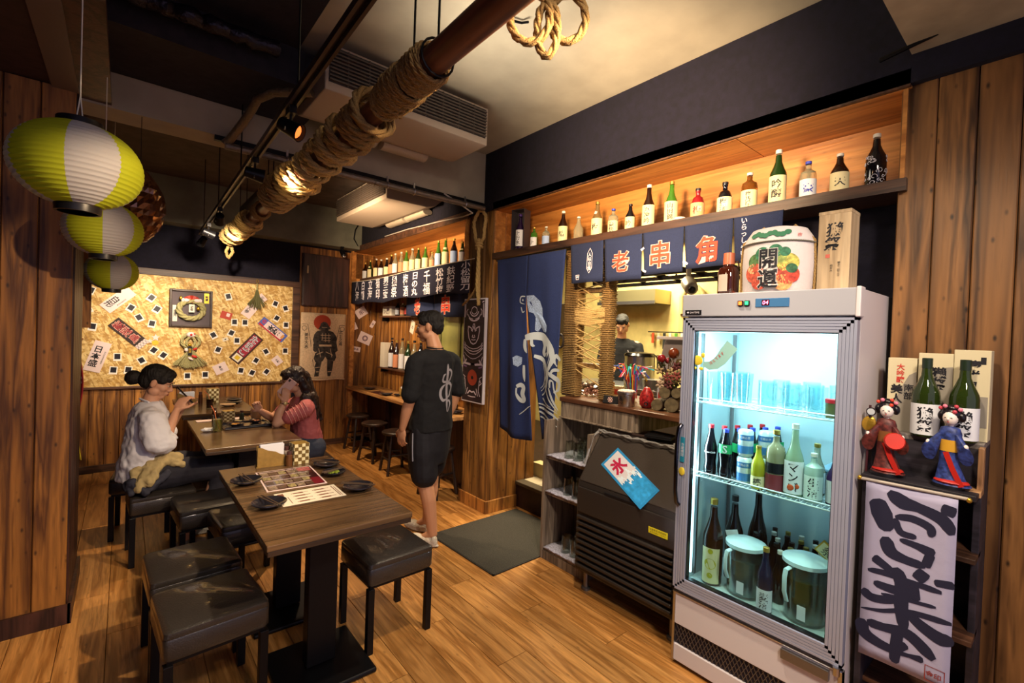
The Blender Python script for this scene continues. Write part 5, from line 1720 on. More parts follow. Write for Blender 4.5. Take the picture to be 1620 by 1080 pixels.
su = thing('glass_shelf_unit', 'tall grey wood shelf unit with three shelves of upturned glasses', 'shelf', (2.31, 2.385, 0), R(-90))
GW = wood('shelf_ash', '5a4e44', '8c7c6c', axis=2, scale=14, rough=.5, knots=0, vary=.06, bump=.06)
B('side_panel', (0, .022, 0, .34, 0, .985), GW, su, bevel=.002)
B('side_panel', (.403, .425, 0, .34, 0, .955), GW, su, bevel=.002)
B('back_panel', (.022, .403, .325, .34, .0, .955), GW, su)
for z in (.08, .48, .735):
    B('shelf', (.022, .403, .01, .325, z - .02, z), GW, su, bevel=.002)
B('kick_board', (.022, .403, .006, .022, 0, .06), GW, su)
clothm = mat('checked_cloth', 'b4b4c8', .8, vary=.35, bscale=90, bump=.4)
upg = MB().lathe([(.036, 0), (.034, 0), (.028, .108), (.001, .112), (.001, .116), (.031, .114), (.036, 0)], 18).mesh(smooth=True)
lvn = {.08: 'bottom', .48: 'middle', .735: 'top'}
for z in (.08, .48, .735):
    t = thing('shelf_liner', 'folded checked white cloth lining the %s shelf of the glass unit' % lvn[z], 'cloth', (2.31, 2.385, z + .0005), R(-90), 'liners of the glass shelves')
    mb = MB()
    nx, ny = 14, 8
    vs = [(.03 + .365 * i / nx, .002 + .31 * j / ny, .004 + .004 * math.sin(i * 1.9 + j) * (1 if 0 < j else .2) + (.014 if j == 0 else 0) * math.sin(i * .8) ** 2) for j in range(ny + 1) for i in range(nx + 1)]
    vs2 = [(x, y, 0) for x, y, zz in vs]
    K = len(vs)
    fs = []
    for j in range(ny):
        for i in range(nx):
            a = j * (nx + 1) + i
            fs += [(a, a + 1, a + nx + 2, a + nx + 1), (K + a, K + a + nx + 1, K + a + nx + 2, K + a + 1)]
    per = [i for i in range(nx)] + [j * (nx + 1) + nx for j in range(ny)] + [ny * (nx + 1) + nx - i for i in range(nx)] + [(ny - j) * (nx + 1) for j in range(ny)]
    for i, a in enumerate(per):
        b = per[(i + 1) % len(per)]
        fs.append((a, K + a, K + b, b))
    link('liner', mb.add(vs + vs2, fs).mesh(smooth=2), clothm, t)
    for k, (lx, ly) in enumerate([(.18, .08), (.26, .08), (.34, .09), (.22, .16), (.30, .17), (.365, .17), (.16, .24), (.25, .25), (.34, .26)][:9 if z > .7 else 4]):
        g = thing('upturned_glass', 'upturned clear tumbler, one of the cluster on the %s shelf of the glass unit' % lvn[z], 'glass', (2.31 + ly, 2.385 - lx, z + .009), 0, 'upturned tumblers on the %s shelf' % lvn[z])
        link('glass_wall', upg, glass('tumbler', 'f5f8f5', .03, .8), g)

im_ = thing('ice_machine', 'dark brown grey ice machine with sloped lid and louvred front', 'machine', (2.2, 1.955, 0), R(-90))
ICE = mat('ice_machine_grey', '2e2926', .38, bump=.1, bscale=120)
W_ = .70
mb = MB()
prof = [(0.0, .13), (0.0, .66), (.005, .685), (.20, .955), (.225, .97), (.56, .97), (.56, .13)]
vs = [(0, y, z) for y, z in prof] + [(W_, y, z) for y, z in prof]
n_ = len(prof)
mb.add(vs, [tuple(range(n_)), tuple(range(2 * n_ - 1, n_ - 1, -1))] + [(i, (i + 1) % n_, (i + 1) % n_ + n_, i + n_) for i in range(n_)])
link('cabinet_body', mb.mesh(), ICE, im_, bevel=.012)
sl = math.atan2(.27, .195)
B('sloped_lid', (.015, W_ - .015, -.004, .010, 0, .325), mat('ice_lid', '3c3530', .3, bump=.1, bscale=120), im_, (0, .004, .69), (-(PI / 2 - sl), 0, 0), bevel=.006)
B('lid_grip', (.22, .48, -.012, .0, .655, .672), BLKPL, im_, bevel=.003)
B('front_door', (.012, W_ - .012, -.012, .0, .50, .655), ICE, im_, bevel=.006)
for k in range(9):
    B('louvre', (.02, W_ - .02, -.022, .0, .165 + k * .037, .184 + k * .037), ICE, im_, bevel=.006)
yl = B('warning_label', (.53, .645, -.0135, -.012, .545, .578), mat('label_yellow', 'd8c81e', .5), im_)
txt('注意事項 取扱説明', INK, yl, (.5875, -.014, .568), .10, .012)
txt('必ずお読みください', INK, yl, (.5875, -.014, .554), .10, .010)
for lx in (.05, W_ - .05):
    for ly in (.06, .50):
        link('foot', MB().lathe([(.001, 0), (.028, 0), (.028, .015), (.016, .02), (.016, .13), (.001, .13)], 14, (lx, ly, 0)).mesh(smooth=True), METAL_G, im_)
stk = link('ice_sign', MB().box(-.064, .064, -.002, 0, -.135, .135).mesh(), mat('sign_blue', '2a86c0', .35), im_)
stk.matrix_local = Matrix.Translation((.334, .005, .685)) @ Euler((-(PI / 2 - sl), 0, 0)).to_matrix().to_4x4() @ Matrix.Translation((0, -.009, .1125)) @ Euler((0, R(-64), 0)).to_matrix().to_4x4() @ Matrix.Diagonal((1.15, 1, 1.5, 1))
B('white_field', (-.052, .052, -.0026, -.002, -.005, .124), mat('sign_white', 'cfcbd0', .4), stk)
txt('氷', mat('sign_crimson', 'b01844', .5), stk, (0, -.0032, .068), .080, .080, bold=.04)
wv = MB()
for k in range(26):
    x_ = -.052 + k * .0042
    zt_ = .004 + .020 * math.sin(k * .5) + .012 * math.sin(k * 1.3)
    wv.box(x_, x_ + .0046, -.0032, -.0025, zt_ - .018 + rp(-.01, .01), zt_ + rp(0, .012))
link('wave_print', wv.mesh(), mat('sign_foam', 'd6e4ee', .4), stk, kind='stuff')
B('sea_print', (-.056, .056, -.0026, -.002, -.125, -.020), mat('sign_sea', '2f94d2', .35, vary=.25, bscale=40, bump=.05), stk)

for (x, y, w, d, z, h, m_, lb, nm, rz) in (
        (2.57, 1.76, .20, .34, .971, .018, mat('tray_brown', '4a3a36', .35), 'brown serving tray on the ice machine top', 'serving_tray', 0),
        (2.50, 1.575, .11, .16, .990, .016, BLKPL, 'black payment folder lying on the brown tray', 'bill_folder', .3)):
    t = thing(nm, lb, 'tray' if nm == 'serving_tray' else 'folder', (x, y, z), rz)
    B('base', (-w / 2, w / 2, -d / 2, d / 2, 0, h * .5), m_, t, bevel=.003)
    B('rim' if nm == 'serving_tray' else 'cover', [(-w / 2, w / 2, -d / 2, -d / 2 + .008, 0, h), (-w / 2, w / 2, d / 2 - .008, d / 2, 0, h), (-w / 2, -w / 2 + .008, -d / 2, d / 2, 0, h), (w / 2 - .008, w / 2, -d / 2, d / 2, 0, h)] if nm == 'serving_tray' else [(-w / 2, w / 2 - .004, -d / 2, d / 2, h * .55, h)], m_, t, bevel=.002)
t = thing('calculator', 'pale desk calculator at the fridge end of the ice machine top', 'calculator', (2.49, 1.385, .9715), R(-80))
B('body', (-.07, .07, -.045, .045, 0, .018), mat('calc_grey', 'a8a49c', .4), t, bevel=.004)
B('display', (-.06, .06, .018, .038, .018, .020), mat('calc_lcd', '6a7a6c', .2), t)
for i in range(5):
    for j in range(3):
        B('key', (-.058 + i * .024, -.040 + i * .024, -.038 + j * .017, -.026 + j * .017, .018, .022), BLKPL, t)
t = thing('plastic_wrap', 'clear plastic edging draped along the ice machine top', 'plastic', (2.41, 1.955, .971), R(-90))
m_ = MB()
for k in range(2):
    m_.tube([(i * .033, -.02 + .012 * math.sin(i * 1.3 + k * 2) - .01 * k, .008 + .005 * math.sin(i * 2.1 + k)) for i in range(21)], .006, 6)
m_.tube([(.0, -.01, .006), (-.012, -.06, -.03), (-.010, -.10, -.12), (-.012, -.13, -.20)], .008, 6)
link('edging', m_.mesh(smooth=True), mat('clear_plastic', 'c4c2c0', .15, trans=.6), t)

# items on the counter
CZ = 1.1405
bgm = MB()
random.seed(5)
tq = thing('candy_bag', 'clear plastic bag of pink and white sweets on the counter by the roped frame', 'bag', (2.70, 2.30, CZ), 0)
for k in range(34):
    a, rd = rp(0, 6.28), rp(0, .065)
    bgm.ell((rd * math.cos(a) * .7, rd * math.sin(a) * 1.3, .018 + rp(0, .055) * (1 - rd / .09)), (.016, .012, .011), (rp(0, 3), rp(0, 3), 0), n=7, m=4)
link('sweets', bgm.mesh(), mat('sweet_pink', 'c89c90', .4, vary=.7, bscale=60), tq, kind='stuff')
bg2 = MB().ell((0, 0, .05), (.07, .11, .055), n=16, m=10)
bg2.v = [(x * rp(.85, 1.15), y * rp(.85, 1.15), max(.001, z * rp(.85, 1.2))) for x, y, z in bg2.v]
link('plastic_film', bg2.mesh(), glass('bag_film', 'f4ece8', .12, .8), tq)
t = thing('desk_sign', 'small slanted black sign with a pale crest on the counter edge', 'sign', (2.52, 1.965, CZ), R(-80))
B('plate', (-.06, .06, -.004, .004, 0, .055, (R(-25), 0, 0)), BLKPL, t, bevel=.002)
txt('※', PINKC, t, (0, -.018, .030), .07, .04, rot=(0, 0, 0))
t = thing('tin_can', 'silver bucket-shaped tin with black characters on the counter edge', 'tin', (2.535, 1.855, CZ), R(-80))
link('tin_body', CYL([(.001, 0), (.05, 0), (.054, .006), (.057, .075), (.062, .08), (.062, .092), (.001, .092)], 24), STEEL, t)
txt('人参', INK, t, (-.012, 0, .04), .03, .055, True, .05, conform=lambda x, z: -math.sqrt(.0585 ** 2 - min(x * x, .003)))
link('paper_frill', MB().ell((0, 0, .098), (.058, .058, .012), n=18, m=6).mesh(), mat('sweet_cream', 'd8c0b4', .7, vary=.5, bscale=80, bump=.5), t)
t = thing('daruma_can', 'round red patterned jar on the counter', 'jar', (2.60, 1.745, CZ), R(-75))
link('body', CYL([(.001, 0), (.03, 0), (.045, .02), (.047, .06), (.038, .095), (.025, .115), (.018, .13), (.001, .135)], 20), mat('pattern_red', 'b02a2c', .35, vary=.7, bscale=45, bump=.05), t)
link('eye_ring', MB().tube([(.012 * math.cos(i * PI / 6) + .012, -.046, .03 + .012 * math.sin(i * PI / 6)) for i in range(12)], .003, 6, closed=True).mesh(smooth=True), INK, t)
t['label'] = 'round red and white patterned jar between tin and log pile on the counter'
t.name = 'patterned_jar'
t = thing('ribbon_vase', 'tall glass vase stuffed with bright coloured ribbons and straws on the counter', 'vase', (2.80, 2.02, CZ), 0)
link('vase', CYL([(.001, 0), (.038, 0), (.045, .12), (.043, .12), (.036, .006), (.001, .006)], 20), glass('tumbler', 'f5f8f5', .03, .8), t)
cols_ = ['d8b02c', '2c9a58', '2c7ac8', 'c82c5c', 'e8e0e4', '7a3ca8', 'd86a2c', '38b0c8', 'd83c3c', '3c50c8']
for k in range(46):
    a = rp(0, 6.28)
    sp = rp(.06, .17)
    h_ = rp(.20, .26)
    link('ribbon', MB().tube([(0, 0, .02), (.03 * math.cos(a), .03 * math.sin(a), .13), (sp * .6 * math.cos(a), sp * .6 * math.sin(a), h_), (sp * math.cos(a), sp * math.sin(a), h_ + rp(-.07, .01))], .0052, 5, flat=.5).mesh(), mat('ribbon_' + cols_[k % 10], cols_[k % 10], .4), t)
for k in range(7):
    B('streamer', (-.05 + k * .008, -.043 + k * .008, -.055, -.05, .02 + .01 * (k % 3), .19), mat('ribbon_' + cols_[(k * 3) % 10], cols_[(k * 3) % 10], .4), t)
for (x, y, w, h_, cl, lb) in ((2.74, 2.165, .07, .12, 'b8822c', 'orange and yellow snack box beside the ribbons on the counter'), (2.90, 2.20, .08, .08, 'c8b890', 'low cream snack box behind the orange one on the counter'), (2.95, 1.86, .05, .10, 'a8a8b0', 'silver cup behind the silver tin on the counter')):
    t = thing('snack_box', lb, 'box', (x, y, CZ), R(-70))
    B('carton', (-w / 2, w / 2, -.03, .03, 0, h_), mat('snack_' + cl, cl, .5, vary=.4, bscale=30, bump=.02), t, bevel=.003)
    B('label', (-w / 2 + .008, w / 2 - .008, -.0315, -.03, h_ * .2, h_ * .7), mat('snack_label', '9c2c24', .5), t)
lg = thing('log_pile_ornament', 'stack of cut log rounds topped with dried flowers, pods and red balls', 'ornament', (2.62, 1.60, CZ), R(-75))
BARK = mat('log_bark', '5a4838', .9, bump=.8, bscale=50)
LEND = mat('log_end', '6c6048', .8, vary=.35, bscale=30, bump=.2)
for (x, z, r_, ) in ((-.055, .036, .036), (.035, .044, .044), (-.01, .115, .036), (.06, .118, .03)):
    link('log', MB().tube([(x, -.06, z), (x, .06, z)], r_, 16).mesh(smooth=True), BARK, lg)
    link('log_end', MB().lathe([(.001, -.0005), (r_ * .93, -.0005), (r_ * .93, .002), (.001, .002)], 18).mesh(), LEND, lg, (x, -.0615, z), (R(90), 0, 0))
random.seed(9)
for k in range(26):
    x, y, z = rp(-.07, .08), rp(-.06, .02), rp(.15, .30)
    cl = ['6a5a34', '8c4440', 'a89068', '4a5030', 'b8a088', '5c2c30'][k % 6]
    mb = MB()
    for q in range(5):
        a = q * 1.256 + k
        mb.ell((x + .016 * math.cos(a), y, z + .016 * math.sin(a)), (.014, .006, .008), (0, -a, 0), n=7, m=4)
    link('dried_flower', mb.mesh(smooth=2), mat('dried_' + cl, cl, .8), lg)
for (x, y, z, r_, cl) in ((-.045, -.03, .325, .026, '80141c'), (.02, .0, .36, .034, '64280f'), (-.02, .02, .31, .02, '701824'), (.065, -.01, .30, .03, '4a3c24')):
    link('bauble', MB().ell((x, y, z), (r_, r_, r_)).mesh(smooth=True), mat('bauble_' + cl, cl, .25), lg)
for k in range(14):
    a = rp(-1.2, 1.2)
    link('twig', MB().tube([(rp(-.05, .05), 0, .15), (rp(-.03, .03) + .07 * math.sin(a), rp(-.03, .03), .26), (.11 * math.sin(a), rp(-.04, .03), .33 + .02 * math.cos(a))], .003, 5).mesh(), BARK, lg)
po = thing('till_screen', 'tilted grey till monitor facing the kitchen, seen from behind', 'monitor', (2.86, 1.60, CZ), R(-90))
B('screen', (-.20, .16, -.03, .02, .22, .46, (R(-22), 0, 0)), mat('till_grey', '6c6468', .4), po, bevel=.008)
B('screen_edge', (-.205, .165, -.085, -.04, .445, .465), mat('till_light', 'a8a2a4', .4), po, bevel=.003)
link('neck', MB().prism([(-.10, .30), (.10, .30), (.03, .02), (-.03, .02)], .02, .06).mesh(), mat('till_grey', '6c6468', .4), po)
B('base', (-.12, .12, -.06, .12, 0, .025), mat('till_grey', '6c6468', .4), po, bevel=.006)

# rope-wrapped timber frame standing on the counter
rf = thing('roped_screen', 'timber screen frame wound all over with jute cord at the counter end', 'screen', (2.52, 2.45, 0), R(-90))
for (x0, x1) in ((0.0, .135), (.355, .425)):
    B('post', (x0, x1, .02, .09, 1.142, 2.23), wood('frame_timber', '6a4a28', '9c7844', axis=2, scale=8), rf, bevel=.004)
    rope([((x0 + x1) / 2 + ((x1 - x0) / 2 + .004) * [1, 1, -1, -1][i % 4], .055 + .041 * [-1, 1, 1, -1][i % 4], 1.15 + i * .0032) for i in range(330)], .0052, JUTE, 'cord_winding', rf, n=4, step=.03)
for z in (1.36, 1.72, 1.90, 2.18):
    B('rung', (.135, .355, .03, .08, z, z + .035), wood('frame_timber', '6a4a28', '9c7844', axis=2, scale=8), rf, bevel=.003)
random.seed(21)
for k in range(40):
    za = 1.33 + rp(0, .86)
    zb = za + rp(-.13, .13)
    zb = min(2.2, max(1.2, zb))
    link('cord', MB().tube([(.12, .018, za), (.25, .012 + rp(-.004, .004), (za + zb) / 2 - .004), (.37, .016, zb)], .0042, 6).mesh(smooth=True), JUTE_L, rf)
for k in range(16):
    z = 1.68 + k * .0035 * 2
    link('cord', MB().tube([(.11, .016, z + rp(-.01, .01)), (.25, .008, z - .012), (.39, .014, z + rp(-.012, .012))], .0045, 6).mesh(smooth=True), JUTE_L, rf)
link('cord_knot', MB().tube([(-.01 + .03 * math.cos(i * PI / 6), .0, 1.545 + .05 * math.sin(i * PI / 6)) for i in range(12)], .008, 6, closed=True).mesh(smooth=True), mat('iron_dark', '3c3430', .5, metal=.5), rf, label='dark iron ring')

# ------------------------------------------------------------------ top of the fridge
FTZ = 1.8065
b = thing('syrup_bottle', 'amber syrup bottle with copper cap standing on the fridge top', 'bottle', (2.23, 1.07, 1.8025), R(-75))
link('glass_body', CYL([(.001, 0), (.044, 0), (.048, .008), (.048, .115), (.04, .135), (.024, .142), (.022, .17), (.001, .17)], 20), mat('glass_cola_amber', '3c160c', .05, trans=.3, coat=.3), b)
link('cap', CYL([(.001, .150), (.027, .150), (.025, .205), (.001, .205)], 16), mat('copper_cap', 'a85c40', .4), b)
link('neck_handle', MB().tube([(.022, 0, .16), (.04, 0, .165), (.044, 0, .145), (.038, 0, .13)], .004, 6).mesh(smooth=True), MATS['glass_cola_amber'], b)
link('nozzle', MB().tube([(0, 0, .205), (0, 0, .25)], .0025, 6).mesh(), BLKPL, b)
link('label', MB().lathe([(.0488, .02), (.0488, .10)], 12, (0, 0, 0), -PI / 2 - .9, -PI / 2 + .1).mesh(smooth=True, fix=False), mat('label_dull', 'a89c90', .6), b)
bar = thing('sake_barrel', 'straw-wrapped ceremonial sake barrel lettered 開運 with crane and pine print', 'barrel', (2.265, .862, 1.8025), R(-80))
BR = .142
link('barrel_body', CYL([(.001, 0), (.132, 0), (.142, .02), (.146, .13), (.142, .225), (.132, .25), (.11, .285), (.06, .298), (.001, .30)], 40), mat('barrel_white', 'c9c0c0', .7, bump=.2, bscale=80), bar)
for a in (-2.05, 2.4, 1.35, -1.25):
    rope([(.148 * math.sin(a), -.148 * math.cos(a), .005), (.150 * math.sin(a), -.150 * math.cos(a), .13), (.144 * math.sin(a), -.144 * math.cos(a), .23), (.06 * math.sin(a), -.06 * math.cos(a), .305)], .006, JUTE, 'rope', bar, n=4)
rope([(.147 * math.cos(i * PI / 24), .147 * math.sin(i * PI / 24), .218) for i in range(49)], .0035, mat('rope_grey', '6c685c', .8), 'rope', bar, n=4)
bcf = lambda x, z: -math.sqrt(max(1e-6, (.1478 if z < .225 else .1478 - (z - .225) * .55) ** 2 - min(x * x, .0196)))


def disc(cx, cz, rx, rz_, m, parent, cf_, off, name='print', n=22, k=1):
    vs = [(cx, cf_(cx, cz) - off, cz)]
    nr_ = 3
    for q in range(1, nr_ + 1):
        for i in range(n):
            x, z = cx + rx * q / nr_ * math.cos(2 * PI * i / n), cz + rz_ * q / nr_ * math.sin(2 * PI * i / n)
            vs.append((x, cf_(x, z) - off, z))
    fs = [(0, 1 + i, 1 + (i + 1) % n) for i in range(n)]
    for q in range(nr_ - 1):
        for i in range(n):
            a, b_ = 1 + q * n + i, 1 + q * n + (i + 1) % n
            fs.append((a, a + n, b_ + n, b_))
    return link(name, MB().add(vs, fs).mesh(fix=False), m, parent)


PG = mat('print_green', '2e6a4c', .7)
for (cx, cz, r_, cl) in ((-.065, .085, .042, 'b04c38'), (.060, .075, .042, 'a8402c'), (-.045, .045, .034, '9c3c2c'), (.045, .04, .034, 'c88c54'), (.06, .125, .040, 'b0a850'), (-.062, .135, .034, '4c6c40'),
                         (.035, .155, .032, '8c9c50'), (-.035, .165, .030, '2e6a4c'), (.015, .175, .028, '2e6a4c'), (-.075, .105, .022, 'd0a878'), (.075, .10, .02, '2e5a3c'), (.08, .06, .018, 'b83c2c'), (.05, .17, .02, '2e6a4c')):
    disc(cx, cz, r_, r_, mat('print_' + cl, cl, .7, vary=.5, bscale=70, bump=.02), bar, bcf, .0006 + .0002 * random.random(), 'printed_crane_patch')
for k in range(9):
    disc(-.078 + k * .0165, .252 + .006 * math.sin(k * 1.7), .013, .012, PG, bar, bcf, .001, 'printed_pine')
txt('開運', mat('barrel_halo', 'd4ccc8', .7), bar, (-.012, 0, .10), .085, .175, True, .05, conform=lambda x, z: bcf(x, z) - .0014, fit=True, name='character_outline')
txt('開運', INK, bar, (-.012, 0, .10), .080, .170, True, .022, conform=lambda x, z: bcf(x, z) - .0024, fit=True, name='character')
txt('吉', REDINK, bar, (.095, 0, .245), .016, .016, conform=lambda x, z: bcf(x, z) - .001)
sb = thing('tall_sake_box', 'tall pale wooden sake box lettered 獺祭 on the fridge top', 'box', (2.25, .704, 1.8085), R(-90))
B('box', (0, .115, 0, .115, 0, .33), wood('paulownia', 'a08868', 'c4ac8a', axis=2, scale=10, rough=.6, knots=0, vary=.05), sb, bevel=.002)
B('box_lid', (-.001, .116, -.001, .116, .318, .333), MATS['paulownia'], sb, bevel=.002)
txt('獺祭', INK, sb, (.056, -.0012, .225), .060, .125, True, .02, slant=.12)
txt('磨き二割三分', INK, sb, (.078, -.0012, .09), .010, .07, True)
txt('純米大', INK, sb, (.052, -.0012, .095), .010, .06, True)
B('red_seal', (.030, .045, -.0012, 0, .138, .153), mat('seal_red', 'b4584c', .6), sb)

# ------------------------------------------------------------------ stand at the right with dolls, boxes and the big sign
sd = thing('display_stand', 'black display stand with stepped tiers against the panel wall', 'stand', (2.15, .494, 0), R(-90))
BLW = wood('stand_black', '1c1820', '302a34', axis=0, scale=8, rough=.55, knots=.1)
B('lower_tier', (0, .31, 0, .14, 1.085, 1.105), BLW, sd, bevel=.002)
B('upper_tier', (0, .31, .14, .345, 1.238, 1.258), wood('tier_grey', '5c5450', '8c8480', axis=0, scale=9), sd, bevel=.002)
B('riser', (0, .31, .135, .15, 1.105, 1.238), BLW, sd)
B('back_panel', (0, .31, .30, .345, 0, 1.238), BLW, sd)
for z in (.30, .58, .86):
    B('shelf', (.0, .31, .06, .30, z, z + .018), W_TRIM, sd, bevel=.002)
B('side_post', (.0, .02, .02, .345, 0, 1.085), BLW, sd, bevel=.002)
B('side_post', (.29, .31, .14, .345, 0, 1.238), BLW, sd, bevel=.002)
B('corner_bracket', (.300, .315, .10, .14, 1.105, 1.25), wood('bracket_pine', '8a6444', 'b48a60', axis=2), sd, bevel=.002)
B('corner_bracket', (.27, .315, .06, .14, 1.088, 1.108), MATS['bracket_pine'], sd, bevel=.002)
bs = thing('hanging_sign', 'white cloth sign with huge black brush characters 営業中 on a brass-ended rod', 'sign', (2.142, .487, 0), R(-90))
ssw = lambda x, z: .0025 * math.sin(z * 9) + .003 * math.sin(x * 14) - .005
cloth('sign_cloth', .012, .262, 1.085, .44, mat('sign_cloth', 'a8a4c0', .85, bump=.15, bscale=25), bs, ssw, 8, 20)
link('rod', MB().tube([(-.006, -.004, 1.089), (.285, -.004, 1.094)], .006, 10).mesh(smooth=True), mat('rod_pale', 'a49a90', .4), bs)
for x in (-.008, .287):
    link('rod_end', MB().ell((x, -.004, 1.091), (.008, .009, .009)).mesh(smooth=True), GOLD, bs)
SIGN = [
    ([(0.128, 0.092), (0.2, 0.17), (0.274, 0.26)], (0.0434, 0.0589, 0.0372)),
    ([(0.268, 0.037), (0.434, 0.078), (0.608, 0.088), (0.859, 0.123), (0.956, 0.188)], (0.0372, 0.0465, 0.031, 0.0372, 0.031)),
    ([(0.837, 0.06), (0.987, 0.072)], (0.031, 0.0341)),
    ([(0.353, 0.169), (0.544, 0.156), (0.733, 0.181), (0.74, 0.228)], (0.0186, 0.0236, 0.0248, 0.0186)),
    ([(0.354, 0.177), (0.421, 0.246), (0.595, 0.251)], (0.0186, 0.0211, 0.0186)),
    ([(0.254, 0.294), (0.314, 0.366), (0.479, 0.389), (0.703, 0.393)], (0.0372, 0.0403, 0.0279, 0.0248)),
    ([(0.414, 0.288), (0.614, 0.297), (0.791, 0.317)], (0.0149, 0.0223, 0.0372)),
    ([(0.753, 0.316), (0.703, 0.395)], (0.0248, 0.0248)),
    ([(0.123, 0.427), (0.342, 0.474)], (0.031, 0.0223)),
    ([(0.067, 0.508), (0.27, 0.498), (0.52, 0.501), (0.882, 0.502)], (0.0161, 0.0198, 0.0161, 0.0211)),
    ([(0.597, 0.435), (0.726, 0.464)], (0.0372, 0.0409)),
    ([(0.801, 0.462), (1.005, 0.446)], (0.0211, 0.0248)),
    ([(0.376, 0.45), (0.462, 0.529), (0.467, 0.651), (0.511, 0.778)], (0.0372, 0.0384, 0.0372, 0.0285)),
    ([(0.143, 0.571), (0.381, 0.573), (0.64, 0.55)], (0.0223, 0.0285, 0.031)),
    ([(0.013, 0.628), (0.142, 0.657), (0.388, 0.625), (0.638, 0.538)], (0.031, 0.0273, 0.0248, 0.0285)),
    ([(0.237, 0.618), (0.833, 0.589)], (0.0099, 0.0124)),
    ([(0.008, 0.737), (0.25, 0.713), (0.544, 0.665), (0.997, 0.645)], (0.005, 0.0124, 0.0161, 0.0211)),
    ([(0.546, 0.674), (0.702, 0.714), (0.895, 0.741), (1.017, 0.721)], (0.0248, 0.0347, 0.0409, 0.0285)),
    ([(0.584, 0.51), (0.621, 0.589)], (0.0285, 0.0248)),
    ([(0.023, 0.798), (0.058, 0.868), (0.226, 0.898), (0.429, 0.906)], (0.0372, 0.0397, 0.0322, 0.0248)),
    ([(0.087, 0.805), (0.288, 0.8), (0.563, 0.787), (0.839, 0.864)], (0.031, 0.0273, 0.0347, 0.0372)),
    ([(0.448, 0.777), (0.427, 0.891), (0.419, 0.973)], (0.031, 0.031, 0.0248)),
    ([(0.43, 0.909), (0.58, 0.899), (0.73, 0.89)], (0.0161, 0.0124, 0.0248)),
    ([(0.392, 0.91), (0.546, 0.845)], (0.0248, 0.0248)),
]
sg = brush([(p, tuple(q * 1.08 for q in w)) for p, w in SIGN], .25, .645, .137, .7625, mat('brush_navy', '1a1a34', .8), bs, None, 'brush_writing')
for v in sg.data.vertices:
    v.co.y = ssw(v.co.x, v.co.z) - .0015
fr_ = MB().ribbon([(.20, .45), (.25, .45), (.25, .50), (.20, .50), (.20, .45)], .003)
fr_.v = [(x, ssw(x, z) - .002, z) for x, y, z in fr_.v]
link('seal_frame', fr_.mesh(fix=False), mat('seal_brick', '8c3430', .7), bs)
txt('金印', MATS['seal_brick'], bs, (.222, 0, .475), .04, .04, conform=lambda a, b: ssw(a, b) - .002, bold=.02)
UZ = 1.2585
GRAYP = mat('box_grey_print', '8c8478', .6)
for (y0, w_, h_, lb, big, red) in ((.468, .088, .285, 'pale sake box lettered 南部美人 with red 大吟醸', '南部', '大吟醸'), (.376, .098, .308, 'cream sake box with grey cloud print behind the left green bottle', '獺祭', ''), (.277, .096, .325, 'cream sake box with a small square seal behind the right green bottle', '慶祥口', '')):
    t = thing('sake_gift_box', lb, 'box', (2.345, y0, UZ), R(-90), 'gift boxes on the stand')
    B('carton', (0, w_, 0, .085, 0, h_), mat('box_cream', 'cbbf9c', .6), t, bevel=.002)
    pr_ = MB()
    if red:
        pr_.add([(x, -.0008, z) for x, z in ((.0, .0), (w_, .0), (w_, .235), (w_ * .75, .22), (w_ * .5, .17), (w_ * .25, .10), (0, .08))], [tuple(range(7))])
        link('curve_print', pr_.mesh(fix=False), GRAYP, t)
        txt(red, REDINK, t, (.04, -.0016, .225), .026, .075, True, .02)
        txt('南部', INK, t, (.066, -.0016, .155), .030, .06, True, .02)
        txt('美人', INK, t, (.030, -.0016, .145), .040, .075, True, .03)
    elif y0 > .3:
        pr_.add([(x, -.0008, z) for x, z in ((.02, .0), (w_, .0), (w_, .26), (w_ * .7, .255), (w_ * .5, .23), (w_ * .4, .15))], [tuple(range(6))])
        link('cloud_print', pr_.mesh(fix=False), GRAYP, t)
        txt(big, INK, t, (.06, -.0016, .215), .045, .11, True, .03)
    else:
        txt(big, INK, t, (.050, -.0016, .235), .038, .13, True, .03, slant=.1)
        B('square_seal', (.070, .084, -.001, 0, .275, .300), INK, t)
        B('lower_label', (.062, .092, -.001, 0, .05, .16), GRAYP, t)
for (y, lb) in ((.343, 'green sake bottle with white label lettered 獺祭, left of the pair on the stand'), (.240, 'green sake bottle with white label lettered 獺祭, right of the pair on the stand')):
    bottle('sake', .290, .041, mat('glass_forest', '2c3c14', .05, trans=.35, coat=.4), LBW, mat('cap_forest', '1c2a1c', .35), lb, (2.298, y, UZ), R(-82), '獺祭', None, (.03, .42), 'green bottles on the stand', wide=1.45, capz=.87, bold=.02)


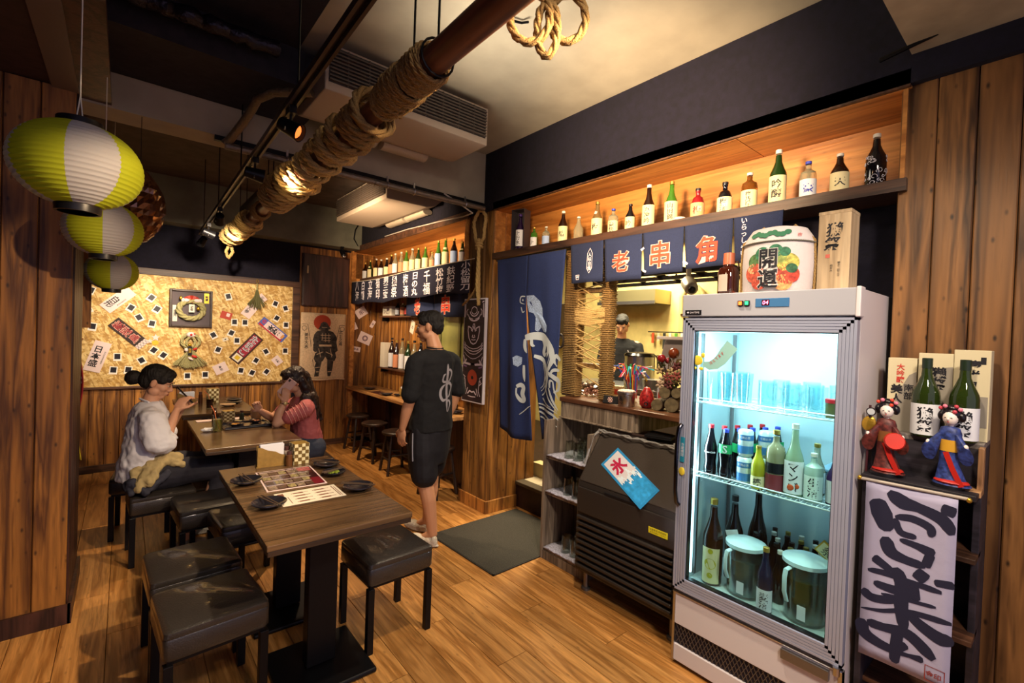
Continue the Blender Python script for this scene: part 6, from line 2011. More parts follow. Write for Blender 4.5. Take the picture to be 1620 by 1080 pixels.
def doll(x, y, z, rz, kimono, sash, hairred, label, fan):
    t = thing('kimono_doll', label, 'doll', (x, y, z), rz, 'kimono dolls on the stand')
    link('wooden_base', CYL([(.001, 0), (.045, 0), (.045, .012), (.001, .012)], 20), BLKPL, t)
    km = mat('kimono_' + kimono, kimono, .5, vary=.6, bscale=70, bump=.1)
    mb = MB().rings([[(rx * math.cos(2 * PI * i / 20) + ox, ry * math.sin(2 * PI * i / 20) + oy, zz) for i in range(20)] for zz, rx, ry, ox, oy in
                     ((.012, .052, .040, .01, .0), (.03, .040, .032, .006, 0), (.08, .027, .024, .0, .0), (.13, .024, .020, -.002, 0), (.15, .027, .020, 0, 0), (.185, .032, .020, 0, 0), (.205, .026, .016, 0, 0), (.212, .010, .010, 0, 0))])
    link('kimono', mb.mesh(smooth=True), km, t)
    for s_ in (-1, 1):
        link('sleeve', MB().rings([[(s_ * (.022 + .022 * q) + .009 * math.cos(2 * PI * i / 12) * (1 + q), -.012 * q - .008 + .012 * math.sin(2 * PI * i / 12), .185 - .03 * q - .05 * q * (.5 + .5 * math.sin(2 * PI * i / 12))) for i in range(12)] for q in (0, .5, 1, 1.25)]).mesh(smooth=True), km, t)
        link('hand', MB().ell((s_ * .05, -.028, .150), (.007, .007, .009), n=8, m=6).mesh(smooth=True), mat('doll_skin', 'e8dcd4', .4), t)
    link('sash', MB().rings([[((.0265) * math.cos(2 * PI * i / 20), .022 * math.sin(2 * PI * i / 20), zz) for i in range(20)] for zz in (.125, .165)]).mesh(smooth=True), mat('sash_' + sash, sash, .5), t)
    link('trailing_hem', MB().ell((.01, -.005, .022), (.048, .038, .012)).mesh(smooth=True), mat('hem_red', 'b0241c', .4), t)
    link('drape', MB().ribbon([(.0, .125), (.02, .07), (.045, .015)], .016, -.034).mesh(fix=False), mat('hem_red', 'b0241c', .4), t)
    hd_ = MB().ell((0, -.004, .240), (.021, .022, .026)).cap((0, 0, .205), (0, 0, .225), .008, .009, 8).ell((0, -.026, .237), (.003, .004, .005), n=8, m=6)
    link('head', hd_.mesh(smooth=True), mat('doll_skin', 'e8dcd4', .4), t)
    for s_ in (-1, 1):
        link('eye', MB().ell((s_ * .008, -.0245, .242), (.0035, .0015, .0013), n=8, m=4).mesh(), INK, t)
    link('mouth', MB().ell((0, -.0245, .228), (.003, .0015, .0015), n=8, m=4).mesh(), REDINK, t)
    link('hair', MB().ell((0, .008, .253), (.030, .026, .026)).ell((0, .004, .272), (.018, .016, .014)).ell((-.026, .006, .245), (.012, .014, .018)).ell((.026, .006, .245), (.012, .014, .018)).mesh(smooth=True), mat('doll_hair', '120c10', .3), t)
    for k in range(6):
        a = k * 1.05
        link('hair_ornament', MB().ell((.026 * math.cos(a), -.008 + .008 * math.sin(a), .272 + .010 * math.sin(a * 2)), (.007, .006, .007), n=8, m=6).mesh(smooth=True), mat('ornament_' + hairred, hairred, .4) if k % 2 else mat('ornament_pink', 'd87a90', .4), t)
    if fan == 'drum':
        link('held_drum', MB().lathe([(.001, -.008), (.028, -.008), (.032, 0), (.028, .008), (.001, .008)], 18).mesh(smooth=True), mat('drum_red', 'c02c20', .35), t, (.030, -.042, .135), (R(75), 0, R(12)))
        link('raised_mirror', MB().lathe([(.001, -.003), (.016, -.003), (.016, .003), (.001, .003)], 18).mesh(smooth=True), mat('mirror_frame', '2c2426', .3), t, (-.045, -.016, .232), (R(85), 0, 0))
        link('mirror_glass', MB().lathe([(.001, -.001), (.012, -.001), (.012, .001), (.001, .001)], 18).mesh(smooth=True), mat('mirror_pale', 'b0b4b8', .2), t, (-.045, -.0205, .232), (R(85), 0, 0))
        link('gold_fan', MB().ell((-.052, -.004, .185), (.022, .008, .030), (0, .2, 0)).mesh(), GOLD, t)
        link('long_staff', MB().tube([(-.055, .0, .0), (-.050, -.006, .255)], .004, 8).mesh(smooth=True), mat('staff_dark', '3c1418', .4), t)
    return t


doll(2.205, .437, 1.1055, R(-85), '5a2420', '7a4a24', 'c8402c', 'dark red kimono doll with raised mirror and round red drum', 'drum')
doll(2.215, .262, 1.1055, R(-100), '2a3a78', 'c8962c', 'b83c4c', 'blue kimono doll with yellow sash and pink hair flowers', '')

# ------------------------------------------------------------------ ceiling fittings
pole = thing('roped_pole', 'long dark wooden pole wound with thick pale rope, hung under the ceiling', 'pole', (0, 0, 0))
POLEM = wood('pole_brown', '4a2a20', '7a4a34', axis=1, scale=7, rough=.4, knots=.3)
pa, pb = V((.745, .30, 2.46)), V((.80, 5.55, 2.45))
link('pole', MB().tube([pa, pa.lerp(pb, .33), pa.lerp(pb, .66), pb], .052, 18, rs=[.045, .045, .045, .044]).mesh(smooth=True), POLEM, pole)
dirp = (pb - pa).normalized()
sx = dirp.cross(V((0, 0, 1))).normalized()
uz = sx.cross(dirp)
random.seed(4)


def coil(t0, t1, turns, rad, rr_, m, tilt=0.0, name='rope_coil', wob=.15):
    pts = []
    n = int(turns * 20)
    for i in range(n + 1):
        th = 2 * PI * turns * i / n
        t = t0 + (t1 - t0) * i / n
        k = rad * (1 + wob * math.sin(th * .31 + t0 * 9) + .06 * math.sin(th * 1.7))
        p = pa + dirp * (t + tilt * math.sin(th)) + sx * k * math.cos(th) + uz * k * math.sin(th)
        pts.append(p)
    rope(pts, rr_, m, name, pole, n=4, step=rr_ * 1.5)


# pole length 5.25; t is metres from the near end
coil(1.06, 1.20, 14, .062, .0085, JUTE, .01, 'fine_winding', .02)
coil(1.22, 1.36, 11, .066, .0085, JUTE, .015, 'fine_winding', .03)
coil(1.37, 1.44, 4, .058, .009, JUTE, .0, 'fine_winding', .02)
coil(1.50, 1.66, 3, .080, .019, JUTE, .035)
coil(1.66, 1.90, 4, .082, .018, JUTE, .05)
coil(1.90, 2.15, 4.5, .078, .018, JUTE_L, .06)
coil(2.15, 2.45, 5, .080, .017, JUTE_L, .07)
coil(2.50, 2.95, 6, .092, .019, JUTE_L, .10)
coil(2.95, 3.30, 5, .092, .018, JUTE_L, .08)
coil(3.62, 3.75, 6, .058, .010, JUTE, .0, 'fine_winding', .02)
coil(3.95, 4.45, 5, .074, .018, JUTE_L, .08)
coil(4.45, 5.15, 7, .078, .018, JUTE_L, .10)
endp = pa + dirp * 5.1
rope([endp + V((0, 0, -.06)), endp + V((.03, .05, -.14)), endp + V((.0, .10, -.20)), endp + V((-.03, .06, -.14)), endp + V((0, 0, -.05))], .015, JUTE_L, 'rope_tail', pole)
for t_ in (1.03, 1.20, 3.3, 4.6):
    p = pa + dirp * t_
    link('hanging_wire', MB().tube([p + V((0, 0, .04)), V((p.x + .0, p.y, 3.12))], .004, 6).mesh(), METAL_B, pole)
    link('wire_ring', MB().tube([p + sx * .058 * math.cos(i * PI / 8) + uz * .058 * math.sin(i * PI / 8) for i in range(16)], .004, 6, closed=True).mesh(smooth=True), METAL_B, pole)
lk = thing('rope_bow', 'large loose knot of thick rope hanging by the near end of the pole', 'rope', (.95, 1.03, 2.5))
for (a0, a1, cx, cz, rx, rz_) in ((40, 400, -.045, .02, .06, .075), (140, 500, .05, .03, .055, .07), (90, 450, .0, -.01, .03, .08)):
    rope([(cx + rx * math.cos(R(a0 + (a1 - a0) * i / 24)) * .77, -(cx + rx * math.cos(R(a0 + (a1 - a0) * i / 24))) * .64, cz + rz_ * math.sin(R(a0 + (a1 - a0) * i / 24))) for i in range(25)], .013, JUTE, 'loop', lk)
rope([(0, 0, .06), (.0, .0, .3), (-.02, 0, .66)], .012, JUTE, 'hanger', lk)

tk = thing('spot_track', 'long thin black lighting track hung below the ceiling', 'track', (0, 0, 0))
ta, tb_ = V((.49, .4, 2.512)), V((.565, 5.55, 2.47))
td = (tb_ - ta)
ang = math.atan2(-(td.x), td.y)
B('track_rail', [(-.020, -.009, 0, td.length, -.012, .014), (.009, .020, 0, td.length, -.012, .014), (-.009, .009, 0, td.length, .008, .014)], mat('track_bronze', '4a403c', .4, metal=.6), tk, ta, (math.atan2(td.z, math.hypot(td.x, td.y)), 0, ang))
for k in (.3, 1.6, 2.9, 3.9, 4.9):
    p = ta + td.normalized() * k
    link('suspension_rod', MB().tube([p + V((0, 0, .012)), V((p.x, p.y, 3.13))], .004, 6).mesh(), METAL_B, tk)


def spot(p, aim, label, lit=None, energy=0, kind='lamp', blink=False):
    t = thing('track_spot', label, 'spotlight', p, 0, 'spotlights on the track')
    q = (V(aim) - V(p)).normalized()
    link('track_adapter', MB().box(-.014, .014, -.03, .03, -.03, .0).mesh(), METAL_B, t)
    link('stem', MB().tube([(0, 0, -.03), (0, 0, -.06)], .006, 8).mesh(smooth=True), METAL_B, t)
    c = V((0, 0, -.085))
    a = q.orthogonal().normalized()
    b_ = q.cross(a)
    ring = lambda d, r: [c + q * d + a * r * math.cos(2 * PI * i / 18) + b_ * r * math.sin(2 * PI * i / 18) for i in range(18)]
    link('lamp_head', MB().rings([ring(-.05, .018), ring(-.045, .028), ring(.0, .032), ring(.045, .038), ring(.045, .034), ring(.01, .028)], cap=True).mesh(smooth=True), METAL_B, t)
    for s_ in (-1, 1):
        link('yoke', MB().tube([c + V((0, 0, .03)), c + a * .036 * s_ + V((0, 0, .01)), c + a * .038 * s_], .003, 6).mesh(smooth=True), STEEL, t)
    lens = MB().rings([ring(.030, .027), ring(.034, .022), ring(.036, .012)], cap=True)
    link('bulb', lens.mesh(smooth=True), lit, t)
    if energy:
        lamp('SPOT', 'spot_beam', V(p) + c + q * .05, energy, AMB, aim, .03, 62, .6)
    return t


BULB = mat('bulb_warm', 'ffd9a0', .4, emis=30)
BULBO = mat('bulb_amber', 'd86a2c', .4, emis=1.2)
tp = lambda y: ta + td * ((y - ta.y) / td.y) + V((0, 0, -.012))
spot(tp(2.1), (1.6, 1.2, 1.8), 'track spotlight with an amber bulb beside the roped pole', BULBO)
spot(tp(2.85), (2.55, 2.6, 2.2), 'second track spotlight, by the crossing pipe', BULB, 26)
spot(tp(4.2), (.75, 6.4, 1.6), 'third track spotlight, over the middle table', BULB, 115)
spot(tp(4.9), (2.4, 5.2, 1.9), 'fourth track spotlight, aimed at the alcove', BULB, 60)
spot(tp(5.4), (.1, 6.3, 1.5), 'farthest track spotlight, shining white at the board wall', mat('bulb_white', 'fff4e0', .4, emis=40), 30)

pi = thing('ceiling_pipe', 'silver foil-wrapped pipe running under the concrete beam', 'pipe', (0, 0, 0))
link('pipe', MB().tube([(.45, 3.33, 2.665), (2.40, 3.33, 2.672)], .022, 12).mesh(smooth=True), mat('foil_pipe', '7c746c', .35, metal=.7, bump=.8, bscale=60), pi)
link('channel', MB().box(.40, 2.42, 3.365, 3.395, 2.700, 2.730).mesh(), METAL_B, pi)
for x in (.8, 1.5, 1.72, 2.2):
    link('clamp', MB().tube([(x, 3.33 + .026 * math.cos(i * PI / 6), 2.67 + .026 * math.sin(i * PI / 6)) for i in range(12)], .004, 6, closed=True).mesh(), STEEL, pi)
    link('strap', MB().box(x - .006, x + .006, 3.325, 3.335, 2.69, 2.735).mesh(), STEEL, pi)
cbm = mat('white_cable', 'b4aca4', .5)
t = tag(link('cable', MB().tube([(2.0, 3.345, 2.72), (2.15, 3.33, 2.66), (2.3, 3.36, 2.62), (2.40, 3.66, 2.66), (2.415, 4.1, 2.69), (2.415, 4.8, 2.715), (2.42, 5.4, 2.72)], .006, 6).mesh(smooth=True), cbm), 'thin white cable sagging from the pipe to the alcove fascia', 'cable')
t = tag(link('duct_hose', MB().tube([(.78, 2.75, 2.885), (.62, 2.90, 2.885), (.56, 3.02, 2.87), (.55, 3.10, 2.84), (.52, 3.2, 2.78), (.47, 3.32, 2.70), (.45, 3.34, 2.68)], .024, 10).mesh(smooth=True), mat('foil_hose', '8c7c60', .4, metal=.6, bump=.9, bscale=50)), 'crinkled foil hose dropping to the left end of the pipe', 'hose')
fd = MB()
for k in range(1):
    fd.tube([(-.1 + i * .036, 2.72 + .01 * math.sin(i * 2), 3.03 + .006 * math.sin(i * 3.1)) for i in range(20)], .045, 10, rs=[.04 + .006 * math.sin(i * 2.4) for i in range(20)])
tag(link('foil_duct', fd.mesh(smooth=True), mat('dark_foil', '2c2830', .3, metal=.7, bump=1, bscale=30)), 'dark foil duct lying across the unlit ceiling', 'duct')
B('dark_soffit', (-.2, .9, 2.82, 3.39, 2.93, 3.13), CEIL_UNLIT, ceil)


def aircon(x0, y0, z0, rz, L, label):
    t = thing('ceiling_air_conditioner', label, 'air conditioner', (x0, y0, z0), rz, 'under-ceiling air conditioners')
    BEI = mat('aircon_beige', 'a8998a', .5)
    D_ = .62
    pf = [(0, .0), (0, .035), (0, .25), (D_, .25), (D_, .12), (D_ - .10, .03), (D_ - .2, .0)]
    mb = MB()
    vs = [(0, y, z) for y, z in pf] + [(L, y, z) for y, z in pf]
    n = len(pf)
    mb.add(vs, [tuple(range(n)), tuple(range(2 * n - 1, n - 1, -1))] + [(i, (i + 1) % n, (i + 1) % n + n, i + n) for i in range(n)])
    link('casing', mb.mesh(), BEI, t, bevel=.006)
    B('grille_recess', (.02, L - .02, -.004, .0, .045, .235), mat('grille_dark', '2c2826', .6), t)
    for k in range(9):
        B('grille_slat', (.02, L - .02, -.018, -.004, .052 + k * .020, .060 + k * .020), mat('grille_brown', '4c423c', .5), t)
    for k in range(1, 9):
        B('grille_post', (L * k / 9 - .003, L * k / 9 + .003, -.012, -.004, .045, .235), MATS['grille_brown'], t)
    for k in (0, 1):
        link('outlet_flap', MB().rings([[(L * (.16 + .36 * k) + q * L * .32, D_ - .02 + .055 * math.cos(i * PI / 8) - .05, .018 + .030 * math.sin(i * PI / 8)) for i in range(16)] for q in (0, 1)]).mesh(smooth=True), mat('flap_beige', 'b0a492', .5), t)
    return t


aircon(.80, 2.60, 2.86, 0, 1.08, 'under-ceiling air conditioner with brown grille in front of the concrete beam')
aircon(1.84, 5.42, 2.80, R(-90), 1.32, 'second under-ceiling air conditioner beyond the concrete beam')
tag(link('cable', MB().tube([(2.40, 6.18, 3.0), (2.34, 6.16, 2.9), (2.33, 6.17, 2.78), (2.40, 6.2, 2.70), (2.43, 6.25, 2.66)], .006, 6).mesh(smooth=True), METAL_B), 'black cable curling at the far corner above the alcove shelf', 'cable')
tag(link('cable', MB().tube([(2.38, .55, 2.765), (2.36, .35, 2.79), (2.38, .22, 2.82), (2.36, .05, 2.86), (2.36, -.3, 2.89)], .009, 6).mesh(smooth=True), METAL_B), 'dark cable tucked along the top of the panel wall', 'cable')
for (x, y, z, lb) in ((2.18, 6.17, 2.60, 'small black twin spotlight above the cabinet door'),):
    t = thing('wall_spot', lb, 'spotlight', (x, y, z), 0)
    link('bracket', MB().box(-.02, .02, -.01, .02, .0, .055).mesh(), METAL_B, t)
    link('lamp_head', MB().cap((-.02, -.03, -.01), (.0, -.06, -.06), .028, .034).mesh(smooth=True), METAL_B, t)
    link('lamp_face', MB().ell((.0, -.075, -.075), (.024, .014, .024)).mesh(smooth=True), STEEL, t)
t = tag(link('ceiling_hook', MB().tube([(1.42, 1.86, 3.17), (1.45, 1.86, 3.155), (1.52, 1.84, 3.16), (1.53, 1.80, 3.15)], .006, 6).mesh(), METAL_B), 'small bent black hook fixed in the pale ceiling', 'hook')
dt = thing('dark_bar', 'short dark bar hanging beyond the beam beside the roped pole', 'bar', (0, 0, 0))
link('bar', MB().box(.78, .84, 3.75, 4.85, 2.60, 2.64).mesh(), METAL_B, dt)
for y in (3.9, 4.7):
    link('hanger', MB().tube([(.81, y, 2.64), (.81, y, 3.14)], .004, 6).mesh(), METAL_B, dt)
B('red_light', (.80, .82, 3.74, 3.75, 2.61, 2.63), mat('red_led', 'e8203c', .5, emis=3), dt)

# ------------------------------------------------------------------ paper lanterns
LYEL = None


def lantern_mat():
    m = bpy.data.materials.new('lantern_paper')
    m.use_nodes = True
    nt = m.node_tree
    L = nt.links.new
    N = nt.nodes.new
    b = nt.nodes['Principled BSDF']
    b.inputs['Roughness'].default_value = .75
    tc = N('ShaderNodeTexCoord')
    sp = N('ShaderNodeSeparateXYZ')
    L(tc.outputs['Object'], sp.inputs[0])
    at_ = N('ShaderNodeMath')
    at_.operation = 'ARCTAN2'
    L(sp.outputs['Y'], at_.inputs[0])
    L(sp.outputs['X'], at_.inputs[1])
    mu = N('ShaderNodeMath')
    mu.operation = 'MULTIPLY'
    mu.inputs[1].default_value = 3.5
    L(at_.outputs[0], mu.inputs[0])
    sn = N('ShaderNodeMath')
    sn.operation = 'SINE'
    L(mu.outputs[0], sn.inputs[0])
    gt = N('ShaderNodeMath')
    gt.operation = 'GREATER_THAN'
    gt.inputs[1].default_value = .12
    L(sn.outputs[0], gt.inputs[0])
    mx = N('ShaderNodeMix')
    mx.data_type = 'RGBA'
    mx.inputs[6].default_value = lin('bcc620')
    mx.inputs[7].default_value = lin('c9c8cc')
    L(gt.outputs[0], mx.inputs[0])
    L(mx.outputs[2], b.inputs['Base Color'])
    tr_ = N('ShaderNodeBsdfTranslucent')
    L(mx.outputs[2], tr_.inputs[0])
    ms = N('ShaderNodeMixShader')
    ms.inputs[0].default_value = .3
    L(b.outputs[0], ms.inputs[1])
    L(tr_.outputs[0], ms.inputs[2])
    L(ms.outputs[0], nt.nodes['Material Output'].inputs[0])
    return m


LANT = lantern_mat()


def lantern(x, y, z, r, h, rz, label, hang=2.75):
    t = thing('paper_lantern', label, 'lantern', (x, y, z), rz, 'yellow and white paper lanterns')
    n = 22
    rs_ = []
    for i in range(n * 3 + 1):
        v = i / (n * 3)
        a = -1.27 + 2.54 * v
        rib_ = (1 - abs((i % 3) / 1.5 - 1)) * .004 if i % 3 else -.0028
        rr2 = r * math.cos(a) ** .92 + rib_
        rs_.append([(rr2 * math.cos(2 * PI * j / 56), rr2 * math.sin(2 * PI * j / 56), h / 2 * math.sin(a) / math.sin(1.27)) for j in range(56)])
    me = MB().rings(rs_, cap=False).mesh()
    me.shade_smooth()
    link('paper_shade', me, LANT, t)
    rc = r * math.cos(1.27) ** .92
    for s_, nm in ((-1, 'bottom_ring'), (1, 'top_ring')):
        zz = s_ * h / 2
        link(nm, MB().lathe([(rc * .93, zz - .022), (rc * 1.08, zz - .022), (rc * 1.10, zz), (rc * 1.08, zz + .018), (rc * .93, zz + .018), (rc * .93, zz - .022)], 32).mesh(smooth=True), BLKPL, t)
    link('cord', MB().tube([(-rc * .8, 0, h / 2), (0, 0, h / 2 + .10), (rc * .8, 0, h / 2)], .002, 5).mesh(), CAPW, t)
    link('cord', MB().tube([(0, 0, h / 2 + .10), (0, 0, hang - z)], .002, 5).mesh(), CAPW, t)
    return t


lantern(-.125, 2.12, 2.085, .168, .262, R(-100), 'largest and nearest yellow and white paper lantern')
lantern(-.085, 3.02, 2.02, .152, .25, R(-92), 'middle yellow and white paper lantern')
lantern(-.075, 4.35, 1.925, .150, .25, R(-94), 'smallest and farthest yellow and white paper lantern', 3.14)
am = thing('amber_foil_ball', 'crinkled brown glossy foil balloon hanging behind the lanterns', 'decoration', (.055, 3.42, 2.235))
m_ = MB().ell((0, 0, 0), (.115, .115, .20), n=26, m=20)
random.seed(3)
m_.v = [(x * (1 + .10 * math.sin(z * 70 + x * 60) * math.cos(y * 55 + z * 30)), y * (1 + .10 * math.sin(z * 60 + x * 40)), z * (1 + .04 * math.sin(x * 70))) for x, y, z in m_.v]
link('foil', m_.mesh(), mat('amber_foil', '7a4a2c', .12, metal=.4, trans=.4, coat=.5), am)
link('cord', MB().tube([(0, 0, .19), (0, 0, .505)], .002, 5).mesh(), METAL_B, am)

# banner flag beside the pillar
nf = thing('narrow_flag', 'narrow red flag with white writing and yellow foot beside the timber pillar', 'flag', (-.228, 3.975, 0), R(-66))
fsw = lambda x, z: .012 * math.sin(z * 12) + .006 * math.sin(x * 40)
cloth('flag_cloth', -.05, .05, 1.335, .86, mat('flag_red', 'a02430', .8, vary=.25, bscale=30), nf, fsw, 6, 22)
cloth('flag_foot', -.045, .048, .858, .70, mat('flag_yellow', 'cdb42a', .8), nf, fsw, 6, 8)
cloth('flag_head', -.05, .05, 1.42, 1.337, mat('flag_white', 'b8b4c8', .8, vary=.5, bscale=50, bump=.02), nf, fsw, 6, 4)
txt('生ビール', WHITEINK, nf, (0, 0, 1.10), .075, .42, True, .03, conform=lambda a, b: fsw(a, b) - .002, fit=True)
link('flag_stick', MB().tube([(-.065, .004, 1.40), (.065, .004, 1.46)], .006, 8).mesh(smooth=True), W_ORANGE, nf)
tag(link('wooden_batten', MB().box(-.262, -.205, 3.945, 3.985, 1.52, 2.745).mesh(), W_WALL, None, bevel=.003), 'pale wooden batten fixed beside the dark pillar above the flag', 'batten')

# ------------------------------------------------------------------ floor mat, powder, step
dm_ = thing('door_mat', 'dark grey ribbed door mat before the kitchen step', 'mat', (2.32, 2.77, .001), R(2))
B('mat', (-.45, .45, -.385, .385, 0, .010), mat('mat_grey', '3a3630', .95, bump=1, bscale=220, vary=.4), dm_, bevel=.004)
B('mat_edge', [(-.455, .455, -.39, -.375, 0, .007), (-.455, .455, .375, .39, 0, .007), (-.455, -.44, -.39, .39, 0, .007), (.44, .455, -.39, .39, 0, .007)], mat('mat_rubber', '201d1c', .7), dm_)

# ------------------------------------------------------------------ kitchen beyond the counter
kc = thing('kitchen_bench', 'steel kitchen bench where the cook works', 'bench', (3.75, 3.6, .205), R(-90))
B('bench_top', (0, 1.6, 0, .55, .86, .90), STEEL, kc, bevel=.004)
B('bench_body', (.02, 1.58, .03, .53, 0, .86), METAL_G, kc)
pt = thing('stock_pot', 'big lidded steel stock pot on the kitchen bench', 'pot', (4.02, 2.80, 1.1055), 0)
link('pot_body', CYL([(.001, 0), (.15, 0), (.15, .30), (.001, .30)], 28), STEEL, pt)
link('pot_lid', CYL([(.155, .30), (.16, .31), (.14, .335), (.05, .345), (.001, .345)], 28), mat('lid_dark', '4c4c50', .2, metal=1), pt)
pt2 = thing('small_pan', 'small steel pan in front of the stock pot', 'pan', (3.86, 2.52, 1.1055), 0)
link('pan_body', CYL([(.001, 0), (.10, 0), (.11, .10), (.001, .10)], 24), STEEL, pt2)
link('handle', MB().tube([(.11, 0, .08), (.25, 0, .10)], .010, 8).mesh(smooth=True), BLKPL, pt2)
tr2 = thing('tool_rail', 'wall rail of red, white and green kitchen tools', 'rail', (5.17, 3.45, 1.62), R(-90))
link('rail', MB().tube([(-.02, -.03, .06), (.52, -.03, .06)], .006, 8).mesh(smooth=True), METAL_B, tr2)
for k, (cl, h_) in enumerate((('c8502c', .13), ('d0c0a0', .10), ('2c2c2c', .2), ('d8d0b8', .2), ('4c8c2c', .22), ('b0b0b0', .16))):
    link('tool', MB().box(.04 + k * .08, .075 + k * .08, -.04, -.03, .05 - h_, .05).mesh(), mat('tool_' + cl, cl, .5), tr2)
hd2 = thing('range_hood', 'long steel shelf hood on the yellow kitchen wall', 'hood', (4.85, 4.05, 2.02), R(-90))
B('hood', (0, .85, 0, .35, 0, .17), mat('hood_steel', '9c9470', .3, metal=.7), hd2, bevel=.004)
B('lip', (-.01, .86, -.02, 0, -.01, .03), METAL_G, hd2)
rk = thing('ceiling_rack', 'black metal pot rack hung over the bar opening', 'rack', (3.15, 2.95, 2.08), R(-90))
for y in (0, .28, .56):
    link('rail', MB().box(0, 1.4, y, y + .03, 0, .03).mesh(), METAL_B, rk)
for x in (0, .35, .7, 1.05, 1.37):
    link('crossbar', MB().box(x, x + .03, 0, .59, .03, .05).mesh(), METAL_B, rk)
for x in (.02, .7, 1.38):
    link('drop_rod', MB().tube([(x, .015, .05), (x, .015, .81)], .008, 6).mesh(), METAL_B, rk)
    link('drop_rod', MB().tube([(x, .575, .05), (x, .575, .81)], .008, 6).mesh(), METAL_B, rk)
cv = thing('security_camera', 'white bullet security camera on a bracket by the fridge corner', 'camera', (2.98, 1.70, 1.965), 0)
link('camera_body', MB().cap((.04, .03, .02), (-.06, -.05, -.03), .05, .045, 14).mesh(smooth=True), mat('camera_white', 'b8b0a0', .4), cv)
link('lens', MB().ell((-.085, -.07, -.045), (.026, .026, .026)).mesh(smooth=True), BLKPL, cv)
link('bracket', MB().tube([(.04, .03, .06), (.04, .03, .93)], .018, 8).mesh(smooth=True), mat('camera_white', 'b8b0a0', .4), cv)
pp2 = thing('wall_pipes', 'pale bent pipe on the yellow kitchen wall', 'pipe', (5.12, 0, 0), 0)
link('pipe', MB().tube([(0, 3.0, 1.9), (0, 3.0, 2.1), (-.01, 2.95, 2.18), (-.01, 2.8, 2.2), (0, 2.74, 2.14), (0, 2.73, 1.95)], .035, 10).mesh(smooth=True), mat('pipe_cream', 'b09c68', .5), pp2)
kd = thing('kitchen_window', 'dark framed hatch in the yellow kitchen wall', 'window', (5.18, 3.05, 1.2), R(-90))
B('frame_stile', (0, .06, -.04, .0, 0, .72), MATS['pipe_cream'], kd)
B('frame_rail', (.06, .6, -.04, .0, .66, .72), MATS['pipe_cream'], kd)
B('pane', (.06, .6, -.02, -.01, 0, .66), mat('dark_pane', '2c2420', .15), kd)
for (x, y, z, w_, d_, h_, cl, lb, nm) in ((3.16, 2.98, .365, .09, .09, .40, 'c4bca4', 'white square tub on the step seen below the door curtain', 'plastic_tub'),
                                          (5.05, 4.75, 1.55, .3, .3, .5, '4c3c28', 'brown cupboard box on the kitchen wall seen by the curtain edge', 'wall_cupboard'), (5.19, 4.2, 1.45, .018, .16, .2, 'd8d0b0', 'white paper notice on the kitchen wall seen through the cords', 'paper_notice')):
    t = thing(nm, lb, nm.split('_')[1], (x, y, z), 0)
    B('body', (-w_ / 2, w_ / 2, -d_ / 2, d_ / 2, 0, h_), mat('k_' + cl, cl, .5), t, bevel=.004)
    B('lid' if nm != 'paper_notice' else 'pin', (-w_ / 2 - .004, w_ / 2 + .004, -d_ / 2 - .004, d_ / 2 + .004, h_, h_ + .012) if nm != 'paper_notice' else (-w_ / 2 - .004, -w_ / 2, -.01, .01, h_ - .03, h_ - .01), mat('k_lid', 'a09880', .5), t)
# ------------------------------------------------------------------ people
SKIN = mat('skin', 'c08a68', .5, bump=.05, bscale=60)
SKIN2 = mat('skin_pale', 'c9977c', .5)
HAIR = mat('hair_black', '0f0b0b', .68, bump=.8, bscale=90, stretch=(1, 1, .15))
HAIRB = mat('hair_dark_brown', '221414', .38, bump=.9, bscale=80, stretch=(1, 1, .12))


def solid(name, mb, voxel, m, parent, smooth=5, fac=.5, disp=None, **kw):
    """union of overlapping closed shapes as one continuous skin"""
    o = link('tmp', mb.mesh(), m)
    md = o.modifiers.new('r', 'REMESH')
    md.mode = 'VOXEL'
    md.voxel_size = voxel
    if disp:
        tx = bpy.data.textures.new('folds', 'CLOUDS')
        tx.noise_scale = disp[1]
        tx.noise_depth = 2
        d = o.modifiers.new('d', 'DISPLACE')
        d.texture = tx
        d.strength = disp[0]
        d.mid_level = .5
    s = o.modifiers.new('s', 'SMOOTH')
    s.factor = fac
    s.iterations = smooth
    dg = bpy.context.evaluated_depsgraph_get()
    me = bpy.data.meshes.new_from_object(o.evaluated_get(dg))
    bpy.data.objects.remove(o)
    me.name = name
    me.materials.clear()
    me.shade_smooth()
    return link(name, me, m, parent, **kw)


def rotm(yaw, pitch=0, roll=0):
    """head axes: x right, y forward, z up; yaw left, pitch down"""
    return Matrix.Rotation(yaw, 3, 'Z') @ Matrix.Rotation(-pitch, 3, 'X') @ Matrix.Rotation(roll, 3, 'Y')


def head(mb, c, M, s=1.0, fem=False):
    c = V(c)
    P = lambda x, y, z: c + M @ V((x, y, z)) * s
    E = lambda p, r: mb.ell(P(*p), tuple(q * s for q in r), M)
    E((0, -.014, .032), (.074, .093, .080))
    E((0, .020, -.010), (.064, .068, .070))
    E((0, .022, -.050), (.052 if fem else .056, .058, .052))
    E((0, .052, -.088), (.024, .026, .020))
    for q in (-1, 1):
        E((q * .036, .048, -.022), (.028, .030, .026))
        E((q * .050, .010, -.060), (.018, .035, .028))
        E((q * .030, .066, .022), (.026, .018, .010))
        E((q * .075, -.008, -.004), (.009, .019, .031))
        E((q * .011, .086, -.034), (.009, .010, .008))
    mb.cap(P(0, .078, .010), P(0, .098, -.026), .0085 * s, .0125 * s, 10)
    E((0, .084, -.056), (.022, .010, .0055))
    E((0, .081, -.066), (.018, .011, .0065))


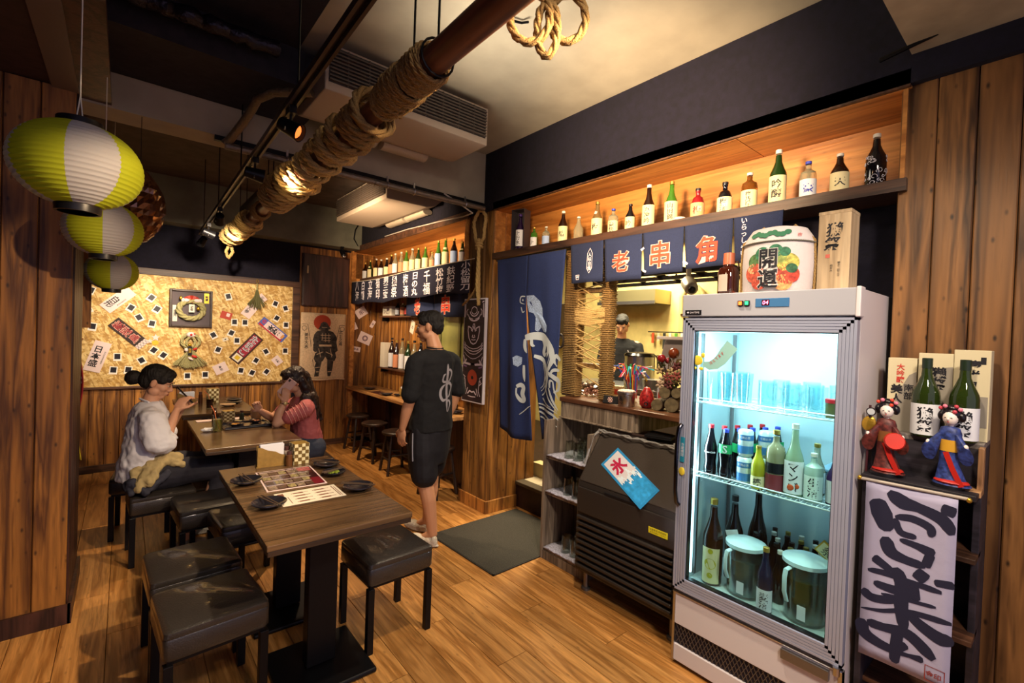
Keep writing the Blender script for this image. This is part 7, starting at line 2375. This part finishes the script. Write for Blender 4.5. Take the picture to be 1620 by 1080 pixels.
def face(parent, c, M, s=1.0, lips='9a5648', closed=False):
    c = V(c)
    P = lambda x, y, z: c + M @ V((x, y, z)) * s
    for q in (-1, 1):
        link('eye', MB().ell(P(q * .031, .076, .002), (.0125 * s, .0095 * s, .0035 * s if closed else .006 * s), M).mesh(smooth=True), mat('eye_white', 'cfc8c2', .2), parent)
        link('iris', MB().ell(P(q * .031, .0842, .0015), (.0052 * s, .003 * s, .003 * s if closed else .0052 * s), M).mesh(smooth=True), mat('eye_iris', '1a100c', .15), parent)
        link('eyebrow', MB().tube([P(q * .014, .092, .022), P(q * .031, .090, .028), P(q * .050, .078, .022)], .0030 * s, 6, rs=[.0022 * s, .0034 * s, .0014 * s]).mesh(smooth=True), HAIR, parent)
        link('eyelid_line', MB().tube([P(q * .018, .083, .005), P(q * .031, .0865, .0085), P(q * .044, .079, .006)], .0014 * s, 5).mesh(smooth=True), HAIR, parent)
    link('mouth', MB().ell(P(0, .0915, -.0585), (.0205 * s, .0055 * s, .0034 * s), M).ell(P(0, .0905, -.0655), (.0165 * s, .006 * s, .0042 * s), M).mesh(smooth=True), mat('lips_' + lips, lips, .45), parent)


def hand(mb, w, d, n, side=1, curl=.5, s=1.0, spread=.12, curls=None):
    """palm, four bent fingers of unequal length and a thumb leaving the palm's side. d: to the fingers, n: the way the palm looks"""
    w, d, n = V(w), V(d).normalized(), V(n).normalized()
    n = (n - d * n.dot(d)).normalized()
    a = d.cross(n) * side
    M = Matrix((a, d, n)).transposed()
    mb.ell(w + d * .045 * s, (.038 * s, .052 * s, .0145 * s), M)
    mb.ell(w + d * .068 * s, (.038 * s, .022 * s, .012 * s), M)
    mb.ell(w + d * .028 * s + a * .018 * s + n * .006 * s, (.018 * s, .030 * s, .014 * s), M)
    for i, (off, L) in enumerate(((.029, .068), (.010, .077), (-.009, .072), (-.027, .056))):
        c_ = curls[i] if curls else curl * (1 + .12 * i)
        p = w + d * (.086 - .005 * abs(i - 1)) * s + a * off * s
        dr = (d + a * (off * spread * 40 / 1.3 * .1)).normalized()
        r = .0092 if i < 3 else .0080
        ang = 0
        for k, f in enumerate((.42, .32, .26)):
            ang += c_ * (.7 if k == 0 else 1)
            q = p + (dr * math.cos(ang) + n * math.sin(ang)) * L * f * s
            mb.cap(p, q, r * s * (1 - .08 * k), r * s * (.92 - .08 * k), 9)
            p = q
    p0 = w + d * .022 * s + a * .026 * s
    p1 = p0 + (a * .75 + d * .65 + n * .35).normalized() * .042 * s
    p2 = p1 + (a * .25 + d * .9 + n * (.3 + curl * .5)).normalized() * .030 * s
    p3 = p2 + (a * -.1 + d * .9 + n * (.4 + curl * .6)).normalized() * .024 * s
    mb.cap(p0, p1, .0135 * s, .0112 * s, 9)
    mb.cap(p1, p2, .0112 * s, .0098 * s, 9)
    mb.cap(p2, p3, .0098 * s, .0082 * s, 9)


def loft(mb, rs, n=22):
    """rs: (cx, cy, z, rx, ry) stacked ellipses"""
    return mb.rings([[(cx + rx * math.cos(2 * PI * i / n), cy + ry * math.sin(2 * PI * i / n), z) for i in range(n)] for cx, cy, z, rx, ry in rs])


def limb(mb, pts, rs):
    for i in range(len(pts) - 1):
        mb.cap(pts[i], pts[i + 1], rs[i], rs[i + 1], 14)


def shoe(mb, heel, yaw, s=1.0, clog=False):
    M = Matrix.Rotation(yaw, 3, 'Z')
    P = lambda x, y, z: V(heel) + M @ V((x, y, z)) * s
    mb.ell(P(0, .045, .034), (.040 * s, .060 * s, .034 * s), M)
    mb.ell(P(0, .12, .034), (.043 * s, .075 * s, .030 * s), M)
    mb.ell(P(0, .185, .030), (.046 * s, .058 * s, .026 * s), M)
    mb.ell(P(0, .10, .012), (.044 * s, .13 * s, .012 * s), M)
    if clog:
        mb.ell(P(0, .17, .042), (.047 * s, .06 * s, .032 * s), M)
        mb.ell(P(0, .015, .05), (.036 * s, .02 * s, .03 * s), M)


# ---- standing man in black
man = thing('person', 'standing person in black t-shirt, shorts and white clogs, back turned', 'person', (1.80, 3.08, 0), R(14), 'people in the room')
mb = MB()
hM = rotm(R(33), R(6))
hc = (-.012, .045, 1.615)
head(mb, hc, hM, 1.02)
limb(mb, [(-.012, .02, 1.55), (0, -.015, 1.43)], [.050, .062])
loft(mb, [(0, 0, .86, .12, .09), (0, 0, .98, .145, .10), (0, .0, 1.10, .125, .09), (0, 0, 1.25, .150, .10), (0, -.01, 1.36, .165, .095), (0, -.012, 1.42, .12, .075), (0, -.012, 1.45, .06, .05)])
lsh, rsh = (-.175, -.012, 1.375), (.175, -.012, 1.375)
lel, lwr = (-.232, -.02, 1.11), (-.235, .055, .875)
rel, rwr = (.232, -.03, 1.11), (.225, .055, .88)
limb(mb, [(-.10, -.012, 1.38), lsh, lel], [.05, .052, .040])
limb(mb, [lel, (-.234, .02, 1.0), lwr], [.041, .040, .025])
limb(mb, [(.10, -.012, 1.38), rsh, rel], [.05, .052, .040])
limb(mb, [rel, (.23, .015, 1.0), rwr], [.041, .040, .025])
hand(mb, lwr, (.02, .12, -1), (1, .2, 0), -1, .35)
hand(mb, rwr, (-.02, .15, -1), (-1, .2, 0), 1, .35)
lan, ran = (-.035, -.085, .085), (.105, .125, .085)
limb(mb, [(-.085, 0, .90), (-.070, -.01, .50), (-.058, -.055, .34), lan], [.090, .060, .056, .036])
limb(mb, [(.085, 0, .90), (.095, .085, .50), (.10, .085, .34), ran], [.090, .060, .056, .036])
mb.cap((-.035, -.085, .085), (-.055, -.02, .045), .036, .03)
mb.cap((.105, .125, .085), (.085, .19, .045), .036, .03)
solid('body', mb, .0055, SKIN, man, 3)
face(man, hc, hM, 1.02)
hb = MB()
P = lambda x, y, z: V(hc) + hM @ V((x, y, z)) * 1.02
hb.ell(P(0, -.022, .048), (.081, .094, .082), hM)
hb.ell(P(0, .030, .082), (.066, .058, .040), hM)
hb.ell(P(0, -.055, .010), (.072, .058, .075), hM)
hb.ell(P(.058, .020, .050), (.022, .045, .040), hM).ell(P(-.058, .020, .050), (.022, .045, .040), hM)
solid('hair', hb, .006, HAIR, man, 2, disp=(.012, .02))
TEE = mat('tee_black', '0b0b10', .9, bump=.4, bscale=18)
sh = MB()
loft(sh, [(0, .0, .845, .180, .135), (0, 0, .90, .178, .132), (0, 0, 1.0, .170, .125), (0, 0, 1.12, .168, .118), (0, 0, 1.25, .182, .122), (0, -.008, 1.36, .196, .116), (0, -.014, 1.42, .150, .090), (0, -.012, 1.452, .075, .066)])
limb(sh, [(-.12, -.012, 1.372), (-.190, -.014, 1.35), (-.236, -.02, 1.13)], [.070, .070, .068])
limb(sh, [(.12, -.012, 1.372), (.190, -.014, 1.35), (.236, -.03, 1.13)], [.070, .070, .068])
shirt = solid('t_shirt', sh, .007, TEE, man, 4, disp=(.022, .10))
# open collar line and the printed character on the back
link('collar', MB().tube([(.064 * math.cos(i * PI / 12), -.010 + .056 * math.sin(i * PI / 12), 1.462 + .006 * math.sin(i * PI / 12)) for i in range(24)], .006, 6, closed=True).mesh(smooth=True), TEE, man)
link('necklace', MB().tube([(.060 * math.cos(i * PI / 12), -.010 + .054 * math.sin(i * PI / 12), 1.474 + .008 * math.sin(i * PI / 12)) for i in range(24)], .0028, 5, closed=True).mesh(smooth=True), mat('cord_tan', 'a8784c', .5), man)
GREYP = mat('shirt_print', '8f8a90', .7)


# seen from behind the man's right is the viewer's right: local x grows to the right
kushi = [([(.50, .0), (.49, .14), (.50, .40), (.50, .70), (.49, .98)], (.014, .024, .026, .024, .012)),
         ([(.36, .20), (.22, .24), (.20, .34), (.34, .37), (.60, .35)], (.010, .016, .016, .018, .010)),
         ([(.46, .14), (.66, .12), (.80, .20), (.72, .33), (.55, .38)], (.010, .018, .018, .016, .010)),
         ([(.40, .42), (.16, .50), (.08, .64), (.22, .74), (.46, .72)], (.010, .022, .022, .022, .010)),
         ([(.46, .44), (.72, .40), (.88, .48), (.80, .62), (.54, .70)], (.010, .022, .022, .018, .010)),
         ([(.52, .78), (.66, .76), (.72, .84), (.62, .95), (.52, .99)], (.008, .016, .014, .010, .008))]
brush(kushi, .155, .36, .028, 1.165, GREYP, man, shirt)
st_ = MB()
loft(st_, [(0, .0, .60, .13, .11), (0, .0, .70, .165, .125), (0, 0, .85, .165, .125), (0, 0, .97, .155, .11)])
limb(st_, [(-.085, 0, .86), (-.085, -.01, .68), (-.078, -.02, .52)], [.098, .108, .100])
limb(st_, [(.085, 0, .86), (.092, .045, .68), (.097, .075, .54)], [.098, .108, .098])
solid('shorts', st_, .008, mat('shorts_black', '0f0e17', .75, bump=.3, bscale=25), man, 3, disp=(.012, .12))
link('side_stripe', MB().tube([(-.184, .0, .84), (-.192, -.01, .74), (-.190, -.015, .64)], .005, 6).mesh(smooth=True), mat('piping_grey', '8a8a94', .5), man)
CLOG = mat('clog_white', 'b9aea0', .6, bump=.6, bscale=120, vary=.2)
for (x, y, a) in ((-.045, -.130, R(16)), (.105, .085, R(14))):
    s_ = MB()
    shoe(s_, (x, y, 0), a, .98, True)
    solid('shoe', s_, .006, CLOG, man, 2)

# ---- woman in white, seated, looking at her phone
w1 = thing('person', 'seated person in loose white shirt with dark hair bun, looking at a phone', 'person', (.155, 4.05, 0), R(-90), 'people in the room')
mb = MB()
hM = rotm(R(-14), R(22))
hc = (0, .030, 1.162)
head(mb, hc, hM, .97, True)
limb(mb, [(0, .01, 1.11), (0, -.015, 1.00)], [.042, .055])
loft(mb, [(0, -.02, .50, .15, .12), (0, -.02, .60, .14, .11), (0, -.01, .72, .12, .095), (0, -.01, .85, .135, .095), (0, -.01, .94, .145, .08), (0, -.01, 1.0, .08, .06)])
rsh, rel, rwr = (.155, -.005, .93), (.215, .045, .745), (.09, .135, .975)
lsh, lel, lwr = (-.155, -.005, .93), (-.20, .08, .755), (-.05, .175, .965)
limb(mb, [(.08, -.01, .94), rsh, rel, (.16, .088, .845), rwr], [.045, .044, .035, .034, .021])
limb(mb, [(-.08, -.01, .94), lsh, lel, (-.135, .125, .845), lwr], [.045, .044, .035, .034, .021])
hand(mb, rwr, (-.30, .45, .80), (-.75, .4, -.35), -1, .55, .92)
hand(mb, lwr, (.35, .30, .85), (.75, .15, -.4), 1, .6, .92)
limb(mb, [(.085, 0, .53), (.10, .40, .52), (.10, .34, .28), (.105, .20, .08)], [.085, .055, .048, .034])
limb(mb, [(-.085, 0, .53), (-.10, .42, .52), (-.10, .40, .28), (-.10, .32, .08)], [.085, .055, .048, .034])
solid('body', mb, .0055, SKIN2, w1, 3)
face(w1, hc, hM, .97, closed=True)
hb = MB()
P = lambda x, y, z: V(hc) + hM @ V((x, y, z)) * .97
hb.ell(P(0, -.022, .046), (.080, .096, .080), hM).ell(P(0, .032, .078), (.066, .056, .036), hM).ell(P(0, -.060, .005), (.070, .055, .070), hM)
hb.ell(P(.066, .025, .040), (.014, .040, .036), hM).ell(P(-.066, .025, .040), (.014, .040, .036), hM)
hb.ell(P(.055, .070, .058), (.018, .018, .030), hM)
hb.ell(P(0, -.145, -.020), (.044, .048, .052), hM).cap(P(0, -.10, .0), P(0, -.13, -.01), .03, .03)
solid('hair', hb, .0055, HAIR, w1, 2, disp=(.008, .02))
SHW = mat('shirt_white', 'dfe1ee', .75, bump=.35, bscale=16)
sh = MB()
loft(sh, [(0, -.045, .515, .185, .135), (0, -.04, .62, .19, .14), (0, -.02, .72, .185, .135), (0, -.01, .84, .185, .13), (0, -.012, .93, .182, .118), (0, -.01, .985, .145, .095), (0, -.005, 1.035, .066, .062)])
limb(sh, [(.10, -.01, .935), (.175, .0, .915), (.222, .035, .79), (.214, .062, .775)], [.075, .085, .080, .062])
limb(sh, [(-.10, -.01, .935), (-.175, .0, .915), (-.21, .06, .79), (-.195, .10, .78)], [.075, .085, .075, .060])
sh.cap((.205, .06, .765), (.190, .08, .80), .058, .052)
w1s = solid('shirt', sh, .007, SHW, w1, 3, disp=(.034, .085))
link('cuff', MB().tube([V((.186, .085, .815)) + V((.7, .1, .2)).normalized() * .052 * math.cos(i * PI / 10) + V((-.2, .85, -.35)).normalized() * .050 * math.sin(i * PI / 10) for i in range(20)], .010, 7, closed=True).mesh(smooth=True), SHW, w1)
link('collar', MB().tube([(-.03, .095, .945), (-.055, .045, .99), (-.06, -.02, 1.035), (0, -.06, 1.05), (.06, -.02, 1.035), (.055, .045, .99), (.03, .095, .945)], .013, 7, flat=.6).mesh(smooth=True), SHW, w1)
tr_ = MB()
limb(tr_, [(.085, -.03, .535), (.10, .20, .545), (.10, .42, .535), (.10, .36, .30), (.105, .22, .15)], [.115, .095, .070, .060, .052])
limb(tr_, [(-.085, -.03, .535), (-.10, .20, .545), (-.10, .44, .535), (-.10, .42, .30), (-.10, .33, .14)], [.115, .095, .070, .060, .052])
loft(tr_, [(0, -.03, .452, .16, .12), (0, -.03, .56, .165, .125), (0, -.03, .64, .14, .11)])
solid('trousers', tr_, .008, mat('trousers_dark', '1c1c2a', .8, bump=.3, bscale=25), w1, 3, disp=(.016, .10))
for (x, y, a) in ((.105, .155, R(-4)), (-.10, .26, R(4))):
    s_ = MB()
    shoe(s_, (x, y, 0), a, .88)
    solid('shoe', s_, .006, mat('shoe_grey', '9c948c', .6, vary=.3, bscale=30), w1, 2)
phm = MB()
ph = thing('smartphone', 'dark smartphone held up by the woman in the white shirt', 'phone', (.345, 4.045, 1.065), 0, rot=(R(18), R(-38), R(0)))
B('case', (-.006, .004, -.038, .038, -.072, .072), BLKPL, ph, bevel=.003)
B('screen', (-.0066, -.006, -.034, .034, -.064, .064), mat('screen_dim', '3c4858', .2, emis=.4), ph)
# coat across her near thigh and the stool edge
ct = thing('folded_coat', 'crumpled beige coat with dark lining lying over the near thigh of the woman in white', 'coat', (.155, 3.905, .60))
cm_ = MB()
random.seed(8)
for a, b_, r0, r1 in (((-.06, .02, .02), (.05, .0, .05), .045, .055), ((.05, .0, .05), (.14, .02, .05), .05, .04), ((.0, -.03, .03), (-.06, -.11, -.09), .042, .030), ((.03, -.04, .03), (-.01, -.12, -.06), .036, .030), ((-.02, .0, .03), (-.09, -.03, .0), .035, .025),
                      ((.10, -.02, .04), (.17, -.03, .01), .03, .022), ((.02, .03, .05), (.10, .05, .06), .035, .03), ((-.08, -.02, .01), (-.10, -.08, -.06), .022, .020)):
    cm_.cap(a, b_, r0, r1, 12)
solid('coat_cloth', cm_, .007, mat('coat_beige', 'a8976c', .85, bump=.5, bscale=22, vary=.15), ct, 2, disp=(.026, .035))
ln2 = MB().cap((-.10, -.06, -.06), (-.03, -.13, -.12), .035, .022).cap((-.12, -.03, -.08), (-.10, -.10, -.12), .03, .02).cap((.0, -.10, -.10), (.08, -.06, -.03), .024, .03)
solid('coat_lining', ln2, .007, mat('lining_navy', '2a2c3c', .8, bump=.4, bscale=30), ct, 2, disp=(.02, .03))

# ---- woman in pink, seated, phone at her ear
w2 = thing('person', 'seated person with long dark hair and pink shirt, phone at the ear', 'person', (1.26, 4.29, 0), R(90), 'people in the room')
mb = MB()
hM = rotm(R(6), R(16), R(-6))
hc = (0, .135, 1.115)
head(mb, hc, hM, .97, True)
limb(mb, [(0, .10, 1.06), (0, .045, .96)], [.042, .052])
loft(mb, [(0, -.01, .50, .15, .12), (0, .0, .60, .135, .11), (0, .02, .72, .12, .095), (0, .045, .84, .135, .095), (0, .05, .92, .14, .08), (0, .05, .965, .08, .06)])
lsh, lel, lwr = (-.155, .06, .905), (-.135, .285, .782), (-.125, .225, .955)
rsh, rel, rwr = (.155, .06, .905), (.15, .26, .784), (.09, .36, .86)
limb(mb, [(-.08, .05, .92), lsh, lel, (-.130, .265, .87), lwr], [.045, .045, .036, .035, .022])
limb(mb, [(.08, .05, .92), rsh, rel, (.12, .31, .82), rwr], [.045, .045, .035, .034, .022])
hand(mb, lwr, (-.02, -.10, 1), (.95, -.15, 0), 1, .55, .92)
hand(mb, rwr, (-.2, .5, .8), (-.8, .1, .3), -1, .7, .9)
limb(mb, [(-.085, 0, .53), (-.10, .40, .52), (-.10, .42, .28), (-.10, .36, .08)], [.085, .055, .048, .034])
limb(mb, [(.085, 0, .53), (.10, .40, .52), (.10, .40, .28), (.10, .34, .08)], [.085, .055, .048, .034])
solid('body', mb, .0055, SKIN2, w2, 3)
face(w2, hc, hM, .97)
hb = MB()
P = lambda x, y, z: V(hc) + hM @ V((x, y, z)) * .97
hb.ell(P(0, -.024, .044), (.084, .100, .084), hM).ell(P(0, .030, .080), (.068, .056, .034), hM).ell(P(0, -.062, .0), (.080, .062, .080), hM)
for q in (-1, 1):
    hb.cap(P(q * .060, -.045, .02), P(q * .075, -.070, -.10), .038, .042)
    hb.cap(P(q * .066, .030, .045), P(q * .070, -.01, .02), .020, .03)
hb.cap(P(0, -.09, .0), (0, -.01, .95), .065, .070)
hb.cap((0, -.01, .95), (-.02, -.055, .82), .072, .050)
for (x0, y0, x1, y1, z1, r_) in ((-.085, .03, -.13, .03, .86, .028), (-.06, -.01, -.10, -.03, .80, .032), (.05, -.01, .08, -.05, .82, .032), (0, -.03, -.03, -.085, .77, .032), (-.09, .06, -.125, .085, .84, .018), (.08, .03, .12, .03, .86, .026)):
    hb.cap((x0, y0, .98), (x1, y1, z1), .038, r_)
solid('hair', hb, .0065, HAIRB, w2, 2, disp=(.016, .03))
PINK = mat('shirt_pink', 'a8585c', .75, bump=.35, bscale=18)
sh = MB()
loft(sh, [(0, -.015, .50, .165, .125), (0, .0, .62, .155, .12), (0, .02, .74, .155, .115), (0, .045, .84, .165, .118), (0, .048, .90, .165, .10), (0, .05, .95, .10, .075), (0, .055, .98, .058, .055)])
limb(sh, [(-.10, .05, .90), (-.165, .065, .89), (-.155, .19, .83)], [.070, .068, .062])
limb(sh, [(.10, .05, .90), (.165, .065, .89), (.155, .18, .83)], [.070, .068, .060])
w2s = solid('shirt', sh, .007, PINK, w2, 3, disp=(.026, .075))
LP_ = mat('stripe_pale_pink', 'd8a09c', .7)
for k in range(6):
    t = k / 5
    c0 = V((-.165, .065, .89)).lerp(V((-.155, .20, .828)), t)
    ax = (V((-.155, .20, .828)) - V((-.165, .065, .89))).normalized()
    a_ = ax.orthogonal().normalized()
    b2_ = ax.cross(a_)
    rr3 = .072 - .006 * t
    link('sleeve_stripe', MB().tube([c0 + a_ * rr3 * math.cos(i * PI / 10) + b2_ * rr3 * math.sin(i * PI / 10) for i in range(20)], .0022, 5, closed=True).mesh(smooth=True), LP_, w2)
tr_ = MB()
limb(tr_, [(-.085, -.02, .535), (-.10, .22, .545), (-.10, .42, .535), (-.10, .44, .30), (-.10, .38, .14)], [.110, .092, .068, .060, .052])
limb(tr_, [(.085, -.02, .535), (.10, .22, .545), (.10, .42, .535), (.10, .42, .30), (.10, .36, .14)], [.110, .092, .068, .060, .052])
loft(tr_, [(0, -.02, .452, .155, .12), (0, -.02, .56, .16, .125)])
solid('jeans', tr_, .008, mat('jeans_navy', '2c3448', .8, bump=.3, bscale=40), w2, 3, disp=(.014, .10))
for (x, y, a) in ((-.10, .30, 0), (.10, .28, 0)):
    s_ = MB()
    shoe(s_, (x, y, 0), a, .88)
    solid('shoe', s_, .006, mat('shoe_dark', '2c282c', .6), w2, 2)
link('wristwatch', MB().tube([V(lwr) + V((.026 * math.cos(i * PI / 8), .026 * math.sin(i * PI / 8), -.012)) for i in range(16)], .007, 6, closed=True).mesh(smooth=True), mat('watch_strap', '5a3428', .5), w2)
link('watch_face', MB().ell(V(lwr) + V((-.030, .0, -.012)), (.006, .017, .017)).mesh(smooth=True), mat('watch_gold', 'c8b078', .3, metal=.6), w2)
ph = thing('smartphone', 'pale pink smartphone held to the ear of the woman in pink', 'phone', (1.26 - .205, 4.29 - .105, 1.075), 0, rot=(R(8), R(38), R(0)))
B('case', (-.038, .038, -.004, .005, -.074, .074), mat('phone_pink', 'c8a8a4', .3), ph, bevel=.003)
B('camera_bump', (-.030, -.014, -.006, -.004, .045, .066), BLKPL, ph, bevel=.001)

# ---- cook behind the counter
ck = thing('person', 'person in black t-shirt cooking with bowed head in the yellow kitchen', 'person', (4.60, 3.47, .206), R(127), 'people in the room')
mb = MB()
hM = rotm(R(-12), R(34))
hc = (0, .075, 1.54)
head(mb, hc, hM, 1.0)
limb(mb, [(0, .04, 1.48), (0, -.01, 1.36)], [.05, .06])
loft(mb, [(0, 0, .80, .14, .10), (0, 0, .95, .14, .10), (0, 0, 1.1, .15, .10), (0, -.01, 1.28, .165, .095), (0, -.012, 1.36, .11, .07)])
lel, lwr = (-.235, .08, 1.04), (-.16, .33, 1.06)
rel, rwr = (.235, .08, 1.04), (.13, .34, 1.08)
limb(mb, [(-.10, -.01, 1.31), (-.18, -.01, 1.30), lel, lwr], [.05, .052, .042, .027])
limb(mb, [(.10, -.01, 1.31), (.18, -.01, 1.30), rel, rwr], [.05, .052, .042, .027])
hand(mb, lwr, (.5, .7, -.3), (.2, 0, -1), 1, .6)
hand(mb, rwr, (-.5, .7, -.3), (-.2, 0, -1), -1, .6)
limb(mb, [(-.09, 0, .82), (-.09, .02, .45), (-.09, 0, .08)], [.09, .06, .04])
limb(mb, [(.09, 0, .82), (.09, .02, .45), (.09, 0, .08)], [.09, .06, .04])
solid('body', mb, .007, SKIN, ck, 3)
face(ck, hc, hM, 1.0, closed=True)
hb = MB()
P = lambda x, y, z: V(hc) + hM @ V((x, y, z))
hb.ell(P(0, -.018, .050), (.080, .096, .078), hM).ell(P(0, .030, .084), (.066, .056, .036), hM).ell(P(0, -.055, .012), (.072, .056, .07), hM)
hb.ell(P(.060, .015, .050), (.020, .045, .036), hM).ell(P(-.060, .015, .050), (.020, .045, .036), hM)
solid('hair', hb, .007, HAIR, ck, 2, disp=(.012, .02))
sh = MB()
loft(sh, [(0, 0, .78, .175, .13), (0, 0, .95, .17, .125), (0, 0, 1.12, .172, .12), (0, -.006, 1.27, .19, .118), (0, -.012, 1.34, .14, .085), (0, -.01, 1.38, .072, .062)])
limb(sh, [(-.12, -.01, 1.29), (-.19, -.005, 1.27), (-.228, .05, 1.10)], [.068, .068, .062])
limb(sh, [(.12, -.01, 1.29), (.19, -.005, 1.27), (.228, .05, 1.10)], [.068, .068, .062])
cks = solid('t_shirt', sh, .009, TEE, ck, 3, disp=(.018, .10))
lgm = MB().ribbon([(-.075, 1.24), (-.085, 1.215), (-.075, 1.19), (-.088, 1.165)], .012)
o_ = link('chest_print', lgm.mesh(fix=False), GREYP, ck)
project(o_, cks, .004, (0, -1, 0))
tr_ = MB()
limb(tr_, [(-.09, 0, .80), (-.09, .02, .45), (-.09, 0, .10)], [.11, .085, .07])
limb(tr_, [(.09, 0, .80), (.09, .02, .45), (.09, 0, .10)], [.11, .085, .07])
solid('trousers', tr_, .011, mat('shorts_black', '0f0e17', .75), ck, 3)
for x in (-.09, .09):
    s_ = MB()
    shoe(s_, (x, -.05, 0), 0, .95)
    solid('shoe', s_, .009, mat('shoe_dark', '2c282c', .6), ck, 2)
